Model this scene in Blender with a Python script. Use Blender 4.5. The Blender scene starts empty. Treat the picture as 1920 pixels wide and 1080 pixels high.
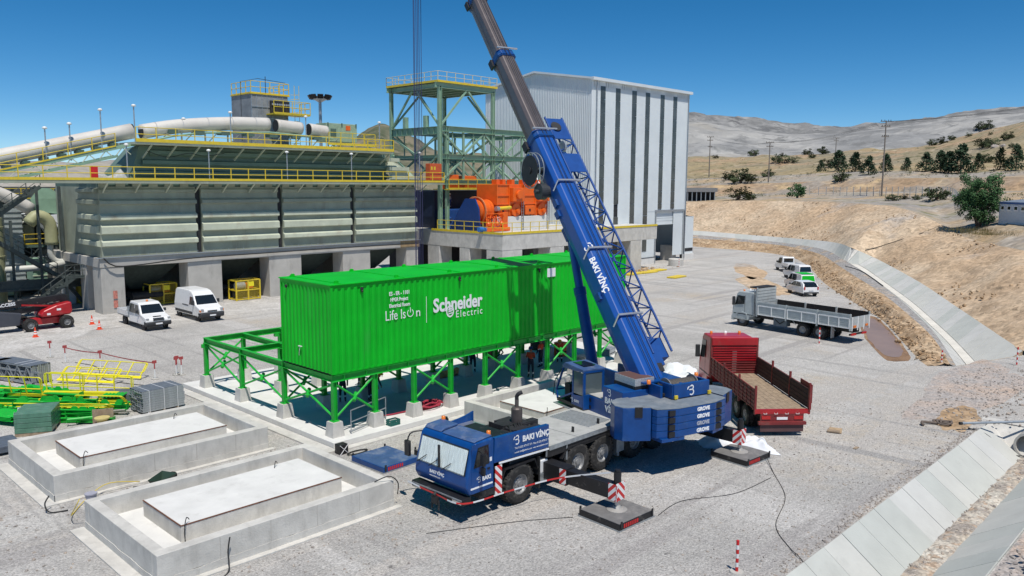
import bpy, bmesh, math, random
from mathutils import Vector, Matrix, noise
rnd = random.Random(7)
S = bpy.context.scene
COL = S.collection
pi = math.pi
def R(a): return math.radians(a)

# ------------------------------------------------------------------ camera, sky, sun, exposure
cam_d = bpy.data.cameras.new('camera'); cam = bpy.data.objects.new('camera', cam_d); COL.objects.link(cam)
YAW, PIT, ROL = R(46.0), R(7.34), R(-0.29)
_f = Vector((math.sin(YAW)*math.cos(PIT), math.cos(YAW)*math.cos(PIT), -math.sin(PIT)))
_r = Vector((math.cos(YAW), -math.sin(YAW), 0)); _d = _f.cross(_r)
_r2 = _r*math.cos(ROL)+_d*math.sin(ROL); _d2 = _d*math.cos(ROL)-_r*math.sin(ROL)
_u = -_d2
cam.matrix_world = Matrix(((_r2.x,_u.x,-_f.x,0),(_r2.y,_u.y,-_f.y,0),(_r2.z,_u.z,-_f.z,11.4),(0,0,0,1)))
cam_d.sensor_width = 36; cam_d.lens = 36*1510/1920; cam_d.clip_end = 6000; cam_d.clip_start = .5
S.camera = cam
SUN = Vector((-.2, -.4, 1)).normalized()
W = bpy.data.worlds.new('World'); S.world = W; W.use_nodes = True
nt = W.node_tree; bg = nt.nodes['Background']
sky = nt.nodes.new('ShaderNodeTexSky'); sky.sky_type = 'NISHITA'; sky.sun_disc = False
sky.sun_elevation = math.asin(SUN.z); sky.sun_rotation = math.atan2(SUN.x, SUN.y)
sky.altitude = 5000; sky.air_density = 1.0; sky.dust_density = 0; sky.ozone_density = 1.8
hs = nt.nodes.new('ShaderNodeHueSaturation'); hs.inputs['Saturation'].default_value = 1.38; hs.inputs['Hue'].default_value = .494
nt.links.new(sky.outputs[0], hs.inputs['Color']); nt.links.new(hs.outputs[0], bg.inputs[0]); bg.inputs[1].default_value = .10
sl = bpy.data.lights.new('sun', 'SUN'); sl.energy = 3.9; sl.angle = R(.53); sl.color = (1, .955, .89)
so = bpy.data.objects.new('sun', sl); COL.objects.link(so); so.rotation_euler = SUN.to_track_quat('Z', 'Y').to_euler(); so.location = (0, 0, 80)
S.view_settings.view_transform = 'Standard'; S.view_settings.look = 'None'; S.view_settings.gamma = 1
S.view_settings.exposure = .12
S.render.engine = 'CYCLES'

# ------------------------------------------------------------------ materials
MATS = {}
def M(name, col, rough=.6, metal=0., var=.12, vs=2.5, dirt=None, bump=0., bs=30, spec=.5, coat=0., stretch=None, world=False):
    """colour with noise variation; dirt=(colour, amount 0..1, scale[, stretch z])"""
    if name in MATS: return MATS[name]
    m = bpy.data.materials.new(name); m.use_nodes = True; n = m.node_tree.nodes; l = m.node_tree.links
    p = n['Principled BSDF']; p.inputs['Roughness'].default_value = rough; p.inputs['Metallic'].default_value = metal
    p.inputs['Specular IOR Level'].default_value = spec
    if coat: p.inputs['Coat Weight'].default_value = coat; p.inputs['Coat Roughness'].default_value = .08
    tc = n.new('ShaderNodeTexCoord'); mp = n.new('ShaderNodeMapping')
    if world:
        ge = n.new('ShaderNodeNewGeometry'); l.new(ge.outputs['Position'], mp.inputs[0])
    else: l.new(tc.outputs['Object'], mp.inputs[0])
    if stretch: mp.inputs['Scale'].default_value = stretch
    nz = n.new('ShaderNodeTexNoise'); nz.inputs['Scale'].default_value = vs; nz.inputs['Detail'].default_value = 8; nz.inputs['Roughness'].default_value = .62
    l.new(mp.outputs[0], nz.inputs['Vector'])
    rp = n.new('ShaderNodeValToRGB'); c = Vector(col[:3])
    rp.color_ramp.elements[0].position = .3; rp.color_ramp.elements[1].position = .7
    rp.color_ramp.elements[0].color = (*[max(0, x*(1-var)) for x in c], 1); rp.color_ramp.elements[1].color = (*[min(1, x*(1+var)) for x in c], 1)
    l.new(nz.outputs['Fac'], rp.inputs[0]); last = rp.outputs[0]
    if dirt:
        d = dirt
        mp2 = n.new('ShaderNodeMapping'); l.new(mp.inputs[0].links[0].from_socket, mp2.inputs[0])
        if len(d) > 3: mp2.inputs['Scale'].default_value = (1, 1, d[3])
        n2 = n.new('ShaderNodeTexNoise'); n2.inputs['Scale'].default_value = d[2]; n2.inputs['Detail'].default_value = 9; n2.inputs['Roughness'].default_value = .7
        l.new(mp2.outputs[0], n2.inputs['Vector'])
        r2 = n.new('ShaderNodeValToRGB'); r2.color_ramp.elements[0].position = .62-.3*d[1]; r2.color_ramp.elements[1].position = .80-.15*d[1]
        r2.color_ramp.elements[0].color = (0, 0, 0, 1); r2.color_ramp.elements[1].color = (min(1, .5+d[1]*.5),)*3+(1,)
        l.new(n2.outputs['Fac'], r2.inputs[0])
        mx = n.new('ShaderNodeMix'); mx.data_type = 'RGBA'; l.new(r2.outputs[0], mx.inputs[0]); l.new(last, mx.inputs[6]); mx.inputs[7].default_value = (*d[0], 1)
        last = mx.outputs[2]
        if rough < .5:
            ma = n.new('ShaderNodeMapRange'); l.new(r2.outputs[0], ma.inputs[0]); ma.inputs[3].default_value = rough; ma.inputs[4].default_value = .8; l.new(ma.outputs[0], p.inputs['Roughness'])
    l.new(last, p.inputs['Base Color'])
    if bump:
        nb = n.new('ShaderNodeTexNoise'); nb.inputs['Scale'].default_value = bs; nb.inputs['Detail'].default_value = 6; l.new(mp.outputs[0], nb.inputs['Vector'])
        b = n.new('ShaderNodeBump'); b.inputs['Strength'].default_value = bump; b.inputs['Distance'].default_value = .05
        l.new(nb.outputs['Fac'], b.inputs['Height']); l.new(b.outputs[0], p.inputs['Normal'])
    MATS[name] = m; return m
def glass(name, col, rough=.06):
    if name in MATS: return MATS[name]
    m = M(name, col, rough, 0, .1, 1.2, spec=.8); return m

dust = (.42, .38, .33)
green = M('green_paint', (.002, .47, .018), .5, var=.14, vs=.55, dirt=((.05, .37, .07), .16, .9, .25), spec=.28)
greend = M('green_steel', (.012, .42, .04), .45, var=.15, dirt=(dust, .08, 2.5))
blue = M('blue_paint', (.003, .058, .235), .38, var=.14, dirt=((.07, .14, .26), .22, 1.8), coat=.15, spec=.4)
cwtop = M('weight_top_dusty', (.17, .20, .23), .7, var=.22, vs=2.5, dirt=((.33, .33, .32), .4, 1.5))
bluetop = M('blue_paint_dusty', (.05, .10, .23), .55, var=.25, vs=2.2, dirt=((.32, .33, .34), .38, 1.5))
greysteel = M('boom_grey', (.15, .13, .13), .38, .45, var=.16, vs=1.2, dirt=((.22, .2, .2), .15, 2.))
black = M('black_paint', (.012, .012, .014), .5, var=.3, dirt=(dust, .06, 3))
dark = M('dark_grease', (.02, .02, .022), .7, var=.4, dirt=((.15, .13, .11), .15, 4))
rubber = M('rubber', (.022, .021, .02), .85, var=.35, vs=7, dirt=((.2, .18, .155), .35, 3.5))
alu = M('aluminium', (.62, .62, .62), .35, .8, var=.1)
galv = M('galvanised_steel', (.40, .43, .45), .42, .55, var=.2, vs=6, dirt=((.25, .26, .27), .2, 4))
rim = M('rim_grey', (.28, .28, .28), .5, .4, var=.2, dirt=((.14, .12, .1), .3, 7))
conc = M('concrete', (.57, .55, .505), .88, var=.16, vs=1.3, dirt=((.37, .355, .32), .36, 2.3, .3), bump=.25, bs=22, world=True)
concw = M('concrete_top', (.70, .69, .655), .85, var=.08, vs=.9, dirt=((.50, .485, .45), .26, 1.3), bump=.15, bs=30, world=True)
concd = M('concrete_weathered', (.46, .44, .40), .9, var=.13, vs=.6, dirt=((.2, .19, .17), .22, 1.0, .3), bump=.25, bs=14, world=True)
yellow = M('yellow_paint', (.70, .52, .035), .5, var=.12, dirt=((.35, .3, .2), .15, 2))
yellowb = M('yellow_bright', (.85, .74, .02), .42, var=.08, dirt=((.4, .36, .2), .08, 3))
white = M('white_paint', (.80, .80, .79), .3, var=.04, dirt=((.45, .42, .38), .12, 1.6), coat=.3)
lettw = M('lettering_white', (.86, .86, .86), .5, var=.04)
redp = M('red_paint', (.42, .012, .018), .35, var=.15, dirt=((.25, .12, .09), .2, 1.8), coat=.2)
redd = M('red_worn', (.20, .022, .022), .6, var=.3, dirt=((.17, .10, .08), .35, 2.2))
orange = M('orange_paint', (.80, .135, .012), .42, var=.1, vs=1.2, dirt=((.45, .16, .06), .12, 1.8))
tank = M('grey_green_steel', (.31, .335, .255), .62, var=.2, vs=.5, dirt=((.17, .14, .10), .27, .6, .22), world=True)
tankl = M('grey_green_band', (.50, .53, .41), .6, var=.16, vs=.6, dirt=((.27, .16, .085), .18, .7), world=True)
tankd = M('dark_green_steel', (.085, .14, .115), .6, var=.2, vs=.6, world=True)
towerg = M('tower_green', (.25, .39, .275), .5, var=.13, vs=1.2, dirt=((.2, .25, .19), .12, 1.1))
cream = M('cream_tube', (.62, .585, .53), .55, var=.1, vs=.4, dirt=((.45, .36, .27), .22, .35), world=True)
clad = M('white_cladding', (.68, .725, .735), .45, var=.05, vs=.35, world=True)
skylight = M('skylight_strip', (.075, .085, .082), .22, var=.35, vs=.8, world=True)
gl_dark = glass('dark_glass', (.012, .016, .018))
gl_cab = glass('cab_glass', (.10, .13, .14), .08)
wood = M('wood_boards', (.33, .25, .17), .8, var=.3, vs=4, dirt=((.16, .11, .08), .35, 2.5))
rust = M('rust', (.16, .06, .03), .85, var=.4, vs=5)
stripe_r = M('signal_red', (.60, .02, .02), .5, var=.1)
stripe_w = M('signal_white', (.82, .82, .8), .5, var=.06)
conec = M('cone_orange', (.78, .075, .02), .55, var=.1)
orange_l = M('amber_lamp', (.75, .20, .03), .25, var=.05)
lampred = M('lamp_red', (.5, .02, .02), .25)
hosec = M('red_hose', (.36, .025, .05), .55, var=.2)
cable = M('black_cable', (.02, .02, .02), .6)
silver = M('grey_truck_paint', (.45, .49, .49), .45, .1, var=.12, dirt=((.22, .21, .19), .2, 1.5))
tarp = M('white_tarp', (.80, .81, .83), .75, var=.06)
skin = M('skin', (.36, .2, .13), .6, var=.05)
navy = M('navy_cloth', (.02, .025, .045), .85, var=.2)
vest = M('orange_vest', (.75, .09, .03), .8, var=.1)
helm = M('helmet_white', (.8, .8, .8), .4, var=.03)
crateg = M('crate_green', (.01, .12, .10), .5, var=.15)

def stripes(name, c1, c2, sc, axis='X', diag=False):
    m = bpy.data.materials.new(name); m.use_nodes = True; n = m.node_tree.nodes; l = m.node_tree.links; p = n['Principled BSDF']
    tc = n.new('ShaderNodeTexCoord'); sp = n.new('ShaderNodeSeparateXYZ'); l.new(tc.outputs['Object'], sp.inputs[0])
    src = sp.outputs[axis]
    if diag:
        ad = n.new('ShaderNodeMath'); ad.operation = 'ADD'; l.new(sp.outputs[axis], ad.inputs[0]); l.new(sp.outputs['Z'], ad.inputs[1]); src = ad.outputs[0]
    mu = n.new('ShaderNodeMath'); mu.operation = 'MULTIPLY'; mu.inputs[1].default_value = sc; l.new(src, mu.inputs[0])
    fr = n.new('ShaderNodeMath'); fr.operation = 'FRACT'; l.new(mu.outputs[0], fr.inputs[0])
    gt = n.new('ShaderNodeMath'); gt.operation = 'GREATER_THAN'; gt.inputs[1].default_value = .5; l.new(fr.outputs[0], gt.inputs[0])
    mx = n.new('ShaderNodeMix'); mx.data_type = 'RGBA'; l.new(gt.outputs[0], mx.inputs[0]); mx.inputs[6].default_value = (*c1, 1); mx.inputs[7].default_value = (*c2, 1)
    l.new(mx.outputs[2], p.inputs['Base Color']); p.inputs['Roughness'].default_value = .5
    return m
tapem = stripes('barrier_tape', (.62, .03, .03), (.8, .8, .8), 1.1, 'X')
chev = stripes('chevron_board', (.6, .03, .03), (.82, .82, .8), 3.2, 'Y', True)
chevx = stripes('chevron_board_x', (.6, .03, .03), (.82, .82, .8), 3.2, 'X', True)

# ------------------------------------------------------------------ mesh builder
class B:
    def __init__(s, xf=None): s.v = []; s.f = []; s.m = []; s.xf = xf; s.mi = 0
    def add(s, vs, fs):
        k = len(s.v)
        if s.xf is not None: vs = [s.xf @ Vector(p) for p in vs]
        s.v += [tuple(p) for p in vs]; s.f += [tuple(i+k for i in f) for f in fs]; s.m += [s.mi]*len(fs); return s
    def box(s, x0, x1, y0, y1, z0, z1):
        if x0 > x1: x0, x1 = x1, x0
        if y0 > y1: y0, y1 = y1, y0
        if z0 > z1: z0, z1 = z1, z0
        return s.add([(x0,y0,z0),(x1,y0,z0),(x1,y1,z0),(x0,y1,z0),(x0,y0,z1),(x1,y0,z1),(x1,y1,z1),(x0,y1,z1)],
                     [(0,3,2,1),(4,5,6,7),(0,1,5,4),(1,2,6,5),(2,3,7,6),(3,0,4,7)])
    def bar(s, p, q, w, h=None, up=(0,0,1)):
        p = Vector(p); q = Vector(q); h = h or w; d = (q-p)
        if d.length < 1e-6: return s
        d.normalize(); u = Vector(up)
        if abs(d.dot(u)) > .98: u = Vector((1,0,0)) if abs(d.x) < .9 else Vector((0,1,0))
        a = d.cross(u).normalized()*(w/2); b = a.cross(d).normalized()*(h/2)
        vs = [p-a-b, p+a-b, p+a+b, p-a+b, q-a-b, q+a-b, q+a+b, q-a+b]
        return s.add(vs, [(0,1,2,3),(7,6,5,4),(0,4,5,1),(1,5,6,2),(2,6,7,3),(3,7,4,0)])
    def hbeam(s, p, q, w, h, t=.02, up=(0,0,1)):
        p = Vector(p); q = Vector(q); d = (q-p).normalized(); u = Vector(up)
        if abs(d.dot(u)) > .98: u = Vector((1,0,0))
        a = d.cross(u).normalized(); b = a.cross(d).normalized()
        s.bar(p+b*(h/2-t/2), q+b*(h/2-t/2), w, t, b); s.bar(p-b*(h/2-t/2), q-b*(h/2-t/2), w, t, b); s.bar(p, q, t, h-2*t, b)
        return s
    def tube(s, p, q, r, n=8, r2=None, cap=True):
        p = Vector(p); q = Vector(q); r2 = r if r2 is None else r2; d = (q-p).normalized()
        a = d.orthogonal().normalized(); b = d.cross(a)
        vs = []
        for c, rr in ((p, r), (q, r2)):
            for i in range(n):
                t = 2*pi*i/n; vs.append(c+a*(rr*math.cos(t))+b*(rr*math.sin(t)))
        fs = [(i, (i+1) % n, n+(i+1) % n, n+i) for i in range(n)]
        if cap: fs += [tuple(range(n-1, -1, -1)), tuple(range(n, 2*n))]
        return s.add(vs, fs)
    def path(s, pts, r, n=6, closed=False):
        pts = [Vector(p) for p in pts]; N = len(pts); vs = []; prev = None
        for i, p in enumerate(pts):
            d = (pts[min(i+1, N-1)]-pts[max(i-1, 0)])
            d = d.normalized() if d.length > 1e-9 else Vector((0,0,1))
            a = (d.orthogonal() if prev is None else (prev-d*prev.dot(d)))
            a = a.normalized() if a.length > 1e-6 else d.orthogonal().normalized()
            prev = a; b = d.cross(a); rr = r[i] if isinstance(r, (list, tuple)) else r
            for k in range(n):
                t = 2*pi*k/n; vs.append(p+a*(rr*math.cos(t))+b*(rr*math.sin(t)))
        fs = []
        for i in range(N-1):
            for k in range(n): fs.append((i*n+k, i*n+(k+1) % n, (i+1)*n+(k+1) % n, (i+1)*n+k))
        fs += [tuple(range(n-1, -1, -1)), tuple(range((N-1)*n, N*n))]
        return s.add(vs, fs)
    def prism(s, poly, lo, hi, ax='y'):
        """poly 2D; ax='y': (x,z) extruded along y; 'x': (y,z) along x; 'z': (x,y) along z"""
        n = len(poly); mk = {'y': lambda a, b, t: (a, t, b), 'x': lambda a, b, t: (t, a, b), 'z': lambda a, b, t: (a, b, t)}[ax]
        ar = sum(poly[i][0]*poly[(i+1) % n][1]-poly[(i+1) % n][0]*poly[i][1] for i in range(n))
        if (ar < 0) != (ax == 'y'): poly = poly[::-1]
        if lo > hi: lo, hi = hi, lo
        vs = [mk(a, b, lo) for a, b in poly]+[mk(a, b, hi) for a, b in poly]
        fs = [tuple(range(n-1, -1, -1)), tuple(range(n, 2*n))]+[(i, (i+1) % n, n+(i+1) % n, n+i) for i in range(n)]
        return s.add(vs, fs)
    def lathe(s, prof, n=24, o=(0,0,0), ax='z'):
        mk = {'z': lambda r, h, t: (o[0]+r*math.cos(t), o[1]+r*math.sin(t), o[2]+h), 'y': lambda r, h, t: (o[0]+r*math.sin(t), o[1]+h, o[2]+r*math.cos(t)),
              'x': lambda r, h, t: (o[0]+h, o[1]+r*math.cos(t), o[2]+r*math.sin(t))}[ax]
        vs = []; fs = []; P = len(prof)
        for r, h in prof:
            for i in range(n): vs.append(mk(max(r, 1e-4), h, 2*pi*i/n))
        for j in range(P-1):
            for i in range(n): fs.append((j*n+i, j*n+(i+1) % n, (j+1)*n+(i+1) % n, (j+1)*n+i))
        return s.add(vs, fs)
    def quad(s, a, b, c, d): return s.add([a, b, c, d], [(0,1,2,3)])
    def slab(s, pts, t):
        """thick plate from a planar 3D polygon, thickness t along its normal"""
        P = [Vector(p) for p in pts]; n = len(P); nn = Vector((0,0,0))
        for i in range(n): nn += P[i].cross(P[(i+1) % n])
        nn.normalize(); Q = [p+nn*t for p in P]
        return s.add(P+Q, [tuple(range(n-1, -1, -1)), tuple(range(n, 2*n))]+[(i, (i+1) % n, n+(i+1) % n, n+i) for i in range(n)])
    def grid(s, rows, flip=False):
        n = len(rows[0]); vs = [p for r in rows for p in r]; fs = []
        for j in range(len(rows)-1):
            for i in range(n-1):
                q = (j*n+i, j*n+i+1, (j+1)*n+i+1, (j+1)*n+i); fs.append(q[::-1] if flip else q)
        return s.add(vs, fs)
    def mesh(s, name, mats, smooth=False):
        me = bpy.data.meshes.new(name); me.from_pydata(s.v, [], s.f)
        for m in (mats if isinstance(mats, (list, tuple)) else [mats]): me.materials.append(m)
        if any(s.m): me.polygons.foreach_set('material_index', s.m)
        if smooth: me.polygons.foreach_set('use_smooth', [True]*len(me.polygons))
        me.update(); return me
    def obj(s, name, mats, parent=None, smooth=False, bevel=0., seg=2, fix=False):
        me = s.mesh(name, mats, smooth)
        if fix:
            bm = bmesh.new(); bm.from_mesh(me); bmesh.ops.recalc_face_normals(bm, faces=bm.faces); bm.to_mesh(me); bm.free()
        o = put(name, me, parent)
        if bevel:
            md = o.modifiers.new('bevel', 'BEVEL'); md.width = bevel; md.segments = seg; md.limit_method = 'ANGLE'; md.angle_limit = R(28); md.harden_normals = False
        return o
def put(name, me, parent=None, loc=None, rot=None, scale=None):
    o = bpy.data.objects.new(name, me); COL.objects.link(o)
    if parent is not None: o.parent = parent
    if loc is not None: o.location = loc
    if rot is not None: o.rotation_euler = rot
    if scale is not None: o.scale = scale
    return o
def tag(o, label=None, cat=None, group=None, kind=None):
    if label: o['label'] = label
    if cat: o['category'] = cat
    if group: o['group'] = group
    if kind: o['kind'] = kind
    return o
def T(name, label, cat, loc=(0,0,0), rz=0., group=None):
    o = bpy.data.objects.new(name, None); COL.objects.link(o); o.location = loc; o.rotation_euler = (0, 0, rz); o.empty_display_size = .3
    return tag(o, label, cat, group)
def copy_tree(o, parent=None):
    c = o.copy(); COL.objects.link(c); c.parent = parent
    for ch in [x for x in bpy.data.objects if x.parent == o]: copy_tree(ch, c)
    return c
KIDS = {}
def text(parent, s, size, loc, rot, mat, name='lettering', ext=.004, align='LEFT', spacing=1., xs=1., shear=0., bold=0.):
    cu = bpy.data.curves.new('txt', 'FONT'); cu.body = s; cu.size = size; cu.extrude = ext; cu.align_x = align; cu.space_character = spacing; cu.shear = shear; cu.offset = bold
    cu.resolution_u = 3
    t = bpy.data.objects.new('txt', cu); COL.objects.link(t)
    me = bpy.data.meshes.new_from_object(t.evaluated_get(bpy.context.evaluated_depsgraph_get()))
    bpy.data.objects.remove(t); me.materials.clear(); me.materials.append(mat)
    return put(name, me, parent, loc, rot, (xs, 1, 1))
def catmull(P, n):
    """resample a 3D polyline smoothly to n points of even spacing"""
    P = [Vector(p) for p in P]; Q = []
    for i in range(len(P)-1):
        a = P[max(i-1, 0)]; b = P[i]; c = P[i+1]; d = P[min(i+2, len(P)-1)]
        for k in range(12):
            t = k/12; Q.append(.5*((2*b)+(c-a)*t+(2*a-5*b+4*c-d)*t*t+(3*b-a-3*c+d)*t*t*t))
    Q.append(P[-1]); L = [0]
    for i in range(1, len(Q)): L.append(L[-1]+(Q[i]-Q[i-1]).length)
    out = []; j = 0
    for k in range(n):
        s = L[-1]*k/(n-1)
        while j < len(L)-2 and L[j+1] < s: j += 1
        t = (s-L[j])/max(1e-9, L[j+1]-L[j]); out.append(Q[j].lerp(Q[j+1], min(1, t)))
    return out
_postc = {}
def railing(parent, pts, mat, h=1.1, sp=1.6, r=.03, kick=.14, name='railing'):
    """rails are the part, every post a sub-part"""
    b = B(); pts = [Vector(p) for p in pts]; posts = []
    for i in range(len(pts)-1):
        p, q = pts[i], pts[i+1]
        for z in (h, h*.52): b.tube(p+Vector((0,0,z)), q+Vector((0,0,z)), r, 6)
        if kick: b.bar(p+Vector((0,0,kick/2)), q+Vector((0,0,kick/2)), .02, kick)
        n = max(1, round((q-p).length/sp))
        for k in range(n+(1 if i == len(pts)-2 else 0)): posts.append(p.lerp(q, k/n))
    o = b.obj(name, mat, parent)
    key = (mat.name, h, r)
    if key not in _postc: _postc[key] = B().box(-r, r, -r, r, 0, h).mesh('post', mat)
    for p in posts: put('post', _postc[key], o, p)
    return o
def each(parent, name, mat, items, fn):
    for it in items:
        b = B(); fn(b, it); b.obj(name, mat, parent)
# ------------------------------------------------------------------ ground and terrain (metres; x along the container, y across it)
from mathutils.geometry import delaunay_2d_cdt
FOOT=[(136.1,90.1,0.00),(131.8,79.0,0.00),(130.6,68.7,0.00),(125.5,58.9,0.00),(113.2,50.0,0.00),(94.0,39.3,0.00),(82.3,31.85,0.00),(71.3,24.6,0.00),(61.6,19.6,0.00),(54.6,16.0,0.00)]
CRA=[(131.7,87.2,0.98),(133.8,80.2,0.64),(133.2,70.1,0.73),(128.5,60.3,0.80),(115.6,50.1,0.78),(97.4,39.3,0.70),(81.4,29.6,1.00),(70.2,22.9,0.80),(62.0,18.2,0.60),(55.5,15.2,0.20)]
LIP=[(138.4,91.7,1.75),(139.8,83.9,1.63),(137.2,72.2,1.50),(132.6,62.3,1.56),(120.8,50.8,1.79),(107.8,42.7,1.69),(97.0,35.8,1.20),(81.6,27.0,0.80),(72.8,22.3,0.50),(65.7,18.7,0.25),(56.0,14.6,0.00)]
UPR=[(143.4,95.0,2.18),(144.9,87.0,2.14),(142.4,75.0,2.03),(138.0,64.9,2.12),(127.7,52.4,2.51),(115.3,44.3,2.63),(115.8,41.1,1.30),(95.8,29.5,0.90),(81.8,22.1,0.60),(71.2,16.6,0.40),(63.0,12.4,0.30)]
CREST=[(158.3,105.1,7.24),(160.2,96.5,7.62),(160.0,84.6,8.08),(158.4,74.3,8.28),(152.5,63.1,8.35),(143.9,52.1,8.20),(135.0,43.9,7.75),(127.7,37.0,6.12),(119.8,32.0,4.91),(109.0,25.6,4.57),(100.0,20.4,4.63),(86,13,4.2),(75.5,7.6,4.),(66,2,4.),(58,-4,4.)]
P1=[(174.4,125.7,7.31),(180.9,110.5,7.78),(183.9,97.3,8.23),(185.7,84.5,8.54),(184.6,71.6,8.63),(176.8,57.7,8.81),(154.5,41.6,8.54),(132.2,27.4,7.99),(119.1,14.8,8.03),(110.0,2.8,8.35)]
P2=[(194.7,140.4,8.08),(201.4,123.0,8.58),(205.1,108.5,9.03),(205.7,93.7,9.49),(207.0,80.3,9.90),(203.4,66.4,10.17),(197.9,53.5,10.43),(190.9,39.8,10.58),(183.6,23.1,10.75),(174.9,4.9,10.94)]
P3=[(212.5,153.3,10.49),(218.4,133.6,11.27),(220.9,117.0,11.83),(218.4,99.6,12.46),(216.2,84.1,13.17),(211.9,69.4,13.39),(207.5,56.3,13.45),(201.6,42.2,13.48),(193.4,24.6,13.56),(184.9,5.4,13.40)]
P4=[(243.2,175.6,13.06),(247.4,151.4,13.65),(247.4,131.2,14.15),(243.8,111.3,14.89),(238.5,92.9,15.50),(235.6,77.3,15.50),(231.6,62.9,15.33),(227.1,47.7,15.27),(220.2,28.1,15.48),(209.9,6.3,15.29)]
P5=[(291.8,210.8,18.02),(298.5,182.8,18.55),(300.3,159.4,18.98),(300.1,137.2,19.53),(296.2,115.6,19.92),(289.7,95.3,19.99),(284.6,77.6,20.08),(278.8,58.9,20.85),(272.7,35.3,21.58),(259.9,8.3,21.69)]
P6=[(364.7,263.6,24.87),(375.1,229.9,25.67),(379.7,201.8,25.53),(381.9,174.8,26.35),(381.9,149.3,27.76),(379.9,125.3,28.48),(378.1,103.6,30.92),(371.6,79.5,36.84),(366.8,48.6,39.41),(349.8,12.2,36.92)]
P7=[(421.5,304.6,26.97),(443.4,271.7,27.28),(459.2,244.0,27.52),(472.8,216.4,27.70),(484.4,189.2,29.05),(493.9,162.7,29.38),(501.6,137.0,29.06),(508.8,107.5,28.64),(515.7,66.5,27.96),(519.8,16.1,27.00)]
H1=[(502.5,363.2,31.55),(528.6,324.0,32.29),(547.4,291.0,33.32),(563.7,258.1,33.85),(577.4,225.7,35.40),(588.8,194.2,36.44),(598.0,163.6,36.66),(606.5,128.6,38.05),(614.8,79.8,38.21),(619.7,19.9,37.41)]
H2=[(583.3,422.1,50.41),(613.6,376.7,50.15),(635.5,338.4,47.11),(654.5,300.1,45.79),(670.4,262.6,48.68),(683.6,226.1,52.16),(694.2,190.9,56.17),(704.1,150.6,59.61),(713.8,94.2,60.36),(719.6,24.9,60.47)]
H3=[(647.9,469.2,69.97),(681.5,419.1,71.47),(705.9,376.4,63.42),(727.0,333.8,58.34),(744.8,292.1,59.46),(759.4,251.7,64.55),(771.2,212.7,69.24),(782.2,167.8,71.91),(793.1,105.1,71.97),(799.5,28.0,69.73)]
H4=[(696.4,504.6,84.14),(732.4,450.7,85.09),(758.7,405.0,78.43),(781.4,359.3,70.70),(800.5,314.4,69.18),(816.2,270.9,73.00),(829.0,229.0,79.37),(840.8,180.9,83.44),(852.5,113.6,84.02),(859.5,30.8,82.26)]
H5=[(891.0,645.1,86.36),(937.2,576.0,85.76),(970.7,517.5,81.57),(999.6,459.1,77.27),(1024.1,401.6,76.19),(1044.2,345.9,81.31),(1060.5,292.1,85.99),(1075.6,230.4,89.83),(1090.5,144.3,91.86),(1099.3,38.4,91.60)]
def earth(name, base, layers, bump=.5, bscale=9, vor=0., vscale=14, rough=.95):
    """layers: (colour, noise scale, lo, hi) blended over base with world-space noise; vor = stone speckle amount"""
    m = bpy.data.materials.new(name); m.use_nodes = True; n = m.node_tree.nodes; l = m.node_tree.links; p = n['Principled BSDF']
    p.inputs['Roughness'].default_value = rough; p.inputs['Specular IOR Level'].default_value = .2
    ge = n.new('ShaderNodeNewGeometry'); pos = ge.outputs['Position']
    last = n.new('ShaderNodeRGB'); last.outputs[0].default_value = (*base, 1); last = last.outputs[0]
    for i, (c, sc, lo, hi, *st) in enumerate(layers):
        mp = n.new('ShaderNodeMapping')
        if st: mp.inputs['Scale'].default_value = (st[0], st[1], 1); mp.inputs['Rotation'].default_value = (0, 0, st[2])
        mp.inputs['Location'].default_value = (i*37.1, i*11.3, i*5.7); l.new(pos, mp.inputs[0])
        nz = n.new('ShaderNodeTexNoise'); nz.inputs['Scale'].default_value = sc; nz.inputs['Detail'].default_value = 9; nz.inputs['Roughness'].default_value = .65; l.new(mp.outputs[0], nz.inputs['Vector'])
        mr = n.new('ShaderNodeMapRange'); mr.inputs[1].default_value = lo; mr.inputs[2].default_value = hi; mr.clamp = True; l.new(nz.outputs['Fac'], mr.inputs[0])
        mx = n.new('ShaderNodeMix'); mx.data_type = 'RGBA'; l.new(mr.outputs[0], mx.inputs[0]); l.new(last, mx.inputs[6]); mx.inputs[7].default_value = (*c, 1); last = mx.outputs[2]
    h = None
    if vor:
        vo = n.new('ShaderNodeTexVoronoi'); vo.inputs['Scale'].default_value = vscale; l.new(pos, vo.inputs['Vector'])
        hs = n.new('ShaderNodeSeparateColor'); l.new(vo.outputs['Color'], hs.inputs[0])
        mr = n.new('ShaderNodeMapRange'); mr.inputs[3].default_value = 1-vor; mr.inputs[4].default_value = 1+vor*.8; l.new(hs.outputs[0], mr.inputs[0])
        mx = n.new('ShaderNodeMix'); mx.data_type = 'RGBA'; mx.blend_type = 'MULTIPLY'; mx.inputs[0].default_value = 1; l.new(last, mx.inputs[6]); l.new(mr.outputs[0], mx.inputs[7]); last = mx.outputs[2]
        b0 = n.new('ShaderNodeBump'); b0.inputs['Strength'].default_value = .5; b0.inputs['Distance'].default_value = .04; b0.invert = True; l.new(vo.outputs['Distance'], b0.inputs['Height']); h = b0.outputs[0]
    l.new(last, p.inputs['Base Color'])
    nb = n.new('ShaderNodeTexNoise'); nb.inputs['Scale'].default_value = bscale; nb.inputs['Detail'].default_value = 10; l.new(pos, nb.inputs['Vector'])
    bp = n.new('ShaderNodeBump'); bp.inputs['Strength'].default_value = bump; bp.inputs['Distance'].default_value = .12; l.new(nb.outputs['Fac'], bp.inputs['Height'])
    if h: l.new(h, bp.inputs['Normal'])
    l.new(bp.outputs[0], p.inputs['Normal'])
    return m
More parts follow.
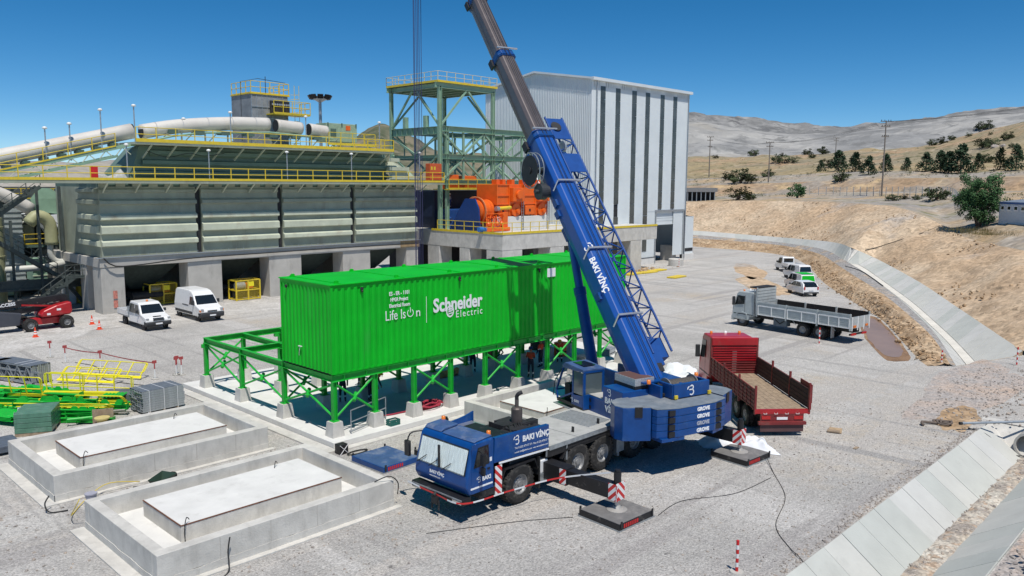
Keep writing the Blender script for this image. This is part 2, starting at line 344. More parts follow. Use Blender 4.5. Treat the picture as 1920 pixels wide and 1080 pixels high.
gravel = earth('gravel', (.475, .455, .425), [((.40, .385, .36), .22, .44, .62), ((.54, .52, .485), .08, .45, .60), ((.50, .43, .34), .055, .57, .68), ((.43, .415, .39), 3.2, .5, .66), ((.53, .51, .48), .5, .52, .60, 1, .05, .12), ((.39, .37, .35), .55, .55, .62, .045, 1, -.75), ((.49, .46, .42), .4, .54, .60, .06, 1, .35), ((.38, .365, .345), .8, .57, .63, 1, .045, .02), ((.20, .19, .18), .8, .69, .73)], .6, 13, .27, 21)
dirtm = earth('pale_dirt', (.52, .50, .47), [((.42, .40, .37), .3, .42, .62), ((.58, .56, .53), .8, .5, .65)], .5, 6, .2, 9)
pinkd = earth('pink_soil', (.47, .40, .35), [((.42, .39, .365), .5, .42, .58), ((.52, .41, .33), .22, .5, .66), ((.38, .355, .335), 1.4, .52, .62)], .7, 7, .25, 11)
soil = earth('tan_soil', (.51, .37, .24), [((.58, .455, .32), .07, .42, .60), ((.40, .29, .19), .16, .52, .68), ((.40, .36, .32), .045, .56, .68), ((.24, .18, .12), .9, .60, .70)], 1., 2.2, .25, 2.5)
soil2 = earth('loose_soil', (.47, .345, .225), [((.37, .25, .145), .5, .45, .6), ((.58, .44, .29), .3, .52, .66), ((.30, .2, .12), 2.2, .55, .66)], 1., 3.5, .35, 3.5)
bermg = earth('berm_gravel', (.34, .325, .31), [((.50, .38, .26), .3, .52, .64), ((.28, .27, .26), .9, .5, .62)], .6, 5, .35, 7)
plateau = earth('plateau_ground', (.36, .32, .26), [((.30, .28, .26), .06, .42, .6), ((.46, .33, .19), .04, .48, .62), ((.20, .19, .10), .12, .56, .66), ((.5, .44, .36), .3, .56, .68)], .8, 1.4, .2, 1.5)
hillm = earth('dry_grass_hill', (.35, .275, .155), [((.27, .235, .16), .02, .42, .58), ((.40, .28, .175), .035, .50, .60), ((.13, .125, .06), .10, .56, .64), ((.47, .39, .27), .2, .56, .66), ((.10, .10, .05), .45, .60, .66)], .8, .9, .15, 1.)
brownc = earth('brown_cut', (.40, .275, .17), [((.34, .27, .20), .06, .42, .56), ((.52, .38, .22), .12, .5, .62), ((.22, .17, .11), .35, .55, .66), ((.33, .30, .26), .03, .5, .62)], 1., 1.2, .2, 1.)
spoil = earth('grey_spoil', (.33, .325, .31), [((.25, .25, .245), .010, .44, .56), ((.39, .38, .355), .018, .48, .60), ((.19, .19, .185), .05, .54, .64), ((.36, .33, .28), .006, .5, .6)], 1., .22, .12, .12)
waterm = M('muddy_water', (.29, .20, .155), .32, var=.15, vs=.4, spec=.25, world=True)
rockm = earth('rock', (.40, .36, .32), [((.28, .25, .23), 2., .42, .6), ((.52, .42, .33), 1.2, .5, .66)], .6, 12)

NS = 72
lip = catmull(LIP, NS); upr = catmull(UPR, NS); foot = catmull(FOOT, NS); cra = catmull(CRA, NS)
def chz(i): return .55+.45*min(1, i/(NS*.55))
bol = [Vector((*lip[i].lerp(upr[i], .30).xy, lip[i].z-chz(i))) for i in range(NS)]
bor = [Vector((*lip[i].lerp(upr[i], .48).xy, lip[i].z-chz(i)+.03)) for i in range(NS)]
YL, YR, YBL, YBR, ZB, XE = 9.75, 5.5, 8.11, 7.35, -1.2, 42.6      # the near channel, straight along x
# ground with the two channels cut out of it
hole1 = [(-60, YR), (XE+1.4, YR), (XE+1.4, YL), (-60, YL)]
hole2 = [tuple(p.xy) for p in lip[::3]]+[tuple(lip[-1].xy)]+[tuple(upr[-1].xy)]+[tuple(p.xy) for p in upr[::-3]]
def inside(p, poly):
    c = False; n = len(poly)
    for i in range(n):
        a, b = poly[i], poly[(i+1) % n]
        if (a[1] > p[1]) != (b[1] > p[1]) and p[0] < (b[0]-a[0])*(p[1]-a[1])/(b[1]-a[1])+a[0]: c = not c
    return c
pts = [(-3000, -3000), (3000, -3000), (3000, 3000), (-3000, 3000)]; ed = [(0,1), (1,2), (2,3), (3,0)]
for hl in (hole1, hole2):
    k = len(pts); pts += hl; ed += [(k+i, k+(i+1) % len(hl)) for i in range(len(hl))]
V, Ed, F, *_ = delaunay_2d_cdt([Vector(p) for p in pts], ed, [], 1, 1e-5)
b = B(); b.add([(v.x, v.y, 0) for v in V], [f for f in F if not any(inside([sum(V[i][k] for i in f)/3 for k in (0, 1)], hl) for hl in (hole1, hole2))])
tag(b.obj('ground', gravel), kind='structure')
def patch(name, mat, c, rx, ry, rz, z, seed, n=48, kind='structure', wob=.35):
    """irregular flat patch lying on the ground"""
    b = B(); vs = [(c[0], c[1], z)]
    for i in range(n):
        t = 2*pi*i/n; k = 1+wob*noise.noise(Vector((math.cos(t)*1.7+seed, math.sin(t)*1.7, seed)))+.18*wob*noise.noise(Vector((t*5, seed, 0)))
        x, y = rx*k*math.cos(t), ry*k*math.sin(t); vs.append((c[0]+x*math.cos(rz)-y*math.sin(rz), c[1]+x*math.sin(rz)+y*math.cos(rz), z))
    b.add(vs, [(0, i+1, (i+1) % n+1) for i in range(n)]); o = b.obj(name, mat); tag(o, kind=kind); return o
patch('dirt_patch', dirtm, (30, 69.5), 22, 3.6, 0, .004, 3.)
patch('dirt_patch', dirtm, (14.5, 68), 9, 6, 0, .005, 5.)
patch('dirt_patch', dirtm, (60, 60), 9, 6, .5, .004, 9.)
patch('dirt_patch', pinkd, (49.5, 11.9), 8.5, 1.6, -.06, .004, 4.)
patch('dirt_patch', pinkd, (53.2, 13.2), 6.5, 1.4, .0, .006, 6.)
patch('dirt_patch', soil2, (43.2, 11.0), 2.6, .9, .1, .005, 8.)
patch('dirt_patch', soil, (86, 43), 9, 2.2, .7, .004, 12.)
patch('dirt_patch', soil, (100, 52), 10, 2., .6, .004, 14.)
wetm = earth('wet_soil', (.30, .185, .105), [((.22, .135, .08), .6, .42, .6), ((.38, .26, .16), .4, .5, .64)], .6, 5, .15, 6, .6)
def blob(name, mat, pts, z, k=1., seed=0):
    c = Vector((sum(p[0] for p in pts)/len(pts), sum(p[1] for p in pts)/len(pts), z)); P = catmull([(*p, z) for p in pts+pts[:1]], 60)
    vs = [c]+[c+(p-c)*(k+.12*noise.noise(p*.8+Vector((seed, 0, 0)))) for p in P[:-1]]; n = len(vs)-1
    tag(B().add(vs, [(0, i+1, (i+1) % n+1) for i in range(n)]).obj(name, mat), kind='structure')
PUD = [(71.0,25.9),(70.6,24.8),(65.2,21.8),(58.2,18.5),(56.0,18.7),(58.8,20.6),(64.7,23.6)]
blob('dirt_patch', wetm, PUD, .006, 1.22, 3); blob('puddle', waterm, PUD, .014)

def lumpy(p, amp, sc, seed=0.):
    return amp*noise.fractal(Vector((p[0]*sc+seed, p[1]*sc-seed, p[2]*sc)), .9, 2.2, 5)
def loft(name, lines, mat, rows, amp, sc, edge=(True, True), seed=0., flip=False, kind='structure', parent=None, smooth=True):
    """surface through several contour lines, roughened between them"""
    out = []; tot = (len(lines)-1)*rows
    for j in range(len(lines)-1):
        for k in range(rows+(1 if j == len(lines)-2 else 0)):
            t = k/rows; r = []
            for i in range(len(lines[0])):
                a, c = lines[j][i], lines[j+1][i]; p = a.lerp(c, t); q = (j*rows+k)/tot
                w = 1.
                if edge[0]: w = min(w, q*4)
                if edge[1]: w = min(w, (1-q)*4)
                p = p+Vector((lumpy(p, amp*.5, sc, seed+9), lumpy(p, amp*.5, sc, seed+5), lumpy(p, amp, sc, seed)))*w; r.append(p)
            out.append(r)
    o = B().grid(out, flip).obj(name, mat, parent, smooth=smooth); 
    if kind: tag(o, kind=kind)
    return o
crb = [a.lerp(c, .5)+Vector((0, 0, .05)) for a, c in zip(cra, lip)]
loft('soil_berm', [foot, cra, crb], soil2, 8, .34, .9, (True, True), 1.)
low = [Vector(p)+Vector((0, 0, -.06)) for p in cra]
loft('gravel_berm', [crb, lip], bermg, 5, .10, .6, (True, True), 3.)
# far channel: concrete floor and banks of poured panels
fc = T('drainage_channel', 'curving concrete lined drainage channel at the foot of the tan slope', 'channel')
def dn(L, z): return [p+Vector((0, 0, z)) for p in L]
loft('channel_bed', [dn(lip, -.05), dn(bol, -.05), dn(bor, -.04), dn(upr, -.05)], conc, 1, 0, 1, parent=fc, kind=None, smooth=False)
loft('silt_strip', [[a.lerp(c, .1) for a, c in zip(bol, bor)], [a.lerp(c, .5)+Vector((0, 0, .02)) for a, c in zip(bol, bor)], [a.lerp(c, .95) for a, c in zip(bol, bor)]], M('silt', (.66, .63, .56), .95, var=.12, vs=.8, bump=.4, bs=6, world=True), 2, .04, .8, parent=fc, kind=None)
cpan = [M('channel_panel_%d' % k, c, .9, var=.07, vs=.8, dirt=((.40, .40, .37), .2, .7, .5), bump=.15, bs=12, world=True) for k, c in enumerate(((.49, .50, .46), (.52, .52, .48), (.46, .475, .44), (.53, .53, .50)))]
NP = 58
ub = catmull(bor, NP+1); uu = catmull(upr, NP+1); lb = catmull(lip, NP+1); lo_ = catmull(bol, NP+1)
for i in range(NP):
    e = .012; a, bb, c, d = ub[i].lerp(ub[i+1], e), ub[i].lerp(ub[i+1], 1-e), uu[i].lerp(uu[i+1], 1-e), uu[i].lerp(uu[i+1], e)
    k = .012+.012*rnd.random(); B().slab([p+Vector((0, 0, k-.03)) for p in (d, c, bb, a)][::-1], .03).obj('panel', cpan[rnd.randrange(4)], fc)
for i in range(12, NP):
    e = .012; a, bb, c, d = lb[i].lerp(lb[i+1], e), lb[i].lerp(lb[i+1], 1-e), lo_[i].lerp(lo_[i+1], 1-e), lo_[i].lerp(lo_[i+1], e)
    B().slab([p+Vector((0, 0, .0)) for p in (d, c, bb, a)][::-1], .03).obj('panel', cpan[rnd.randrange(4)], fc)
# end of the far channel against the road
B().add([lip[-1]+Vector((0,0,.02)), bol[-1], bor[-1], upr[-1], (upr[-1].x, upr[-1].y, .02)], [(0,1,2,3,4)]).obj('end_wall', soil2, fc)
# tan cut slope above the channel
fl = catmull([tuple(p) for p in upr]+[(61., 9.6, .2), (56, 6, .2), (50, 1.5, .2), (44, -3.5, .2)], 96)
cr = catmull(CREST, 96)
mid1 = [a.lerp(c, .5)+Vector((0, 0, .25)) for a, c in zip(fl, cr)]
loft('cut_slope', [fl, mid1, cr], soil, 14, .85, .16, (True, True), 7.)
# plateau, terraces, hill and spoil heap behind
NN = 80
ln = [catmull(x, NN) for x in (CREST, P1, P2, P3, P4)]
loft('plateau_ground', [dn(ln[0], -.03), ln[1], ln[2]], plateau, 8, .35, .12, (True, True), 2.)
loft('terrace_bank', [ln[2], ln[3]], brownc, 10, .9, .12, (True, True), 5.); loft('terrace_top', [ln[3], ln[4]], plateau, 8, .5, .1, (True, True), 6.)
ln2 = [catmull(x, NN) for x in (P4, P5, P6, P7)]
loft('dry_grass_hill', ln2, hillm, 10, 2.2, .045, (True, True), 11.)
lh = [catmull(x, 110) for x in (H1, H2, H3, H4, H5)]
lh[0] = dn(lh[0], -4)
loft('spoil_heap', lh[:3], spoil, 14, 4.2, .022, (False, True), 21.)
spoild = earth('fresh_spoil', (.25, .247, .24), [((.19, .19, .185), .02, .44, .54), ((.33, .325, .31), .035, .48, .6), ((.15, .15, .15), .12, .52, .6, 1, .3, .6)], 1., .3, .15, .12)
loft('spoil_crest', lh[2:], spoild, 14, 5.5, .03, (True, False), 23.)
# far hills left of the white building
def ridge(name, mat, a0, a1, d, hts, depth, amp, sc, seed):
    n = 60; rows = []
    for j in range(9):
        r = []; q = j/8
        for i in range(n):
            t = i/(n-1); az = R(a0+(a1-a0)*t); k = t*(len(hts)-1); i0 = min(int(k), len(hts)-2); hh = hts[i0]+(hts[i0+1]-hts[i0])*(k-i0)
            dd = d+depth*q; z = hh*math.sin(q*pi*.62) if q < .8 else hh*math.sin(.8*pi*.62)
            p = Vector((dd*math.sin(az), dd*math.cos(az), z)); p.z += lumpy(p, amp, sc, seed)*min(1, q*3); r.append(p)
        rows.append(r)
    tag(B().grid(rows).obj(name, mat, smooth=True), kind='structure')
wooded = earth('scrub_hill', (.10, .115, .07), [((.22, .19, .13), .02, .42, .58), ((.07, .085, .045), .05, .5, .62), ((.3, .26, .2), .07, .58, .68)], 1., .3)
ridge('scrub_hill', wooded, 28, 50, 330, (5, 16, 26, 30, 28, 26, 24), 160, 4, .03, 3)
ridge('wooded_hill', wooded, 31, 45, 900, (20, 62, 90, 72, 40, 20), 300, 9, .012, 9)
ridge('bare_hill', spoil, 5, 34, 1200, (10, 30, 40, 45, 40, 30), 300, 9, .01, 5)

# near channel: straight, in poured panels, ends at a culvert
nc = T('concrete_ditch', 'wide concrete panelled ditch with rubble bed in the near corner', 'ditch')
B().grid([[Vector((x, y, z-.04)) for x in (-60, XE+1.4)] for y, z in ((YL, -.01), (YBL, ZB), (YBR, ZB), (YR, -.01))]).obj('ditch_bed', conc, nc)
x = XE+.2; i = 0
while x > 5:
    w = 1.42; x0 = x-w
    for (ya, za, yb, zb) in ((YL, 0, YBL, ZB), (YR, 0, YBR, ZB)):
        sk = .05 if ya == YL else -.05
        k = .02*rnd.random()
        P = [(x0+.012, ya, za+k), (x-.012, ya, za+k), (x-.012-sk, yb, zb+k), (x0+.012-sk, yb, zb+k)]
        B().slab(P if ya == YL else P[::-1], -.05).obj('panel', cpan[rnd.randrange(4)], nc, bevel=.006, seg=1)
    x = x0
siltm = earth('silt_bed', (.56, .49, .40), [((.36, .32, .28), 1.1, .45, .58), ((.62, .58, .5), .6, .5, .64), ((.45, .34, .25), 2.2, .54, .62)], 1., 8, .3, 9)
rows = []
for j in range(9):
    y = YBL+.16+(YBR-YBL-.34)*j/8; r = []
    for i in range(260):
        x = 5+(XE+.1-5)*i/259; q = math.sin(pi*j/8)
        r.append(Vector((x, y+.16*noise.noise(Vector((x*.9, y, 3))), ZB+.015+.10*q+lumpy((x, y, 0), .06, 1.6)*q+(0 if 0 < j < 8 else .03))))
    rows.append(r)
B().grid(rows, True).obj('silt_bed', siltm, nc, smooth=True)
# culvert: sloping head wall and pipe
hw = B(); hw.add([(XE, YBR-.5, ZB), (XE, YBL+.5, ZB), (XE+1.5, YL+.4, .03), (XE+1.5, YR-.4, .03), (XE+1.9, YL+.4, .03), (XE+1.9, YR-.4, .03)], [(0,1,2,3)[::-1], (3,2,4,5)[::-1]])
hw.add([(XE, YBL+.5, ZB), (XE+1.5, YL+.4, .03), (XE-.2, YL+.02, .0), (XE, YBL, ZB)], [(0,1,2,3)])
hw.add([(XE, YBR-.5, ZB), (XE+1.5, YR-.4, .03), (XE-.2, YR-.02, .0), (XE, YBR, ZB)], [(3,2,1,0)])
hw.obj('head_wall', conc, nc)
pp = B(); ro, ri = .62, .52
pp.lathe([(ri, 4.), (ri, 0), (ro, 0), (ro, 4.)], 32, (XE+.15, 7.85, ZB+.62), 'x')
tag(pp.obj('culvert_pipe', concd, None, smooth=False, fix=True), 'round concrete culvert pipe mouth at the end of the near ditch', 'pipe')
B().lathe([(.01, 0), (ri-.01, 0)], 24, (XE+3.4, 7.85, ZB+.62), 'x').obj('pipe_end', dark, bpy.data.objects['culvert_pipe'])
# right bank of the near ditch
rows = []
for j in range(14):
    y = YR-.06-9*j/13; r = []
    for i in range(120):
        x = 5+45*i/119; r.append(Vector((x, y, .03+.25*min(1, j/2)*(.4+noise.noise(Vector((x*.4, y*.4, 1))))+lumpy((x, y, 0), .10, .9)*min(1, j)+min(.5, j*.05))))
    rows.append(r)
tag(B().grid(rows, True).obj('stony_bank', pinkd, smooth=True), kind='structure')

# rubble, joined: nobody could count it
_ico = None
def rocks(name, spots, mat, parent=None):
    global _ico
    if _ico is None:
        bm = bmesh.new(); bmesh.ops.create_icosphere(bm, subdivisions=1, radius=1); _ico = ([v.co.copy() for v in bm.verts], [tuple(v.index for v in f.verts) for f in bm.faces]); bm.free()
    b = B()
    for (p, s) in spots:
        e = Matrix.Rotation(rnd.random()*6.3, 3, 'Z') @ Matrix.Rotation(rnd.random()*6.3, 3, 'X'); sc = Vector((s*rnd.uniform(.7, 1.3), s*rnd.uniform(.6, 1.1), s*rnd.uniform(.4, .8)))
        b.add([Vector(p)+e @ Vector((v.x*sc.x*rnd.uniform(.8, 1.15), v.y*sc.y, v.z*sc.z*rnd.uniform(.8, 1.15))) for v in _ico[0]], _ico[1])
    o = b.obj(name, mat, parent); tag(o, kind='stuff'); return o
rv = lambda a, c: rnd.uniform(a, c)
sp = [((rv(12, XE), rv(YBR+.05, YBL+.05), ZB+.08), rv(.03, .10)**1) for _ in range(420)]
sp += [((rv(10, 46), YR-abs(rnd.gauss(0, 2.2))-.15, .2+rv(0, .1)), rv(.03, .15)) for _ in range(420)]
sp += [((rv(15, 42), YL+.05+abs(rnd.gauss(0, .22)), .01), rv(.02, .06)) for _ in range(700)]
sp += [((rv(42, 58), rv(9.9, 13.6), .02), rv(.02, .08)) for _ in range(420)]
sp += [((rv(43.5, 52), rv(6, 10.6), .03), rv(.03, .13)) for _ in range(160)]
tag(rocks('rubble', sp, rockm), 'grey and tan stones strewn along the near ditch and road edge', 'rubble')
sp = []
for _ in range(1500):
    i = rnd.randrange(95); t = rnd.random()**1.3; p = fl[i].lerp(cr[i], t); q = fl[i+1].lerp(cr[i+1], t); p = p.lerp(q, rnd.random())
    if noise.noise(p*.09) > -.05: sp.append((p+Vector((0, 0, .1)), rv(.05, .22)))
for _ in range(700):
    i = rnd.randrange(30, NS-1); t = rnd.random(); p = foot[i].lerp(cra[i], t); sp.append((p+Vector((rv(-.6, .6), rv(-.6, .6), .05)), rv(.04, .18)))
tag(rocks('slope_rubble', sp, soil2), 'loose clods and stones on the tan slope and berm', 'rubble')
sp = [((rv(80, 96), rv(60.5, 65), .03), rv(.04, .2)) for _ in range(40)]
sp += [((88+rnd.gauss(0, 2.2), 62.5+rnd.gauss(0, .8), .1), rv(.08, .3)) for _ in range(160)]
tag(rocks('soil_heap', sp, soil2), 'low heap of reddish rubble before the tall white building', 'rubble')
sp = [((rv(9, 42), rv(9.9, 28), .01), rv(.015, .05)) for _ in range(2600)]+[((rv(4, 18), rv(18, 31), .01), rv(.02, .07)) for _ in range(700)]
tag(rocks('loose_stones', [q for q in sp if not (18.3 < q[0][0] < 45 and q[0][1] > 28.2) and not (8 < q[0][0] < 17.3 and 21.6 < q[0][1] < 28.2)], rockm), 'loose stones lying over the gravel yard', 'stones')
# ------------------------------------------------------------------ foundation slab, basins
sb = T('foundation_slab', 'large pale concrete foundation slab carrying the green steel frame', 'slab', (18.82, 28.8, 0))
o = B().box(0, 25.2, 0, 14.9, 0, .3).obj('slab_top', concw, sb, bevel=.02)
B().box(-.55, -.02, -.3, 15.2, -.01, .07).obj('blinding_strip', conc, sb); B().box(-.02, 25.5, -.4, -.02, -.01, .05).obj('blinding_strip', conc, sb)
XS = [19.45, 21.65, 23.95, 26.3, 28.7, 31.2, 33.6, 36.0, 38.4, 40.6]; YS = [29.65, 33.85, 38.0, 42.0]
pm = B(); w0, w1, h = .31, .25, .66
pm.add([(-w0,-w0,0),(w0,-w0,0),(w0,w0,0),(-w0,w0,0),(-w1,-w1,h),(w1,-w1,h),(w1,w1,h),(-w1,w1,h)], [(0,3,2,1),(4,5,6,7),(0,1,5,4),(1,2,6,5),(2,3,7,6),(3,0,4,7)])
pm = pm.mesh('pedestal', conc)
for x in XS:
    for y in YS: put('pedestal', pm, sb, (x-18.82, y-28.8, .3))
def basin(x0, x1, y0, y1, label, ix=None, seed=0):
    t = T('concrete_basin', label, 'basin', (x0, y0, 0), 0, 'rectangular concrete oil basins')
    L, Wd = x1-x0, y1-y0; th = .36; H = 1.0
    b = B()
    for (a, c, d, e) in ((0, L, 0, th), (0, L, Wd-th, Wd), (0, th, th, Wd-th), (L-th, L, th, Wd-th)):
        b.box(a, c, d, e, .26, H)
    b.obj('wall', conc, t, bevel=.015, seg=1)
    b = B()   # lower lift of the pour, a touch proud with a ragged joint
    n = 60
    for (p, q, nx, ny) in (((0,0),(L,0),0,-1), ((L,0),(L,Wd),1,0), ((L,Wd),(0,Wd),0,1), ((0,Wd),(0,0),-1,0)):
        lo, hi = [], []
        for i in range(n+1):
            u = i/n; x = p[0]+(q[0]-p[0])*u; y = p[1]+(q[1]-p[1])*u
            z = .27+.035*noise.noise(Vector((x*1.3+seed, y*1.3, 2)))+.02*noise.noise(Vector((x*6, y*6, 2)))
            lo.append(Vector((x+nx*.018, y+ny*.018, -.02))); hi.append(Vector((x+nx*.018, y+ny*.018, z)))
        b.grid([lo, hi]); b.grid([hi, [v-Vector((nx*.05, ny*.05, 0)) for v in hi]])
    b.obj('lower_wall', conc, t)
    B().box(th-.02, L-th+.02, th-.02, Wd-th+.02, 0, .35).obj('floor', concw, t)
    a, c, d, e = ix or (1.45, L-1.0, 1.75, 4.65)
    k = B().box(a, c, d, e, .34, .90).obj('plinth', conc, t, bevel=.01, seg=1)
    B().box(a+.03, c-.03, d+.03, e-.03, .89, .906).obj('plinth_top', concw, k)
    B().box(a-.012, c+.012, d-.012, d+.02, .875, .905).box(a-.012, a+.02, d, e, .875, .905).obj('edge_angle', rust, k)
    B().box(-.45, L+.2, -.25, 0, -.01, .045).box(-.45, -.02, 0, Wd+.15, -.01, .045).obj('footing', conc, t)
    for i in range(1, 5):   # formwork joints
        x = L*i/5+.2; B().box(x-.012, x+.012, -.006, .02, .3, .98).obj('joint', concd, t)
    for (px_, py_) in ((a+.1, d-.05), (c-1.2, e-.3)):
        z0 = .9; pts = [(px_, py_, .36), (px_-.04, py_-.06, .7), (px_, py_-.05, 1.0), (px_+.1, py_+.05, 1.12), (px_+.2, py_+.12, 1.0)]
        B().path(catmull(pts, 12), .015, 6).obj('conduit', cable, t, smooth=True)
    return t
bs1 = basin(8.52, 16.83, 22.03, 27.8, 'nearest concrete basin with low plinth, closest to the lower frame edge', seed=1)
bs2 = basin(8.52, 16.9, 30.9, 36.6, 'concrete basin with low plinth beside the stacked green steel', seed=5)
bs3 = basin(25.7, 34.2, 22.35, 28.0, 'concrete basin between the crane carrier and the foundation slab', seed=9)
for (nm, pts, r, m, lab) in (
    ('hose', [(10.6,21.85,.95),(10.55,21.9,.5),(10.4,21.6,.04),(9.9,21.3,.03)], .022, cable, 'black cable hanging over the near basin wall'),
    ('yellow_cable', [(8.45,28.0,1.0),(8.3,28.4,.4),(8.6,29.3,.05),(9.3,30.2,.1),(10.2,30.6,.35),(11.4,30.7,.08)], .015, yellow, 'thin yellow cable lying between the two basins'),
    ('cable', [(16.2,22.3,1.02),(16.6,22.0,1.2),(16.95,21.95,.9),(17.05,22.1,.4)], .02, cable, 'black conduit loop over the near basin corner'),
    ('cable', [(8.2,30.4,.5),(8.0,30.2,.3),(8.1,30.0,.05),(8.6,29.8,.04)], .025, cable, 'black conduit end beside the far basin corner')):
    tag(B().path(catmull(pts, 24), r, 6).obj(nm, m, smooth=True), lab, 'cable')

# ------------------------------------------------------------------ green electrical room and its steel frame
ct = T('electrical_room', 'long bright green corrugated steel electrical room with white lettering', 'container', (19.3, 29.55, 3.08))
LC, WC, HC = 21.45, 4.15, 3.92
def corrugated(L, H, per=.335, d=.045, a=.32, s=.18, z0=0.):
    """trapezoid sheet along local x, ribs outward to -y"""
    n = int(round(L/per)); per = L/n; xs = []
    for i in range(n):
        o = i*per; xs += [(o, 0), (o+per*a, 0), (o+per*(a+s), -d), (o+per*(1-s), -d)]
    xs.append((L, 0)); return [[Vector((x, y, z0)) for x, y in xs], [Vector((x, y, z0+H)) for x, y in xs]]
B().grid(corrugated(LC-.2, HC-.14)).obj('long_wall', green, put('wall_frame', B().box(0, .12, -.03, .1, 0, HC).box(LC-.12, LC, -.03, .1, 0, HC).box(.12, LC-.12, -.0, .1, HC-.16, HC).box(.12, LC-.12, 0, .1, -.02, .06).mesh('f', green), ct)).location = (.1, .035, .03)
b = B(Matrix.Translation((.035, WC-.1, .03)) @ Matrix.Rotation(-pi/2, 4, 'Z')); b.grid(corrugated(WC-.2, HC-.14, .30)); b.obj('end_wall', green, ct)
b = B(Matrix.Translation((LC-.035, .1, .03)) @ Matrix.Rotation(pi/2, 4, 'Z')); b.grid(corrugated(WC-.2, HC-.14)); b.obj('end_wall', green, ct)
b = B(Matrix.Translation((LC-.1, WC-.035, .03)) @ Matrix.Rotation(pi, 4, 'Z')); b.grid(corrugated(LC-.2, HC-.14)); b.obj('long_wall', green, ct)
B().box(-.0, .1, WC-.1, WC, 0, HC).box(0, .1, .1, WC-.1, HC-.16, HC).box(LC-.1, LC, WC-.1, WC, 0, HC).obj('corner_post', green, ct)
B().box(.06, LC-.06, .08, WC-.08, -.02, .04).obj('floor', dark, ct)
rf = B().box(-.05, LC+.05, -.07, WC+.05, HC+.004, HC+.06)
rf.obj('roof', green, ct, bevel=.02)
for i in range(6): B().box(.5+i*3.5, .54+i*3.5, -.05, WC+.03, HC+.06, HC+.085).obj('roof_seam', green, ct)
for i in range(7):
    for y in (.25, WC-.3): B().box(.4+i*3.3, .62+i*3.3, y, y+.05, HC+.06, HC+.17).tube((.45+i*3.3, y+.025, HC+.17), (.57+i*3.3, y+.025, HC+.17), .03, 6).obj('lifting_lug', green, ct)
for x in (1.62, 7.5, 13.4, 18.9): B().tube((x, -.03, 3.68), (x, -.09, 3.68), .08, 10).tube((x, -.05, 3.6), (x, -.12, 3.55), .045, 8).obj('lug', dark, ct)
B().tube((-.03, 3.5, 3.62), (-.1, 3.5, 3.62), .08, 10).obj('lug', dark, ct)
B().box(-.07, -.01, 2.35, 2.6, .93, .97).path([(-.04, 2.5, .93), (-.05, 2.52, .75), (-.03, 2.6, .5)], .012, 5).obj('cable_stub', white, ct)
B().box(14.1, 14.78, -.03, -.012, 3.2, 3.68).obj('vent_plate', lettw, ct)
tr = (R(90), 0, 0); yo = -.016
def ctext(s, x0, x1, z, size, **k):
    o = text(ct, s, size, (x0-19.3, yo, z-3.08), tr, lettw, **k); w = max(v.co.x for v in o.data.vertices)-min(v.co.x for v in o.data.vertices); o.scale = ((x1-x0)/w, 1, 1); return o
ctext('ES - ER - 1101', 22.45, 23.62, 6.28, .25, bold=.006); ctext('HPGR Project', 22.52, 23.55, 6.0, .24, bold=.006); ctext('Electrical Room', 22.45, 23.66, 5.72, .24, bold=.006)
ctext('Life Is', 22.2, 23.36, 5.14, .66); ctext('n', 24.0, 24.24, 5.14, .62)
b = B(); n = 26; ri_, ro_ = .155, .195; a0 = R(60)
ring = [(math.cos(pi/2+a0*.6+(2*pi-a0*1.2)*i/n), math.sin(pi/2+a0*.6+(2*pi-a0*1.2)*i/n)) for i in range(n+1)]
for i in range(n):
    c0, c1 = ring[i], ring[i+1]; b.add([(c0[0]*ri_, 0, c0[1]*ri_), (c0[0]*ro_, 0, c0[1]*ro_), (c1[0]*ro_, 0, c1[1]*ro_), (c1[0]*ri_, 0, c1[1]*ri_)], [(0,1,2,3)])
b.box(-.02, .02, -.004, 0, .02, .26); put('power_symbol', b.mesh('p', lettw), ct, (23.68-19.3, yo-.01, 5.36-3.08))
B().box(24.655-19.3, 24.68-19.3, yo-.006, yo, 4.77-3.08, 6.04-3.08).obj('divider_line', lettw, ct)
ctext('Schneider', 25.1, 28.4, 5.22, .92, bold=.028); ctext('Electric', 26.55, 28.36, 4.80, .5, spacing=1.3)
b = B()   # swirl emblem: three slanted bars inside a round patch
for i in range(24):
    t0, t1 = 2*pi*i/24, 2*pi*(i+1)/24
    for r0, r1 in ((.20, .27),): b.add([(math.cos(t)*r*.95, 0, math.sin(t)*r*1.12) for t, r in ((t0, r0), (t0, r1), (t1, r1), (t1, r0))], [(0,1,2,3)])
for k in (-.11, 0, .11): b.add([(-.16, -.004, k-.05), (.12, -.004, k-.01), (.18, -.004, k+.05), (-.10, -.004, k+.015)], [(0,1,2,3)])
put('emblem', b.mesh('e', lettw), ct, (26.18-19.3, yo-.01, 5.16-3.08))

fr = T('support_frame', 'bright green steel support frame with crossed braces under the electrical room', 'steel frame', (19.45, 29.65, .96))
fx = [x-19.45 for x in XS]; fy = [y-29.65 for y in YS]; zt = 3.03-.96
cm = B().hbeam((0,0,.03), (0,0,zt-.3), .2, .2, .016, (1,0,0)).box(-.17, .17, -.17, .17, 0, .03).box(-.1, .1, -.004, .004, .03, .25).mesh('column', greend)
for x in fx:
    for y in fy: put('column', cm, fr, (x, y, 0))
for j, y in enumerate(fy):
    for i in range(len(fx)-1): B().hbeam((fx[i]+(.002 if i else -.1), y, zt-.15), (fx[i+1]-.002 if i < 8 else fx[i+1]+.1, y, zt-.15), .2, .3, .018).obj('beam', greend, fr)
    if j == 0:   # stiffeners
        for i in range(18): B().box(.5+i*1.2, .515+i*1.2, -.09, .09, zt-.28, zt-.02).obj('stiffener', greend, fr)
for i, x in enumerate(fx):
    for j in range(3): B().hbeam((x, fy[j]+.11, zt-.16), (x, fy[j+1]-.11, zt-.16), .2, .28, .018).obj('beam', greend, fr)
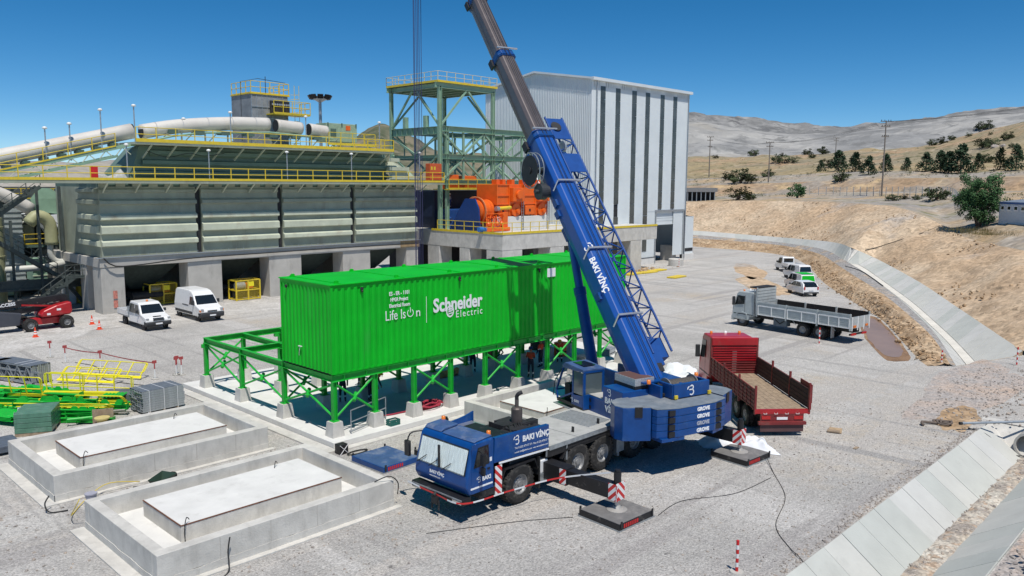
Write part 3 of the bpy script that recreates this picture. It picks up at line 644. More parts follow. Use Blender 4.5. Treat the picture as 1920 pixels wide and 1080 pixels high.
def xbrace(p0, p1, q0, q1):
    mid = [(Vector(p0)+Vector(q1))/2]
    for a, c in ((p0, q1), (p1, q0)):
        B().tube(a, c, .052, 8).obj('brace', greend, fr, smooth=False)
    B().tube(mid[0]-Vector((.16, .16, .12)), mid[0]+Vector((.16, .16, .12)), .085, 8).obj('gusset', greend, fr)
def bay(x0, y0, x1, y1):
    p0, p1 = Vector((x0, y0, .2)), Vector((x0, y0, zt-.45)); q0, q1 = Vector((x1, y1, .2)), Vector((x1, y1, zt-.45)); d = (Vector((x1, y1, 0))-Vector((x0, y0, 0))).normalized()*.13
    xbrace(p0+d, p1+d, q0-d, q1-d)
for i in (0, 2, 4, 6, 8): bay(fx[i], 0, fx[i+1], 0); bay(fx[i], fy[1], fx[i+1], fy[1])
for j in (0, 1, 2): bay(0, fy[j], 0, fy[j+1])
bay(0, fy[3], fx[1], fy[3]); bay(fx[9], 0, fx[9], fy[1])
B().box(-.22, -.11, fy[3]-.05, fy[3]+.08, zt-.55, zt-.35).obj('bracket', greend, fr); B().box(fx[2]-.35, fx[2]-.12, fy[3]-.1, fy[3]+.1, zt-.5, zt-.3).obj('bracket', greend, fr)

# ------------------------------------------------------------------ ore bins on concrete legs
Y0 = 73.41
ob = T('ore_bins', 'grey green steel ore bins on thick concrete legs with yellow railed walkways', 'silo', (25, Y0, 0))
def ox(x): return x-25
PX = [(25.0, 26.95), (32.65, 35.95), (40.95, 44.6), (49.7, 53.3), (58.4, 60.2)]
for a, c in PX:
    B().box(ox(a), ox(c), 0, 2.0, -.1, 4.06).obj('leg', concd, ob, bevel=.04, seg=1)
    B().box(ox(a), ox(c), 11.0, 13.0, -.1, 4.06).obj('leg', concd, ob)
B().box(0, 1.6, 3.6, 5.1, -.1, 4.06).obj('leg', concd, ob, bevel=.04, seg=1)
B().box(-.06, ox(60.26), -.05, 13.1, 4.06, 4.88).obj('ring_beam', concd, ob, bevel=.03, seg=1)
B().box(-.35, ox(60.4), -.22, .1, 4.885, 4.95).obj('base_flange', galv, ob)
for i in range(46): B().box(.2+i*.76, .23+i*.76, -.2, -.17, 4.95, 5.18).obj('anchor_bolt', galv, ob)
# hoppers under the bins, inside the legs
for a in (29.8, 38.4, 47.2, 55.9):
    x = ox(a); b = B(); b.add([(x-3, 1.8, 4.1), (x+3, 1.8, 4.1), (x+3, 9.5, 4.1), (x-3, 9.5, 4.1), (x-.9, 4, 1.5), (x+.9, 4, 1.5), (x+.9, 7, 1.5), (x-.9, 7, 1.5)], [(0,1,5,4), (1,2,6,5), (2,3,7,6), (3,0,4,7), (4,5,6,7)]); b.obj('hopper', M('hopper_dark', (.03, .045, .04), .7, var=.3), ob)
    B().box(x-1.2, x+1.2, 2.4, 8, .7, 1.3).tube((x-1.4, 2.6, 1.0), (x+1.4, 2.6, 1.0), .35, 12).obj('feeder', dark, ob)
B().box(ox(26.9), ox(59), 12.4, 12.5, 0, 4.05).obj('back_wall', concd, ob)
gaps = [25.3, 34.02, 42.5, 51.25, 60.0]
bands = [(9.52, 9.84), (8.19, 8.56), (6.98, 7.6), (5.91, 6.28), (10.55, 10.8)]
for i in range(4):
    a, c = ox(gaps[i])+(.28 if i else 0), ox(gaps[i+1])-.28
    if i == 3: c += .28
    B().box(a, c, .3, 11.5, 4.93, 11.0).obj('bin_shell', tank, ob); B().box(a, c, .42, 11.4, 11.001, 11.345).obj('recess_shade_fill', tankd, ob)  # dark fill on top stands in for shade in the openings between blocks
    for k, (z0, z1) in enumerate(bands):
        d = .34 if k < 4 else .16
        b = B(); b.prism([(.302, z0-.1), (.3-d, z0), (.3-d*.92, z1-.05), (.302, z1+.12)], a-.02, c+.02, 'x'); b.obj('stiffener_band', tankl if k in (1, 2, 3) else tank, ob)
    n = 6
    for k in range(n): B().box(a+(c-a)*k/n, a+(c-a)*(k+.55)/n, .16, .29, 11.03, 11.33).obj('top_block', tank, ob)
    B().box(a, c, .18, .3, 10.98, 11.02).obj('top_flange', tank, ob)
for k, (z0, z1) in enumerate(bands):
    B().prism([(.0, z0), (0, z1), (.32, z1+.1), (.32, z0-.1)], .5, 5.2, 'y').obj('stiffener_band', tankl if k in (1, 2, 3) else tank, ob)
for g_ in gaps[1:4]: B().box(ox(g_)-.22, ox(g_)+.22, .5, .6, 4.93, 11.0).obj('gap_plate', dark, ob)
# lower walkway
B().box(-22, ox(63.2), -1.15, .28, 11.36, 11.5).obj('walkway', tankl, ob); B().box(-22, ox(63.2), -1.2, -1.152, 11.3, 11.56).obj('walkway_edge', tank, ob)
B().box(-22, ox(63.25), -1.23, -1.202, 11.56, 11.78).obj('kick_plate', yellow, ob)
railing(ob, [(-22, -1.18, 11.56), (ox(63.2), -1.18, 11.56), (ox(63.2), .3, 11.56)], yellow, 1.15, 1.75, .035, 0)
for i in range(14): B().bar((.6+i*2.7, -1.05, 11.34), (.6+i*2.7, .2, 10.5), .09, .12).obj('bracket', tankl, ob)
# upper bins and deck
xa, xb_ = ox(29.4), ox(57.3)
b = B(); b.add([(xa-.8, 2.2, 11.5), (xb_, 2.2, 11.5), (xb_, 2.3, 14.7), (xa+.3, 2.3, 14.7), (xa-1.2, 9, 11.5), (xb_, 9, 11.5), (xb_, 9, 14.7), (xa+1.6, 9, 14.7)], [(0,1,2,3), (4,0,3,7), (1,5,6,2), (3,2,6,7)]); tankg = M('bin_green', (.15, .22, .17), .6, var=.16, vs=.5, world=True); b.obj('upper_bin_shell', tankg, ob)
for z0, y0 in ((12.2, 1.95), (13.2, 1.98), (14.1, 2.0)): B().prism([(y0+.2, z0-.3), (y0-.1, z0-.12), (y0-.1, z0+.2), (y0+.25, z0+.3)], xa-.4+(z0-12.2)*.8, xb_+.1, 'x').obj('stiffener_band', tankg, ob)
b = B(); b.add([(xb_+.05, 1.3, 11.5), (xb_+4.2, 1.3, 11.5), (xb_+3.2, 1.6, 12.5), (xb_+2., 1.9, 13.4), (xb_+.05, 2.4, 14.5)], [(0,1,2,3,4)]); b.obj('end_plate', tankl, ob)
for (a, c, z0, z1) in ((xb_-.3, xb_+2.6, 12.9, 13.3), (xb_-.3, xb_+1.2, 13.9, 14.3), (xb_-.3, xb_+4.2, 11.9, 12.3)): B().box(a, c, 1.2, 1.7, z0, z1).obj('end_band', tankl, ob)
dk0, dk1 = ox(28.6), ox(56.8)
B().box(dk0, dk1, .1, 5.5, 14.75, 14.95).obj('upper_deck', tankl, ob); B().box(dk0, dk1, .03, .098, 14.95, 15.25).obj('kick_plate', yellow, ob)
railing(ob, [(dk0, .08, 14.97), (dk1, .08, 14.97), (dk1, 5, 14.97)], yellow, 1.25, 1.72, .035, 0)
for i in range(13): B().bar((dk0+1.4+i*2.2, .2, 14.74), (dk0+1.2+i*2.2, 1.9, 13.6), .09, .14).obj('bracket', tankl, ob)
B().path(catmull([(dk0+1.2, .9, 14.2), (dk0+3, .9, 13.7), (dk0+5, .9, 14.1), (dk0+6.5, .9, 13.9), (dk0+8.5, .9, 14.2)], 20), .03, 5).obj('hanging_cable', cable, ob)
B().path(catmull([(.2, -.3, 4.9), (1, -.35, 4.2), (3, -.3, 4.15), (8, -.25, 4.45), (15, -.25, 4.5), (24, -.25, 4.55), (35, -.25, 4.5)], 60), .06, 6).obj('service_cable', cable, ob)
B().box(ox(57.5), ox(60.27), -.06, .06, 4.1, 4.88).obj('rust_stain_plate', M('rust_streak', (.34, .25, .14), .9, var=.3, vs=1.2, dirt=((.24, .12, .05), .5, 1.4, .3)), ob)
B().box(.9, 1.25, -.06, -.045, 1.3, 2.0).box(.9, 1.25, -.06, -.045, .5, 1.15).obj('notice_board', M('notice', (.55, .2, .15), .6, var=.4, vs=9), ob)

# clutter on the walkway: wrapped equipment and a red cabinet
tag(B().box(24.55, 25.1, 72.9, 73.25, 11.5, 12.75).obj('hydrant_cabinet', stripe_r, bevel=.02), 'small red cabinet on the left walkway', 'cabinet')
oc = T('control_cabinet', 'orange steel cabinet with yellow labels at the walkway end', 'cabinet', (61.35, 72.6, 11.5))
B().box(0, 1.8, 0, .8, 0, 2.25).obj('body', M('cabinet_red', (.55, .10, .03), .5), oc, bevel=.03); B().box(.15, .4, -.012, 0, 1.5, 1.9).box(.6, .85, -.012, 0, 1.5, 1.9).obj('label_plate', yellow, oc)
B().box(.02, 1.78, -.01, 0, 1.0, 1.06).obj('door_seam', dark, oc)
wr = B(); rr = []
for i in range(22):
    t = i/21; r = []
    for j in range(9):
        u = j/8; r.append(Vector((24.8+3.4*t, 74.0+1.2*u, 11.52+(.55+.35*t+.3*math.sin(t*9))*math.sin(pi*u)**.6*min(1, t*6, (1-t)*5)+.18*noise.noise(Vector((t*9, u*4, 1))))))
    rr.append(r)
tag(wr.grid(rr).obj('wrapped_equipment', M('grey_sheet', (.42, .42, .40), .8, var=.25, vs=3), smooth=False), 'white sheeted pile of equipment on the left walkway', 'sheeting')

# lamps: pole with a round head
def lamp(x, y, z0, z1, label, tilt=0.):
    t = T('walkway_lamp', label, 'lamp', (x, y, z0), 0, 'lamps along the ore bin walkways')
    B().tube((0,0,0), (tilt,0,z1-z0), .055, 8).obj('pole', galv, t)
    B().lathe([(.0, .13), (.13, .1), (.2, 0), (.18, -.07), (.0, -.11)], 14, (tilt, 0, z1-z0)).obj('lamp_head', M('lamp_white', (.78, .78, .75), .4, var=.03), t, smooth=True)
for i, (x, y, z0, z1) in enumerate(((27.3, 72.35, 11.5, 14.6), (34.6, 72.35, 11.5, 14.35), (42.65, 72.35, 11.5, 14.45), (50.3, 72.35, 11.5, 14.5), (59.6, 72.35, 11.5, 14.9))):
    lamp(x, y, z0, z1, ('leftmost', 'second', 'third', 'fourth', 'rightmost')[i]+' white headed lamp, counted from the left, on the lower bin walkway')
for i, (x, y, z0, z1) in enumerate(((21.9, 75.2, 13.2, 15.85), (23.8, 75.2, 13.2, 16.3), (26.2, 74.8, 14, 17.6), (28.8, 74.2, 14.97, 18.1), (34.2, 76.4, 16.2, 17.4), (37.8, 74.2, 14.97, 18.1), (46.3, 74.6, 14.97, 18.25), (55.4, 74.2, 14.97, 18.15))):
    lamp(x, y, z0, z1, 'lamp '+('leftmost of all along the rising tube', 'second from the left along the rising tube', 'third from the left, above the rising tube', 'at the bend of the pale tube', 'peeping just over the pale tube crest', 'with thin dark head over the tube middle', 'beside the tube end openings', 'at the right end of the upper deck')[i])

# covered conveyors
def rtube(b, pts, r, n=20): b.path(catmull(pts, max(8, len(pts)*6)), r, n)
cv = T('tube_conveyor', 'pale round covered conveyor arching along the top of the bins', 'conveyor', (30, 76.6, 15))
segs = [[(30.3, 16.0), (33, 16.55), (36, 16.95), (39.5, 17.25), (43.1, 17.38)], [(44.0, 17.3), (46.9, 17.15)], [(47.9, 17.1), (50.0, 16.95)]]
for s_ in segs:
    b = B(); p3 = [(x-30, 0, z-15+.0) for x, z in s_]; rtube(b, p3, .66, 24); b.obj('tube_cover', cream, cv, smooth=True)
    e = p3[0]; B().lathe([(.0, 0), (.62, 0)], 20, (e[0]-.05, e[1], e[2]), 'x').obj('tube_mouth', dark, cv)
for x in (31.5, 34, 36.5, 39, 41.5): B().lathe([(.68, -.02), (.68, .02)], 24, (x-30, 0, {31.5: 16.27, 34: 16.7, 36.5: 17.01, 39: 17.22, 41.5: 17.34}[x]-15), 'x').obj('seam_ring', alu, cv)
b = B().path([(x-30, .0, z-15-.78) for x, z in ((30, 15.75), (33, 16.5), (36, 16.95), (43, 17.3), (50.5, 17))], .09, 6); b.path([(x-30, -.55, z-15-.78) for x, z in ((30, 15.75), (33, 16.5), (36, 16.95), (43, 17.3), (50.5, 17))], .1, 6); b.obj('stringer', towerg, cv)
for i in range(9):
    x = 31.5+i*2.3; B().bar((x-30, -.55, 0), (x-30+.0, -.55, 1.2 if i else .7), .12).bar((x-30, -.55, 0), (x-30+1.3, -.55, 1.25), .08).obj('support_leg', M('truss_grey', (.2, .23, .2), .6), cv)
for i in range(7): B().box(32.5+i*2.6-30, 33.4+i*2.6-30, -.7, .3, .95+.1*(i > 1), 1.3+.1*(i > 1)).obj('idler_frame', tankd, cv)
ic = T('rising_conveyor', 'pale covered conveyor rising from the left to the bin top', 'conveyor', (8, 76.2, 0))
b = B(); rtube(b, [(0, 0, 10.75), (10.7, 0, 13.35), (21.3, 0, 16.0)], .68, 24); b.obj('tube_cover', cream, ic, smooth=True)
B().lathe([(0, 0), (.64, 0)], 20, (21.32, 0, 16.0), 'x').obj('tube_mouth', dark, ic)
for yy in (-1.35, -.3):
    B().bar((0, yy, 9.6), (21, yy, 14.8), .12, .3).obj('stringer', towerg, ic); B().bar((0, yy, 8.8), (19.5, yy, 13.7), .1, .22).obj('bottom_chord', towerg, ic)
for i in range(14):
    x = 1+i*1.4; z = 9.6+x*.2476; B().bar((x, -1.35, z-.8), (x+.7, -1.35, z+.1), .07).bar((x+.7, -1.35, z+.1), (x+1.4, -1.35, z-.5), .07).obj('lattice', tankl, ic)
    B().box(x, x+.5, -.9, .2, z+.2, z+.5).obj('idler_frame', tankd, ic)
railing(ic, [(0, -1.45, 9.7), (19.3, -1.45, 14.5)], yellow, 1.15, 1.9, .032, .12)
dh = T('drive_house', 'light green box of conveyor drive machinery on the upper deck', 'machinery', (50.4, 77.2, 15))
B().box(0, 4.1, 0, 2, 1.0, 3.0).obj('housing', M('light_green', (.30, .40, .28), .6, var=.15), dh, bevel=.03)
B().box(.6, 1.3, -.05, 0, 1.6, 2.4).obj('hatch', tankd, dh); B().box(2.6, 3.2, -.03, 0, 2.3, 2.8).obj('warning_plate', orange, dh)
for x in (.2, 2, 3.9): B().box(x, x+.15, -.06, 0, 2.7, 3.05).obj('lug', tankd, dh)
B().box(-.6, 5.6, -1.4, -1.3, .55, .8).obj('kick_plate', yellow, dh); railing(dh, [(-.5, -1.35, .8), (5.6, -1.35, .8), (5.6, .6, .8)], yellow, 1.1, 1.5, .032, 0)
for x in (.2, 2.5, 4.8): B().box(x, x+.2, -1.2, -1, 0, .6).obj('leg', towerg, dh)

# dust tower behind the bins
dt = T('filter_tower', 'grey panelled filter tower with yellow railed platforms behind the bins', 'tower', (45.3, 84, 0))
B().box(0, 4.5, 0, 4.5, 10, 21.2).obj('shell', M('tower_grey', (.26, .27, .28), .6, var=.25, vs=1.2, dirt=((.13, .1, .09), .3, .9, .3), world=True), dt)
for i in range(8): B().box(i*.64, i*.64+.05, -.05, 0, 12, 21.1).obj('rib', galv, dt)
for z in (18.6, 19.8): B().box(-.05, 4.55, -.07, 0, z, z+.07).obj('band', galv, dt)
B().box(2.2, 4.6, -.3, -.1, 19.3, 20.6).obj('nozzle_bank', dark, dt)
for i in range(8): B().lathe([(0, -.12), (.12, -.1), (.12, 0)], 10, (2.45+i*.29, -.3, 20.2), 'y').obj('nozzle', alu, dt)
B().box(1.8, 6.4, -1.7, 0, 19.0, 19.12).obj('platform', yellow, dt); railing(dt, [(1.8, -1.7, 19.1), (6.4, -1.7, 19.1), (6.4, .5, 19.1)], yellow, 1.4, 1.1, .035, .15)
B().box(-.1, 4.8, -.1, 4.6, 21.2, 21.32).obj('platform', yellow, dt); railing(dt, [(0, 4.4, 21.3), (0, 0, 21.3), (4.7, 0, 21.3), (4.7, 4.4, 21.3)], yellow, 1.3, 1.2, .035, .12)
for z in (14+i*.5 for i in range(16)): B().path([(5.2, -.2, z), (5.9, -.2, z), (5.9, .5, z), (5.2, .5, z)], .02, 4).obj('ladder_hoop', yellow, dt)
B().tube((5.3, -.2, 13), (5.3, -.2, 22.5), .03, 5).tube((5.9, -.2, 13), (5.9, -.2, 22.5), .03, 5).obj('ladder_rail', yellow, dt)
B().path([(-1.2, 0, 16), (-1.2, 0, 22.4), (.9, 0, 22.9), (4.3, 0, 22.7)], .03, 5).tube((1.8, 0, 21.3), (1.8, 0, 23.2), .04, 6).obj('wire_mast', dark, dt)
ms = T('floodlight_mast', 'tall lattice mast topped by a ring of dark floodlights', 'mast', (61.6, 95.6, 0))
B().tube((0, 0, 0), (0, 0, 22.6), .28, 10, .2).obj('pole', galv, ms)
B().lathe([(.2, -.4), (.9, 0), (.9, .12), (.2, .15)], 16, (0, 0, 22.6)).obj('head_ring', galv, ms)
for i in range(9):
    t = 2*pi*i/9; b = B(Matrix.Translation((1.35*math.cos(t), 1.35*math.sin(t), 22.9)) @ Matrix.Rotation(t, 4, 'Z') @ Matrix.Rotation(.5, 4, 'Y')); b.box(-.1, .15, -.38, .38, -.28, .28); b.obj('floodlight', black, ms)

# ------------------------------------------------------------------ feeders with yellow guards at the legs
def cage(x, y, label):
    t = T('guarded_winch', label, 'guard', (x, y, 0), 0, 'yellow guarded machines')
    Wd, D, H = 2.5, 1.5, 1.95
    for a in (0, Wd/2, Wd):
        for c in (0, D): B().box(a-.06, a+.06, c-.06, c+.06, 0, H).obj('post', yellow, t)
    for z in (.12, 1.0, H):
        B().box(0, Wd, -.04, .04, z-.05, z+.05).box(0, Wd, D-.04, D+.04, z-.05, z+.05).box(-.04, .04, .04, D-.04, z-.05, z+.05).box(Wd-.04, Wd+.04, .04, D-.04, z-.05, z+.05).obj('rail', yellow, t)
    b = B()
    for i in range(24): b.box(i*Wd/24, i*Wd/24+.012, -.02, -.008, .12, H)
    for i in range(18): b.box(0, Wd, -.02, -.008, .12+i*.1, .13+i*.1)
    b.obj('mesh_panel', yellow, t)
    B().tube((.35, .8, 1.35), (1.25, .8, 1.35), .38, 16).obj('drum', galv, t); B().box(1.45, 2.05, .4, 1.1, 1.05, 1.6).obj('motor', orange, t, bevel=.08); B().box(.2, 2.2, .3, 1.2, .3, .95).obj('bed', dark, t)
    B().box(1.3, 1.85, -.05, -.03, 1.35, 1.8).obj('sign', yellowb, t)
cage(30.0, 75.8, 'yellow mesh guard with grey drum behind the white pickup'); cage(37.1, 73.0, 'yellow mesh guard with warning sign right of the white van')

# ------------------------------------------------------------------ tall white building
wb = T('white_hall', 'tall white clad industrial hall with vertical dark window strips', 'building', (83.7, 66.6, 0))
LX, LY, EZ, RZ = 23.2, 19.8, 24.9, 26.5
strips = [(85.5, 86.42), (88.78, 89.7), (92.5, 93.45), (95.7, 96.65), (99.4, 100.3), (102.7, 103.6)]
cuts = [0]+[v-83.7 for s_ in strips for v in s_]+[LX]
for i in range(0, len(cuts), 2):
    a, c = cuts[i], cuts[i+1]
    if i == 8: B().grid(corrugated(c-a, EZ-7.6, .25, .03, .4, .1, 7.6)).obj('cladding', clad, wb).location = (a, 0, 0); continue
    if i == 10: B().grid(corrugated(c-a, EZ-7.6, .25, .03, .4, .1, 7.6)).obj('cladding', clad, wb).location = (a, 0, 0); continue
    B().grid(corrugated(c-a, EZ-.95, .25, .03, .4, .1, .95)).obj('cladding', clad, wb).location = (a, 0, 0)
dx0, dx1 = 99.0-83.7, 106.1-83.7
B().grid(corrugated(dx0-cuts[7]-.0-.0, 6.65, .25, .03, .4, .1, .95)).obj('cladding', clad, wb).location = (cuts[7]+.004, 0.02, 0)
B().grid(corrugated(LX-dx1, 6.65, .25, .03, .4, .1, .95)).obj('cladding', clad, wb).location = (dx1, 0.0, 0)
B().grid(corrugated(LX, .8, .5, .02, .4, .1, EZ-.8)).obj('eave_band', clad, wb).location = (0, -.01, 0)
for si, (a, c) in enumerate(strips):
    z = 24.2; x0, x1 = a-83.7, c-83.7; zend = 1.5 if si < 4 else 7.9; k = 0
    B().box(x0-.02, x1+.02, .08, .12, zend-.1, z+.1).obj('window_frame', galv, wb)
    while z > zend+.4:
        hh = 1.72; z0 = max(zend, z-hh)
        if not (si == 1 and k == 9): B().box(x0-.06, x1+.06, -.045, -.01, z0+.07, z).obj('pane', skylight, wb)
        else: B().box(x0, x1, .07, .079, z0+.06, z).obj('open_pane', dark, wb)
        z = z0; k += 1
b = B(Matrix.Translation((0, LY, 0)) @ Matrix.Rotation(-pi/2, 4, 'Z'))
n = 66; per = LY/n; lo, hi = [], []
for i in range(n):
    for (f_, y) in ((0, 0), (.4, 0), (.5, -.05), (.9, -.05)):
        x = (i+f_)*per; lo.append(Vector((x, y, 0))); hi.append(Vector((x, y, EZ+(RZ-EZ)*(1-abs(x/LY-.5)*2))))
lo.append(Vector((LY, 0, 0))); hi.append(Vector((LY, 0, EZ))); b.grid([lo, hi]); b.obj('gable_cladding', clad, wb)
B().box(-.35, LX+.3, -.5, -.05, EZ-.1, EZ+.28).obj('gutter', clad, wb)
b = B(); b.add([(-.4, -.45, EZ+.2), (LX+.3, -.45, EZ+.2), (LX+.3, LY/2, RZ+.25), (-.4, LY/2, RZ+.25), (-.4, LY+.4, EZ+.2), (LX+.3, LY+.4, EZ+.2)], [(0,1,2,3), (3,2,5,4)]); b.add([(-.42, -.45, EZ-.05), (-.42, -.45, EZ+.21), (-.42, LY/2, RZ+.26), (-.42, LY/2, RZ), (-.42, LY+.4, EZ-.05), (-.42, LY+.4, EZ+.21)], [(0,3,2,1), (3,4,5,2)]); b.obj('roof', clad, wb)
B().box(LX, LX+.05, 0, LY, .9, EZ).obj('end_wall', clad, wb)
B().box(-.05, dx0, -.08, .3, -.1, .95).box(dx1, LX+2.6, -.08, .3, -.1, .95).obj('plinth', concw, wb)
B().box(-.02, dx0, -.12, -.03, .93, 1.0).obj('drip_flashing', dark, wb)
B().box(dx0-.25, dx0, -.12, .2, 0, 7.6).box(dx1, dx1+.2, -.12, .2, 0, 7.6).box(dx0-.3, dx1+.25, -.14, .2, 7.5, 7.8).obj('door_frame', galv, wb)
B().box(dx0, dx1, .15, .25, 5.8, 7.5).box(dx0, dx1, .1, .3, 5.6, 5.8).obj('roller_shutter', clad, wb)
for z in (6.2, 6.6, 7.0): B().box(dx0, dx1, .12, .16, z, z+.05).obj('shutter_slat', clad, wb)
B().box(dx0-1, dx1+.2, 9, 9.1, 0, 7.6).box(dx0-1.1, dx0-1, .3, 9.1, 0, 7.6).obj('interior_wall', tankd, wb)
B().tube((dx0+3.4, 5, 2.6), (dx0+3.4, 5, 5.4), 2.4, 24).tube((dx0+3.4, 5, 0), (dx0+3.4, 5, 2.6), .4, 10).obj('interior_tank', M('tank_grey', (.12, .14, .14), .5), wb)
B().box(dx1-1.5, dx1-.2, .8, 2.8, 0, 2.3).obj('interior_plinth', conc, wb)
for x in (.8, LX-.3): B().tube((x, -.2, .3), (x, -.2, EZ), .07, 8).obj('downpipe', galv, wb)
B().grid(corrugated(2.5, 5.7, .25, .03, .4, .1, .95)).obj('annex_wall', clad, wb).location = (LX+.05, .1, 0)
b = B(); b.add([(LX, .05, 6.9), (LX+2.7, .05, 6.5), (LX+2.7, 8, 6.5), (LX, 8, 6.9)], [(0,1,2,3)]); b.obj('annex_roof', clad, wb); B().box(LX+2.5, LX+2.55, .1, 8, .9, 6.5).obj('annex_end', clad, wb); B().box(LX+.1, LX+2.5, .06, .09, 1.3, 1.8).obj('annex_vent', dark, wb)
tag(B().lathe([(0, 1.0), (1.0, 1.0), (1.05, .95), (1.05, 0)], 28, (98.4, 62.6, 0)).obj('concrete_ring', conc), 'squat round concrete ring lying before the hall door', 'concrete ring')

# ------------------------------------------------------------------ green steel tower and truss
tw = T('steel_tower', 'open green steel tower with railed top platform and long truss', 'tower', (63.5, 73.3, 6))
TX, TY, TZ = 8.8, 9.2, 17.3
for x in (0, TX):
    for y in (0, TY): B().hbeam((x, y, 0), (x, y, TZ-.5), .42 if (x, y) == (0, 0) else .36, .42, .04, (1, 0, 0)).obj('column', towerg, tw)
B().hbeam((1.1, 0, 0), (1.1, 0, 12.2), .36, .4, .04, (1, 0, 0)).obj('column', towerg, tw)
for y in (0, TY): B().hbeam((-.7, y, TZ-.4), (TX+.4, y, TZ-.4), .3, .6, .04).obj('top_beam', towerg, tw)
for i in range(6): B().hbeam((i*TX/5, .2, TZ-.4), (i*TX/5, TY-.2, TZ-.4), .25, .5, .03).obj('top_joist', towerg, tw)
for i in range(9): B().box(.1, TX-.1, .4+i*1.05, .5+i*1.05, TZ-.2, TZ-.1).obj('joist', towerg, tw)
B().box(-.5, TX+.4, -.3, TY+.3, TZ-.08, TZ).obj('platform', tankd, tw)
B().box(-.55, TX+.45, -.36, -.3, TZ-.1, TZ+.15).box(-.55, -.5, -.3, TY+.3, TZ-.1, TZ+.15).obj('kick_plate', yellow, tw)
railing(tw, [(-.5, TY+.3, TZ), (-.5, -.3, TZ), (TX+.4, -.3, TZ), (TX+.4, TY+.3, TZ), (-.5, TY+.3, TZ)], M('rail_cream', (.66, .60, .38), .5, var=.08), 1.15, 1.3, .03, 0)
zA, zB, zC = 11.9, 8.65, 5.6
def tb(p, q, w=.26, h=.34): B().hbeam(p, q, w, h, .03).obj('truss_chord', towerg, tw)
def td(p, q, w=.22): B().bar(p, q, w, w).obj('truss_member', towerg, tw)
XL = 26
for y in (0, TY):
    tb((.2, y, zA), (XL, y, zA), .45, .66); tb((.2, y, zB), (XL, y, zB), .45, .58); tb((.2, y, zC), (XL, y, zC), .4, .55)
    nx = [.3+i*3.45 for i in range(8)]
    for i in range(7):
        td((nx[i+1], y, zC+.2), (nx[i+1], y, zA-.2), .22)
        if i % 2 == 0: td((nx[i], y, zA-.3), (nx[i+1], y, zB+.2)); td((nx[i], y, zC+.2), (nx[i+1], y, zB-.2))
        else: td((nx[i], y, zB+.2), (nx[i+1], y, zA-.3)); td((nx[i], y, zB-.2), (nx[i+1], y, zC+.2))
        td((nx[i]+1.7, y, zB+.2), (nx[i]+1.7, y, zA-.2), .12)
for x in (0, TX, 17, 25):
    tb((x, .25, zA-.2), (x, TY-.25, zA-.2), .4, .9 if x == 0 else .4); tb((x, .25, zB), (x, TY-.25, zB)); 
    td((x, .2, zB+.2), (x, TY/2, zC+.3)); td((x, TY-.2, zB+.2), (x, TY/2, zC+.3)); td((x, .2, zA-.8), (x, TY/2, zB+.3)); td((x, TY-.2, zA-.8), (x, TY/2, zB+.3)); tb((x, .25, zC), (x, TY-.25, zC))
for i in range(8): B().box(-.14, .14, 1+i, 1.05+i, zA-.6, zA+.2).obj('stiffener', towerg, tw)
for y in (2.3, 6.2): B().box(-.2, .3, y, y+.5, zA+.25, zA+1.6).obj('stub', towerg, tw)
# leaning braces of the upper storey
for (p, q) in (((0, .2, 12.3), (0, TY*.45, TZ-.8)), ((0, TY-.2, 12.3), (0, TY*.55, TZ-.8)), ((.2, 0, 12.3), (TX*.48, 0, TZ-.8)), ((TX-.2, 0, 12.3), (TX*.52, 0, TZ-.8)), ((TX, .2, 12.3), (TX, TY*.5, TZ-.8)), ((.2, TY, 12.3), (TX*.5, TY, TZ-.8)), ((TX-.2, TY, 12.3), (TX*.52, TY, TZ-.8))):
    td(p, q, .2)
# ------------------------------------------------------------------ concrete machine table and crushing machine
mt = T('machine_table', 'thick concrete machine table on legs behind the green room', 'concrete structure', (63, 62.3, 0))
B().box(0, 30, 0, 24, 4.1, 6).obj('table_top', conc, mt, bevel=.04, seg=1)
for (x, y, w, d) in ((0, 0, 3.2, 2.6), (0, 5.4, 2, 1.7), (0, 10.6, 2, 2.2), (8, 0, 2.5, 2), (16, 0, 2.5, 2), (24, 0, 2.5, 2), (8, 10, 2, 2), (16, 10, 2, 2)): B().box(x+.02, x+w, y+.02, y+d, -.1, 4.1).obj('leg', conc, mt, bevel=.04, seg=1)
B().box(-.06, 30, -.05, 0, 5.86, 6.12).box(-.05, 0, 0, 12, 5.86, 6.12).obj('kick_plate', yellow, mt)
railing(mt, [(.05, 11, 6.0), (.05, .05, 6.0), (15, .05, 6.0)], yellow, 1.15, 1.5, .032, 0)
B().box(2, 28, 12, 23, .5, 4.0).obj('dark_services', dark, mt)
cm_ = T('crushing_machine', 'bright orange crushing machine with round gearbox housings and tall square chutes', 'machine', (65.6, 66, 6))
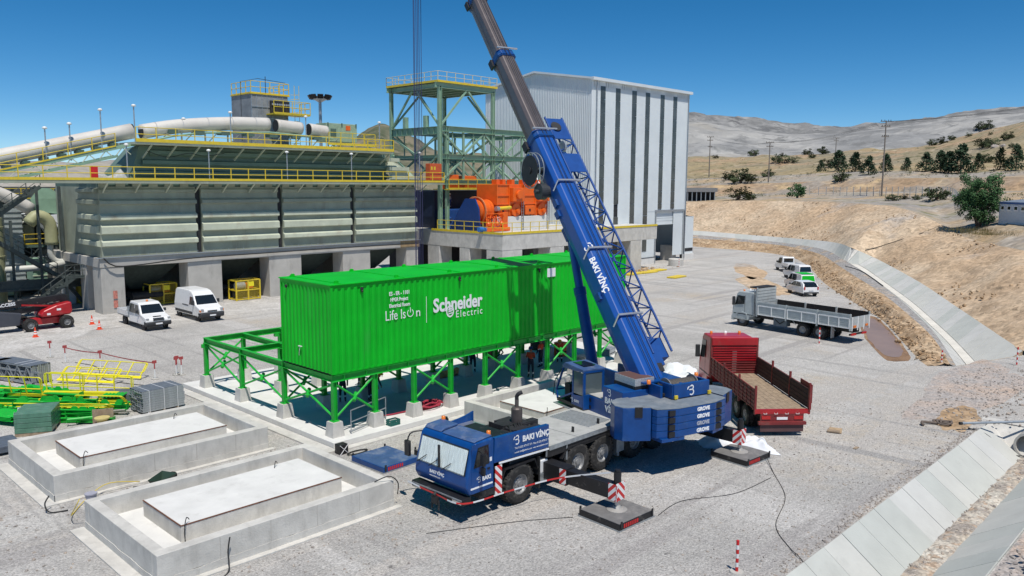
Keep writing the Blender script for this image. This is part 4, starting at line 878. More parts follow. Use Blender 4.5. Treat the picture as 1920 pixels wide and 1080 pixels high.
for k in range(2):
    x0 = k*4.55; y0 = 0
    B().box(x0-.1, x0+4.3, y0-.25, y0+3.4, 0, 1.66).obj('concrete_block', concw, cm_, bevel=.03, seg=1)
    b = B(); b.add([(x0+.9, y0, 1.7), (x0+3.1, y0, 1.7), (x0+3.1, y0+3, 1.7), (x0+.9, y0+3, 1.7), (x0+.1, y0, 3.0), (x0+4.1, y0, 3.0), (x0+4.1, y0+3, 3.0), (x0+.1, y0+3, 3.0)], [(0,1,5,4), (1,2,6,5), (2,3,7,6), (3,0,4,7), (3,2,1,0)]); b.obj('lower_chute', orange, cm_)
    B().box(x0, x0+4.2, y0-.1, y0+3.2, 3.0, 5.4).obj('housing', orange, cm_, bevel=.04)
    for z in (3.05, 4.05, 5.3): B().box(x0-.05, x0+2.0, y0-.2, y0-.1, z, z+.1).obj('rib', orange, cm_)
    for xx in (x0, x0+2.0, x0+4.1): B().box(xx-.04, xx+.08, y0-.22, y0-.1, 1.75 if xx > x0+1 else 3.0, 5.4).obj('rib', orange, cm_)
    B().box(x0+2.2, x0+4.0, y0-.7, y0-.1, 3.4, 5.0).tube((x0+3.1, y0-1.0, 4.2), (x0+3.1, y0-.7, 4.2), .5, 16).obj('bearing_block', orange, cm_, bevel=.05)
    B().tube((x0+3.1, y0-.3, 2.4), (x0+3.1, y0, 2.4), .75, 20).tube((x0+3.2, y0-.6, 2.3), (x0+3.2, y0-.2, 2.3), .25, 12).obj('shaft_cover', orange, cm_)
    B().box(x0+.2, x0+1.9, y0-.25, y0-.05, 1.8, 2.9).obj('side_plate', orange, cm_, bevel=.2); B().box(x0+.8, x0+1.1, y0-.27, y0-.25, 2.2, 2.5).obj('label_plate', black, cm_)
    for xx in (.5, 1.5, 3.0): B().box(x0+xx, x0+xx+.5, y0+.4, y0+1.2, 5.4, 5.95).obj('lifting_eye', orange, cm_)
    b = B(); b.box(x0+3.95, x0+4.0, y0-.35, y0-.3, 0, 4.6).box(x0+4.3, x0+4.35, y0-.35, y0-.3, 0, 4.6)
    for i in range(14): b.box(x0+4.0, x0+4.3, y0-.35, y0-.31, .3+i*.31, .33+i*.31)
    b.obj('ladder', galv, cm_); B().box(x0+1.2, x0+1.35, y0-.1, y0+.1, 0, 2).obj('prop', dark, cm_)
gy = 4.2
for k, (xc, yc) in enumerate(((-.2, 1.4), (1.6, 3.6))):
    pr = [(0, 0), (1.0, .0), (1.25, .15), (1.25, .35), (1.5, .4), (1.5, .75), (1.2, .8), (1.15, 1.6), (1.3, 1.7), (1.3, 2.0), (.95, 2.1), (.9, 2.9), (.7, 3.0), (.6, 3.6), (0, 3.6)]
    B().lathe(pr, 28, (xc-1.9, yc, 2.35), 'x').obj('gearbox', orange, cm_, smooth=False)
    B().lathe([(1.52, 0), (1.62, .02), (1.62, .12), (1.52, .14)], 28, (xc-1.6, yc, 2.35), 'x').obj('bolt_ring', M('dusty_orange', (.62, .2, .08), .6), cm_)
B().prism([(.1, .1), (5.2, .1), (3.6, 2.4), (2.5, 3.75), (.9, 3.75), (.3, 2.6)], -2.5, -2.3, 'x').obj('side_frame', M('machine_blue', (.01, .045, .19), .4), cm_)
B().tube((.2, -.2, 2.6), (2.2, -.2, 2.7), .22, 12).obj('cylinder', yellow, cm_); B().tube((-.2, -.2, 2.6), (.25, -.2, 2.6), .28, 12).obj('cylinder_cap', galv, cm_)
B().box(-2.2, 1.6, -.8, .9, .05, .5).box(.6, 1.4, -.6, .6, .5, 2.2).obj('lube_skid', orange, cm_, bevel=.04)
for i in range(9): B().path(catmull([(-2+.35*i, -.6, .5), (-2+.35*i, -.6+.1*(i % 3), 1.3+.1*(i % 2)), (-1.7+.3*i, -.3, 1.6+.12*(i % 3)), (-1.2+.25*i, .2, 1.5)], 9), .07, 6).obj('pipe', orange, cm_)
for i in range(4): B().lathe([(0, -.2), (.2, -.15), (.24, .1), (.12, .3), (0, .32)], 12, (-1.7+.7*i, -.55, .85)).obj('filter', orange, cm_)
B().tube((-2.2, -.7, 2.05), (.6, -.7, 2.05), .05, 6).tube((-2.2, -.7, 2.05), (-2.2, -.7, .5), .05, 6).obj('handrail', orange, cm_)
B().tube((-3.2, -.5, .35), (-2.0, -.5, .3), .3, 12).obj('blue_drum', M('light_blue', (.03, .16, .45), .4), cm_)
# dark blue mill frame behind, with an orange gantry deck
mf = T('mill_frame', 'dark blue steel mill frame in shade behind the orange machine', 'machine', (66, 72, 6))
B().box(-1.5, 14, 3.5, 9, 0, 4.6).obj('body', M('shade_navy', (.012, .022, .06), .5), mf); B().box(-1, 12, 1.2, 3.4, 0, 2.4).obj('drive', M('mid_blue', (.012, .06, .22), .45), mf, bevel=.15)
for i in range(5): B().tube((-1+i*1.2, 1.0, 1.2), (-1+i*1.2, 3, 1.9), .18, 8).obj('pipe', M('mid_blue', (.012, .06, .22), .45), mf)
B().box(-1.8, 9, .5, 3.4, 4.7, 4.8).obj('deck', yellow, mf); railing(mf, [(-1.8, .5, 4.8), (9, .5, 4.8)], yellow, 1.15, 1.6, .032, .15)
B().box(-1.2, .6, 1.4, 2.8, 4.8, 6.5).obj('orange_box', orange, mf, bevel=.05); B().box(1.6, 3.6, 1.4, 2.8, 4.8, 6.4).obj('orange_box', orange, mf, bevel=.05)
# ------------------------------------------------------------------ mobile crane
CX, CY = 28.5, 20.4
cn = T('mobile_crane', 'blue five axle mobile crane with raised telescopic boom and stacked counterweights', 'crane', (CX, CY, 0))
AZ, EL = R(15.8), R(49.85)
UM = Matrix.Rotation(-AZ, 4, 'Z')                       # superstructure frame: x right, y forward
_bd = Vector((0, math.cos(EL), math.sin(EL))); _bn = Vector((1, 0, 0)).cross(_bd)
BM = UM @ Matrix.Translation((0, -1.3, 3.0)) @ Matrix(((1, 0, 0, 0), (0, _bd.y, _bn.y, 0), (0, _bd.z, _bn.z, 0), (0, 0, 0, 1)))   # boom frame: x right, y along, z top
def mtext(parent, s, size, M4, mat, **k):
    o = text(parent, s, size, (0, 0, 0), (0, 0, 0), mat, **k); o.matrix_local = M4; return o
def frame(o, xa, ya):
    xa = Vector(xa).normalized(); ya = Vector(ya).normalized(); z = xa.cross(ya); return Matrix(((xa.x, ya.x, z.x, o[0]), (xa.y, ya.y, z.y, o[1]), (xa.z, ya.z, z.z, o[2]), (0, 0, 0, 1)))
def logo(parent, s, M4, mat=lettw):
    """looping B emblem: an upright stroke with two open bowls and a tail"""
    b = B()
    def arc(cx, cy, r, a0, a1, w):
        n = 14
        for i in range(n):
            t0, t1 = R(a0+(a1-a0)*i/n), R(a0+(a1-a0)*(i+1)/n)
            b.add([(cx+math.cos(t)*q, cy+math.sin(t)*q, .004) for t, q in ((t0, r-w/2), (t0, r+w/2), (t1, r+w/2), (t1, r-w/2))], [(0,1,2,3)])
    w = .13*s
    arc(.30*s, .72*s, .2*s, -90, 150, w); arc(.30*s, .26*s, .26*s, -140, 90, w); arc(0, .62*s, .2*s, 90, 200, w)
    b.add([(x*s, y*s, .0045) for x, y in ((.0, .46), (.3, .46), (.3, .58), (.0, .58))], [(0,1,2,3)])
    o = put('logo', b.mesh('logo', mat), parent); o.matrix_local = M4; return o
# wheels: the tyre is the wheel mesh, the rim its sub-part
def wheel_mesh(r, w, rr):
    t = B().lathe([(rr, -w/2+.02), (rr+.04, -w/2), (r-.09, -w/2), (r-.02, -w/2+.05), (r, -w/2+.1), (r, w/2-.1), (r-.02, w/2-.05), (r-.09, w/2), (rr+.04, w/2), (rr, w/2-.02)], 30, ax='y')
    for i in range(30):   # tread blocks
        a = 2*pi*i/30; c, s_ = math.cos(a), math.sin(a)
        for y0, y1 in ((-w/2+.04, -.02), (.02, w/2-.04)):
            t.add([(s_*(r-.01)+c*dx, y, c*(r-.01)-s_*dx) for dx in (-.035, .035) for y in (y0, y1)]+[(s_*(r+.018)+c*dx, y, c*(r+.018)-s_*dx) for dx in (-.03, .03) for y in (y0, y1)], [(4,5,7,6), (0,4,6,2), (1,3,7,5), (0,1,5,4), (2,6,7,3)])
    q = B().lathe([(rr+.01, -w/2+.015), (rr-.02, -w/2+.04), (rr*.86, -w*.28), (rr*.62, -w*.24), (rr*.5, -w*.34), (rr*.28, -w*.36), (rr*.26, -w*.46), (0, -w*.47)], 26, ax='y')
    for i in range(10):
        a = 2*pi*i/10; q.tube((math.sin(a)*rr*.56, -w*.31, math.cos(a)*rr*.56), (math.sin(a)*rr*.56, -w*.38, math.cos(a)*rr*.56), .022, 6)
    q.lathe([(rr, w/2-.02), (rr*.8, w*.3), (0, w*.28)], 20, ax='y')
    return t.mesh('tyre', rubber), q.mesh('rim', rim)
def add_wheel(parent, meshes, x, y, z, flip):
    o = put('wheel', meshes[0], parent, (x, y, z), (0, 0, pi if flip else 0)); put('rim', meshes[1], o); return o
cw = wheel_mesh(.735, .48, .37)
for x in (-8.3, -5.05, -3.5, -1.3, .3):
    add_wheel(cn, cw, x, -1.14, .735, False); add_wheel(cn, cw, x, 1.14, .735, True)
B().box(-9.6, 3.2, -.55, .55, .62, 1.3).obj('chassis', dark, cn)
B().box(-6.9, 3.3, -1.33, 1.33, 1.32, 1.72).obj('deck_frame', black, cn, bevel=.02)
# deck plates
for k, (a, c, m) in enumerate(((-6.74, -5.1, 'p'), (-5.08, -3.9, 'p'), (-3.88, -2.4, 'r'), (-2.38, -.9, 'p'), (-.88, 1.4, 'p'), (1.42, 3.3, 'p'))):
    B().box(a, c, -1.36, 1.36, 1.722, 1.76+.004*(k % 2)).obj('deck_plate', M('deck_grey', (.42, .42, .40), .75, var=.15, vs=2, dirt=((.25, .24, .22), .25, 1.6)), cn)
    if m == 'r':
        for i in range(11): B().box(a+.06+i*.13, a+.1+i*.13, -.9, 1.2, 1.76, 1.785).obj('tread_rib', galv, cn)
B().box(-6.74, 3.3, -1.375, -1.362, 1.6, 1.77).obj('deck_edge', galv, cn)
# front cab
prof = [(-10.78, .98), (-10.93, 1.25), (-10.9, 1.6), (-10.62, 2.62), (-10.5, 2.74), (-9.66, 2.80), (-9.66, 1.0)]
cabm = B().prism(prof, -1.37, 1.37, 'y'); cabm.obj('cab', blue, cn, bevel=.07, seg=3)
B().prism([(-10.52, 2.745), (-9.68, 2.806), (-9.68, 2.86), (-10.4, 2.81)], -1.3, .35, 'y').obj('cab_roof_panel', bluetop, cn, bevel=.03)
B().prism([(-10.5, 2.75), (-9.68, 2.81), (-9.68, 2.90), (-10.35, 2.86)], .42, 1.33, 'y').obj('cab_roof_panel', bluetop, cn, bevel=.03)
def on_front(z, off=.0):
    t = (z-1.6)/(2.62-1.6); return -10.9+.28*t-off
ws = B().slab([(on_front(1.66, .012), y, 1.66) for y in (1.25, -1.25)]+[(on_front(2.55, .012), y, 2.55) for y in (-1.2, 1.2)], .012)
ws.obj('windshield_frame', black, cn)
rows = []
for j in range(2):
    z = 1.70 if j == 0 else 2.5; rows.append([Vector((on_front(z, .03+.006*math.sin(i*1.9+.8*math.sin(i*.37))), -1.19+2.38*i/60, z)) for i in range(61)])
B().grid(rows, True).obj('curtain', M('curtain', (.74, .80, .77), .8, var=.26, vs=7, stretch=(1, 3, .25)), cn, smooth=True)  # stretched noise paints the dark fold shading into the cloth colour
m_g = bpy.data.materials.new('clear_glass'); m_g.use_nodes = True; _n = m_g.node_tree.nodes; _p = _n['Principled BSDF']; _p.inputs['Base Color'].default_value = (.75, .85, .85, 1); _p.inputs['Roughness'].default_value = .03; _p.inputs['Alpha'].default_value = .12
B().slab([(on_front(1.68, .055), y, 1.68) for y in (1.22, -1.22)]+[(on_front(2.53, .055), y, 2.53) for y in (-1.18, 1.18)], .006).obj('windshield', m_g, cn)
B().box(-10.99, -10.94, -.05, .03, 1.7, 2.5).obj('curtain_gap', dark, cn)
B().prism([(-10.62, 1.9), (-10.42, 2.58), (-9.92, 2.6), (-9.88, 1.92)], -1.386, -1.37, 'y').obj('side_window_seal', black, cn)
B().prism([(-10.56, 1.95), (-10.40, 2.53), (-9.97, 2.55), (-9.94, 1.97)], -1.392, -1.384, 'y').obj('side_window', gl_dark, cn)
B().prism([(-10.55, 1.9), (-10.42, 2.55), (-9.9, 2.6), (-9.88, 1.92)], 1.372, 1.386, 'y').obj('side_window', gl_dark, cn)
B().box(-9.98, -9.86, -1.40, -1.37, 1.72, 1.78).obj('door_handle', black, cn)
B().box(-10.75, -9.72, -1.385, -1.372, 1.17, 1.23).obj('trim_stripe', lettw, cn)
B().box(-10.70, -9.68, -1.378, -1.371, 1.02, 2.72).obj('door_panel', blue, cn)
for y in (.75, .1, -.55): B().bar((on_front(1.62, .07), y+.45, 1.62), (on_front(1.92, .075), y, 1.95), .025).obj('wiper', black, cn)
B().box(-11.08, -10.7, -1.36, 1.36, .70, .93).obj('bumper', black, cn, bevel=.03); B().box(-11.095, -11.07, -1.3, 1.3, .84, .89).obj('bumper_trim', galv, cn)
for y in (-1.05, 1.05): B().box(-11.10, -11.07, y-.22, y+.22, .72, .82).obj('headlight', alu, cn)
B().tube((-11.1, -.0, .8), (-11.2, 0, .75), .07, 8).box(-11.2, -11.1, -.15, .15, .45, .72).obj('tow_hook', dark, cn)
for y in (-.2, .15): B().path([(-11.15, y, .6), (-11.15, y, .25)], .03, 5).obj('chain', dark, cn)
B().prism([(-10.3, .75), (-9.6, .75), (-9.6, 1.0), (-10.3, 1.0)], -1.36, 1.36, 'y').obj('step', dark, cn)
B().path(catmull([(-10.5, 1.4, 2.6), (-10.9, 1.6, 2.55), (-11.05, 1.62, 2.2), (-11.0, 1.6, 1.95)], 10), .03, 6).box(-11.08, -10.98, 1.5, 1.75, 1.75, 2.3).obj('mirror', black, cn)
B().path([(-10.35, -1.4, 2.45), (-10.4, -1.62, 2.4), (-10.4, -1.62, 1.75), (-10.35, -1.4, 1.7)], .022, 6).box(-10.46, -10.36, -1.7, -1.54, 2.0, 2.4).box(-10.46, -10.36, -1.7, -1.54, 1.68, 1.95).obj('mirror', black, cn)
# engine cover with lettering, stack, baskets
B().prism([(-9.64, 1.84), (-6.78, 1.74), (-6.78, 2.62), (-9.6, 2.74)], -1.37, -1.2, 'y').obj('engine_cover', blue, cn, bevel=.02)
B().prism([(-9.4, 1.76), (-6.78, 1.66), (-6.78, 1.72), (-9.4, 1.82)], -1.385, -1.36, 'y').obj('cover_stripe', lettw, cn)
B().box(-9.62, -8.75, -1.2, .5, 2.3, 2.72).obj('air_box', black, cn, bevel=.03)
B().box(-8.7, -6.8, -1.19, 1.2, 1.5, 2.2).obj('engine_bay', dark, cn)
for i in range(18): B().box(rv(-8.5, -7.0), rv(-8.4, -6.9)+.2, rv(-1.1, .2), rv(-.9, .5)+.15, 2.2, 2.3+rv(.05, .4)).obj('engine_fitting', dark, cn)
for i in range(8):
    x = rv(-8.5, -7); B().path(catmull([(x, -1, 2.3), (x+.15, -.8, 2.6), (x+.35, -.5, 2.65), (x+.5, -.2, 2.3)], 8), .035, 6).obj('hose', cable, cn)
B().lathe([(0, 0), (.19, 0), (.21, .05), (.21, .95), (.17, 1.0), (.075, 1.02), (.075, 1.3)], 22, (-7.45, -.35, 2.2)).obj('muffler', M('muffler', (.12, .10, .09), .5, .4, var=.3), cn, smooth=False)
B().path(catmull([(-7.45, -.35, 3.5), (-7.45, -.35, 3.62), (-7.42, -.42, 3.72), (-7.32, -.5, 3.78)], 8), .075, 10).obj('exhaust_tip', dark, cn)
B().box(-9.6, -8.2, .55, 1.3, 2.45, 2.5).box(-9.6, -8.2, .53, .56, 2.15, 2.5).obj('tool_platform', alu, cn); B().prism([(-9.75, 2.45), (-8.1, 2.45), (-8.1, 2.85), (-8.5, 2.75), (-9.75, 2.6)], 1.3, 1.36, 'y').obj('side_board', blue, cn)
for (x, y, z) in ((-9.55, -1.0, 2.76), (-9.7, 1.2, 2.86)): B().lathe([(0, .16), (.07, .15), (.08, 0)], 12, (x, y, z)).obj('beacon', orange_l, cn, smooth=True)
for x in (-3.2, -1.9, -4.8): B().box(x, x+.05, -.9, -.8, 1.76, 1.98).obj('deck_peg', dark, cn)
text(cn, 'BAKI VİNÇ', .29, (-8.22, -1.378, 2.30), (R(90), R(2.2), 0), lettw, ext=.003, bold=.012)
text(cn, 'Tel: 0 232 479 57 57 - Fax: 0 232 479 57 75', .105, (-8.62, -1.378, 2.10), (R(90), R(2.2), 0), lettw, ext=.002)
text(cn, 'e-mail: info@bakivinc.com  web: www.bakivinc.com', .085, (-8.62, -1.378, 1.95), (R(90), R(2.2), 0), lettw, ext=.002)
logo(cn, .34, frame((-8.6, -1.376, 2.27), (1, 0, -.035), (0, 0, 1)))
text(cn, 'BAKI', .2, (-10.22, -1.381, 1.38), (R(90), 0, 0), lettw, ext=.003, bold=.006); logo(cn, .2, frame((-10.42, -1.379, 1.37), (1, 0, 0), (0, 0, 1)))
text(cn, 'BAKI VİNÇ', .155, (on_front(1.42, -.0)-.03, .48, 1.42), (R(90), 0, R(-90)), lettw, ext=.003, bold=.005)
text(cn, 'www.bakivinc.com', .075, (on_front(1.33)-.035, .45, 1.32), (R(90), 0, R(-90)), lettw, ext=.002)
B().box(-9.86, -9.76, -1.384, -1.378, 1.98, 2.12).obj('sticker', lettw, cn)
# wheel arches, chevrons, tanks
for (xc, w) in ((-8.3, .98), (-4.28, 1.75), (-.5, 1.65)):
    for s_ in (-1, 1): B().prism([(xc-w, 1.1), (xc-w*.8, 1.5), (xc+w*.8, 1.5), (xc+w, 1.1), (xc+w-.06, 1.08), (xc+w*.77, 1.44), (xc-w*.77, 1.44), (xc-w+.06, 1.08)], s_*.9, s_*1.36, 'y').obj('mudguard', black, cn)
B().box(-9.6, -9.28, -1.40, -1.37, .72, 1.72).obj('chevron_board', chevx, cn)
B().box(-7.15, -6.75, -1.3, -.8, .8, 1.3).obj('urea_tank', white, cn, bevel=.04); B().box(-7.3, -6.6, -1.32, -.8, .5, .8).obj('battery_box', galv, cn)
B().box(-7.3, -7.24, -1.36, -.8, .3, 1.5).obj('mud_flap', dark, cn); B().box(-2.5, -2.4, -1.36, -.8, .35, 1.1).box(-2.55, -2.05, -1.35, -1.3, .5, 1.25).obj('access_ladder', galv, cn)
B().box(-6.9, -6.86, -1.36, -1.1, 1.4, 1.9).box(-5.75, -5.7, -1.36, -1.1, 1.0, 1.7).obj('prop', galv, cn)
# outriggers
def outrigger(x, s_, yj):
    b = B().box(x-.26, x+.26, s_*1.0, s_*2.4, .58, 1.22).obj('outrigger_box', black, cn, bevel=.015)
    B().box(x-.2, x+.2, s_*2.35, s_*(yj+.1), .64, 1.16).obj('outrigger_beam', black, cn, bevel=.012)
    if s_ < 0:
        B().box(x-.275, x-.262, s_*2.1, s_*2.4, .62, 1.18).obj('chevron_plate', chev, cn); B().box(x-.225, x-.202, s_*(yj-.22), s_*(yj+.18), .62, 1.2).obj('chevron_plate', chev, cn)
        B().box(x+.0-.24, x+.24, s_*(yj+.12), s_*(yj+.14), .62, 1.25).obj('chevron_plate', chevx, cn)
    B().tube((x, s_*yj, .62), (x, s_*yj, 1.6), .13, 14).tube((x, s_*yj, 1.6), (x, s_*yj, 1.68), .09, 12).obj('jack', black, cn); B().tube((x, s_*yj, .3), (x, s_*yj, .7), .085, 12).obj('jack_rod', alu, cn)
    B().lathe([(.0, .16), (.12, .15), (.16, .08), (.36, .02), (.36, 0)], 18, (x, s_*yj, .252)).obj('jack_foot', M('foot_grey', (.4, .38, .35), .6, .3), cn)
for (x, s_) in ((-6.75, -1), (1.85, -1), (-6.75, 1), (1.85, 1)): outrigger(x, s_, 4.45 if s_ > 0 else 4.5)
# superstructure
def UB(): return B(UM)
UB().lathe([(1.15, 0), (1.15, .3)], 32, (0, 0, 1.74)).obj('slew_ring', dark, cn)
UB().box(-.62, -.5, -2.9, 1.4, 1.95, 3.3).box(.5, .62, -2.9, 1.4, 1.95, 3.3).box(-.5, .5, -2.6, 1.3, 1.9, 2.1).obj('turntable_frame', blue, cn, bevel=.02)
UB().prism([(-2.2, 1.95), (-2.2, 3.06), (-.85, 3.06), (-.85, 2.45), (.35, 2.42), (.35, 1.72), (-1.9, 1.72)], -2.0, -.66, 'x').obj('left_housing', blue, cn, bevel=.03)
UB().box(-2.006, -1.98, -.05, .25, 1.85, 2.0).box(-2.006, -1.98, -.05, .25, 2.15, 2.3).obj('vent', black, cn)
UB().box(-1.98, -.7, -.84, .33, 2.455, 2.475).obj('housing_tread', M('deck_grey', (.42, .42, .4), .75), cn)
UB().box(.66, 1.7, -2.4, .6, 1.75, 2.75).obj('right_housing', blue, cn, bevel=.03)
UB().box(-1.3, -.3, -2.1, -.75, 3.2, 3.5).obj('tool_basket', M('perforated_alu', (.55, .56, .56), .5, .5, var=.3, vs=22), cn); UB().box(-1.27, -.33, -2.07, -.78, 3.46, 3.505).obj('basket_load', M('basket_rust', (.12, .06, .05), .8), cn)
UB().box(-1.32, -.28, -2.12, -.73, 3.03, 3.2).obj('basket_frame', black, cn)
for i in range(26):
    x, y, z = rv(-.6, .3), rv(-2.9, -1.9), rv(2.75, 3.2); UB().box(x, x+rv(.08, .25), y, y+rv(.08, .25), z, z+rv(.06, .2)).obj('hydraulic_block', dark, cn)
for i in range(10):
    x, y = rv(-.5, .4), rv(-2.9, -2.2); UB().path(catmull([(x, y, 2.8), (x+.1, y+.1, 3.2), (x+.25, y+.3, 3.25), (x+.35, y+.5, 2.9)], 8), .03, 6).obj('hose', cable, cn)
UB().prism([(-.3, 2.84), (1.6, 2.84), (1.6, 3.42), (-.3, 3.42)], -3.35, -3.2, 'y').obj('winch_guard', blue, cn, bevel=.02); UB().box(-.35, -.22, -3.3, -2.5, 2.84, 3.4).box(1.55, 1.65, -3.3, -2.5, 2.84, 3.4).obj('winch_cheek', blue, cn)
UB().tube((.0, -2.5, 3.1), (1.4, -2.5, 3.1), .30, 22).obj('winch_drum', M('rope_steel', (.16, .14, .12), .5, .6, var=.3, vs=14), cn); UB().lathe([(.0, 0), (.40, 0), (.40, .05), (0, .05)], 24, (1.4, -2.5, 3.1), 'x').obj('winch_flange', M('flange', (.2, .2, .2), .5), cn); UB().lathe([(.0, 0), (.40, 0), (.40, .05), (0, .05)], 24, (-.05, -2.5, 3.1), 'x').obj('winch_flange', M('flange', (.2, .2, .2), .5), cn)
logo(cn, .42, UM @ frame((.5, -3.36, 2.92), (1, 0, 0), (0, 0, 1)))
for x in (-.3, 1.5): UB().box(x, x+.16, -3.42, -3.35, 2.84, 2.98).obj('reflector', yellow, cn)
UB().box(-1.0, 1.0, -2.3, -.6, 3.3, 3.36).obj('boom_foot_cover', blue, cn)
for (x, y) in ((-.75, -2.3), (1.75, -2.4)): UB().lathe([(0, .17), (.08, .16), (.09, 0)], 12, (x, y, 3.3 if x < 0 else 3.35)).obj('beacon', orange_l, cn, smooth=True)
UB().tube((1.75, -2.4, 2.7), (1.75, -2.4, 3.35), .03, 6).obj('beacon_post', dark, cn)
mtext(cn, 'BAKI', .34, UM @ frame((-2.008, -1.02, 2.38), (0, -1, 0), (0, 0, 1)), lettw, ext=.003, bold=.012); mtext(cn, 'VİNÇ', .34, UM @ frame((-2.008, -1.05, 2.02), (0, -1, 0), (0, 0, 1)), lettw, ext=.003, bold=.012)
logo(cn, .3, UM @ frame((-2.007, -1.25, 2.72), (0, -1, 0), (0, 0, 1)))
# counterweight: four slabs, base tray and two side blocks
slabp = [(-.95, -4.37), (.95, -4.37), (1.8, -4.1), (1.86, -3.9), (1.7, -2.0), (-1.7, -2.0), (-1.86, -3.9), (-1.8, -4.1)]
for k in range(4):
    z0 = 1.64+k*.285; o = UB().prism(slabp, z0, z0+.272, 'z').obj('counterweight_slab', blue, cn, bevel=.015)
    for s_ in (-1, 1): UB().box(s_*1.22-.15, s_*1.22+.15, -4.42 if 0 else -4.335, -4.2, z0+.02, z0+.24).obj('lifting_pocket', black, o)
    mtext(o, 'GROVE', .20, UM @ frame((.02, -4.373, z0+.065), (1, 0, 0), (0, 0, 1)), lettw if k != 1 else M('lettering_faded', (.4, .42, .48), .6), ext=.003, bold=.012)
UB().prism([(-1.7, -4.3), (-.6, -4.36), (-.6, -3.0), (-1.7, -3)], 1.5, 1.636, 'z').obj('tray', blue, cn); UB().prism([(1.7, -4.1), (.9, -4.36), (.9, -3.0), (1.7, -3)], 1.5, 1.636, 'z').obj('tray', blue, cn)
UB().prism(slabp, 2.782, 2.80, 'z').obj('slab_top_dust', cwtop, cn)
for s_ in (-1, 1):
    pl = [(s_*1.9, -3.88), (s_*2.9, -3.38), (s_*2.98, -2.95), (s_*2.75, -2.4), (s_*2.3, -2.15), (s_*1.75, -2.15)]
    o = UB().prism(pl, 1.5, 2.82, 'z').obj('side_weight', blue, cn, bevel=.02); UB().prism([(x*.995, y*.995) for x, y in pl], 2.822, 2.84, 'z').obj('top_dust', cwtop, o)
    mx = Vector((s_*2.35, -3.66, 0)); nv = Vector((s_*.45, -.89, 0)); ta = Vector((.89*s_, .45, 0))
    b = UB(); 
    for (dd, z0, z1) in ((.15, 2.45, 2.86),): b.slab([mx+ta*-dd+nv*.0+Vector((0,0,z0)), mx+ta*dd+nv*.0+Vector((0,0,z0)), mx+ta*dd+Vector((0,0,z1)), mx+ta*-dd+Vector((0,0,z1))], .03 if s_ > 0 else -.03)
    b.obj('lifting_pocket', black, o)
# operator's cab
cp = [(.12, 1.8), (.12, 3.42), (.25, 3.56), (1.55, 3.58), (1.72, 3.3), (2.25, 2.3), (2.2, 1.95), (1.9, 1.8)]   # (forward, up)
UB().box(-2.3, -1.2, .1, .2, 1.8, 2.45).box(-2.3, -1.2, .1, .2, 3.38, 3.5).box(-2.3, -2.18, .1, .2, 2.45, 3.38).box(-1.32, -1.2, .1, .2, 2.45, 3.38).obj('cab_rear', blue, cn, bevel=.02)
UB().box(-2.18, -1.32, .13, .16, 2.45, 3.38).obj('rear_window', gl_cab, cn)
UB().prism([(.1, 3.42), (.1, 3.56), (1.5, 3.64), (1.72, 3.5), (1.7, 3.36)], -2.33, -1.17, 'x').obj('cab_roof', bluetop, cn, bevel=.03); UB().box(-2.05, -1.45, .45, 1.3, 3.62, 3.65).obj('roof_window', gl_dark, cn)
UB().box(-2.3, -1.2, .15, 2.15, 1.76, 1.9).obj('cab_floor', black, cn)
for p, q in (((-2.26, 1.68, 3.4), (-2.26, 2.25, 2.25)), ((-2.26, 2.25, 2.25), (-2.26, 2.15, 1.85)), ((-1.24, 1.68, 3.4), (-1.24, 2.25, 2.25)), ((-1.24, 2.25, 2.25), (-1.24, 2.15, 1.85)), ((-2.26, .95, 1.9), (-2.26, .95, 3.4)), ((-2.26, 1.0, 2.35), (-2.26, 1.9, 1.95)), ((-2.26, 2.25, 2.25), (-1.24, 2.25, 2.25))): UB().bar(p, q, .07, .07).obj('cab_pillar', blue, cn)
UB().slab([(-2.27, .22, 2.4), (-2.27, .92, 2.4), (-2.27, .92, 3.38), (-2.27, .22, 3.38)], .01).obj('side_window', gl_cab, cn); UB().slab([(-2.28, .2, 1.88), (-2.28, 1.0, 1.88), (-2.28, 1.0, 2.3), (-2.28, .2, 2.38)], -.03).obj('cab_door', blue, cn)
UB().slab([(-2.22, 1.74, 3.36), (-1.28, 1.74, 3.36), (-1.28, 2.27, 2.28), (-2.22, 2.27, 2.28)], .006).obj('front_window', m_g, cn); UB().slab([(-1.21, .22, 2.3), (-1.21, 1.9, 2.3), (-1.21, 1.6, 3.36), (-1.21, .22, 3.36)], .006).obj('side_window', m_g, cn)
UB().box(-2.0, -1.5, .5, 1.0, 2.0, 2.35).box(-2.0, -1.5, .42, .56, 2.3, 3.1).box(-1.9, -1.6, .42, .54, 3.1, 3.3).obj('seat', navy, cn, bevel=.06)
UB().box(-2.05, -1.45, 1.5, 1.9, 1.9, 2.6).tube((-2.1, .9, 2.3), (-2.1, 1.0, 2.7), .03, 6).obj('console', dark, cn)
UB().path([(-2.33, 1.75, 3.3), (-2.45, 2.1, 2.7), (-2.4, 2.3, 2.0)], .02, 5).obj('grab_rail', dark, cn); UB().box(-2.4, -1.2, .15, 2.3, 1.62, 1.66).obj('catwalk', galv, cn)
mtext(cn, 'BAKI', .17, UM @ frame((-2.315, .78, 2.02), (0, -1, 0), (0, 0, 1)), lettw, ext=.003); logo(cn, .2, UM @ frame((-2.315, .98, 2.0), (0, -1, 0), (0, 0, 1)))
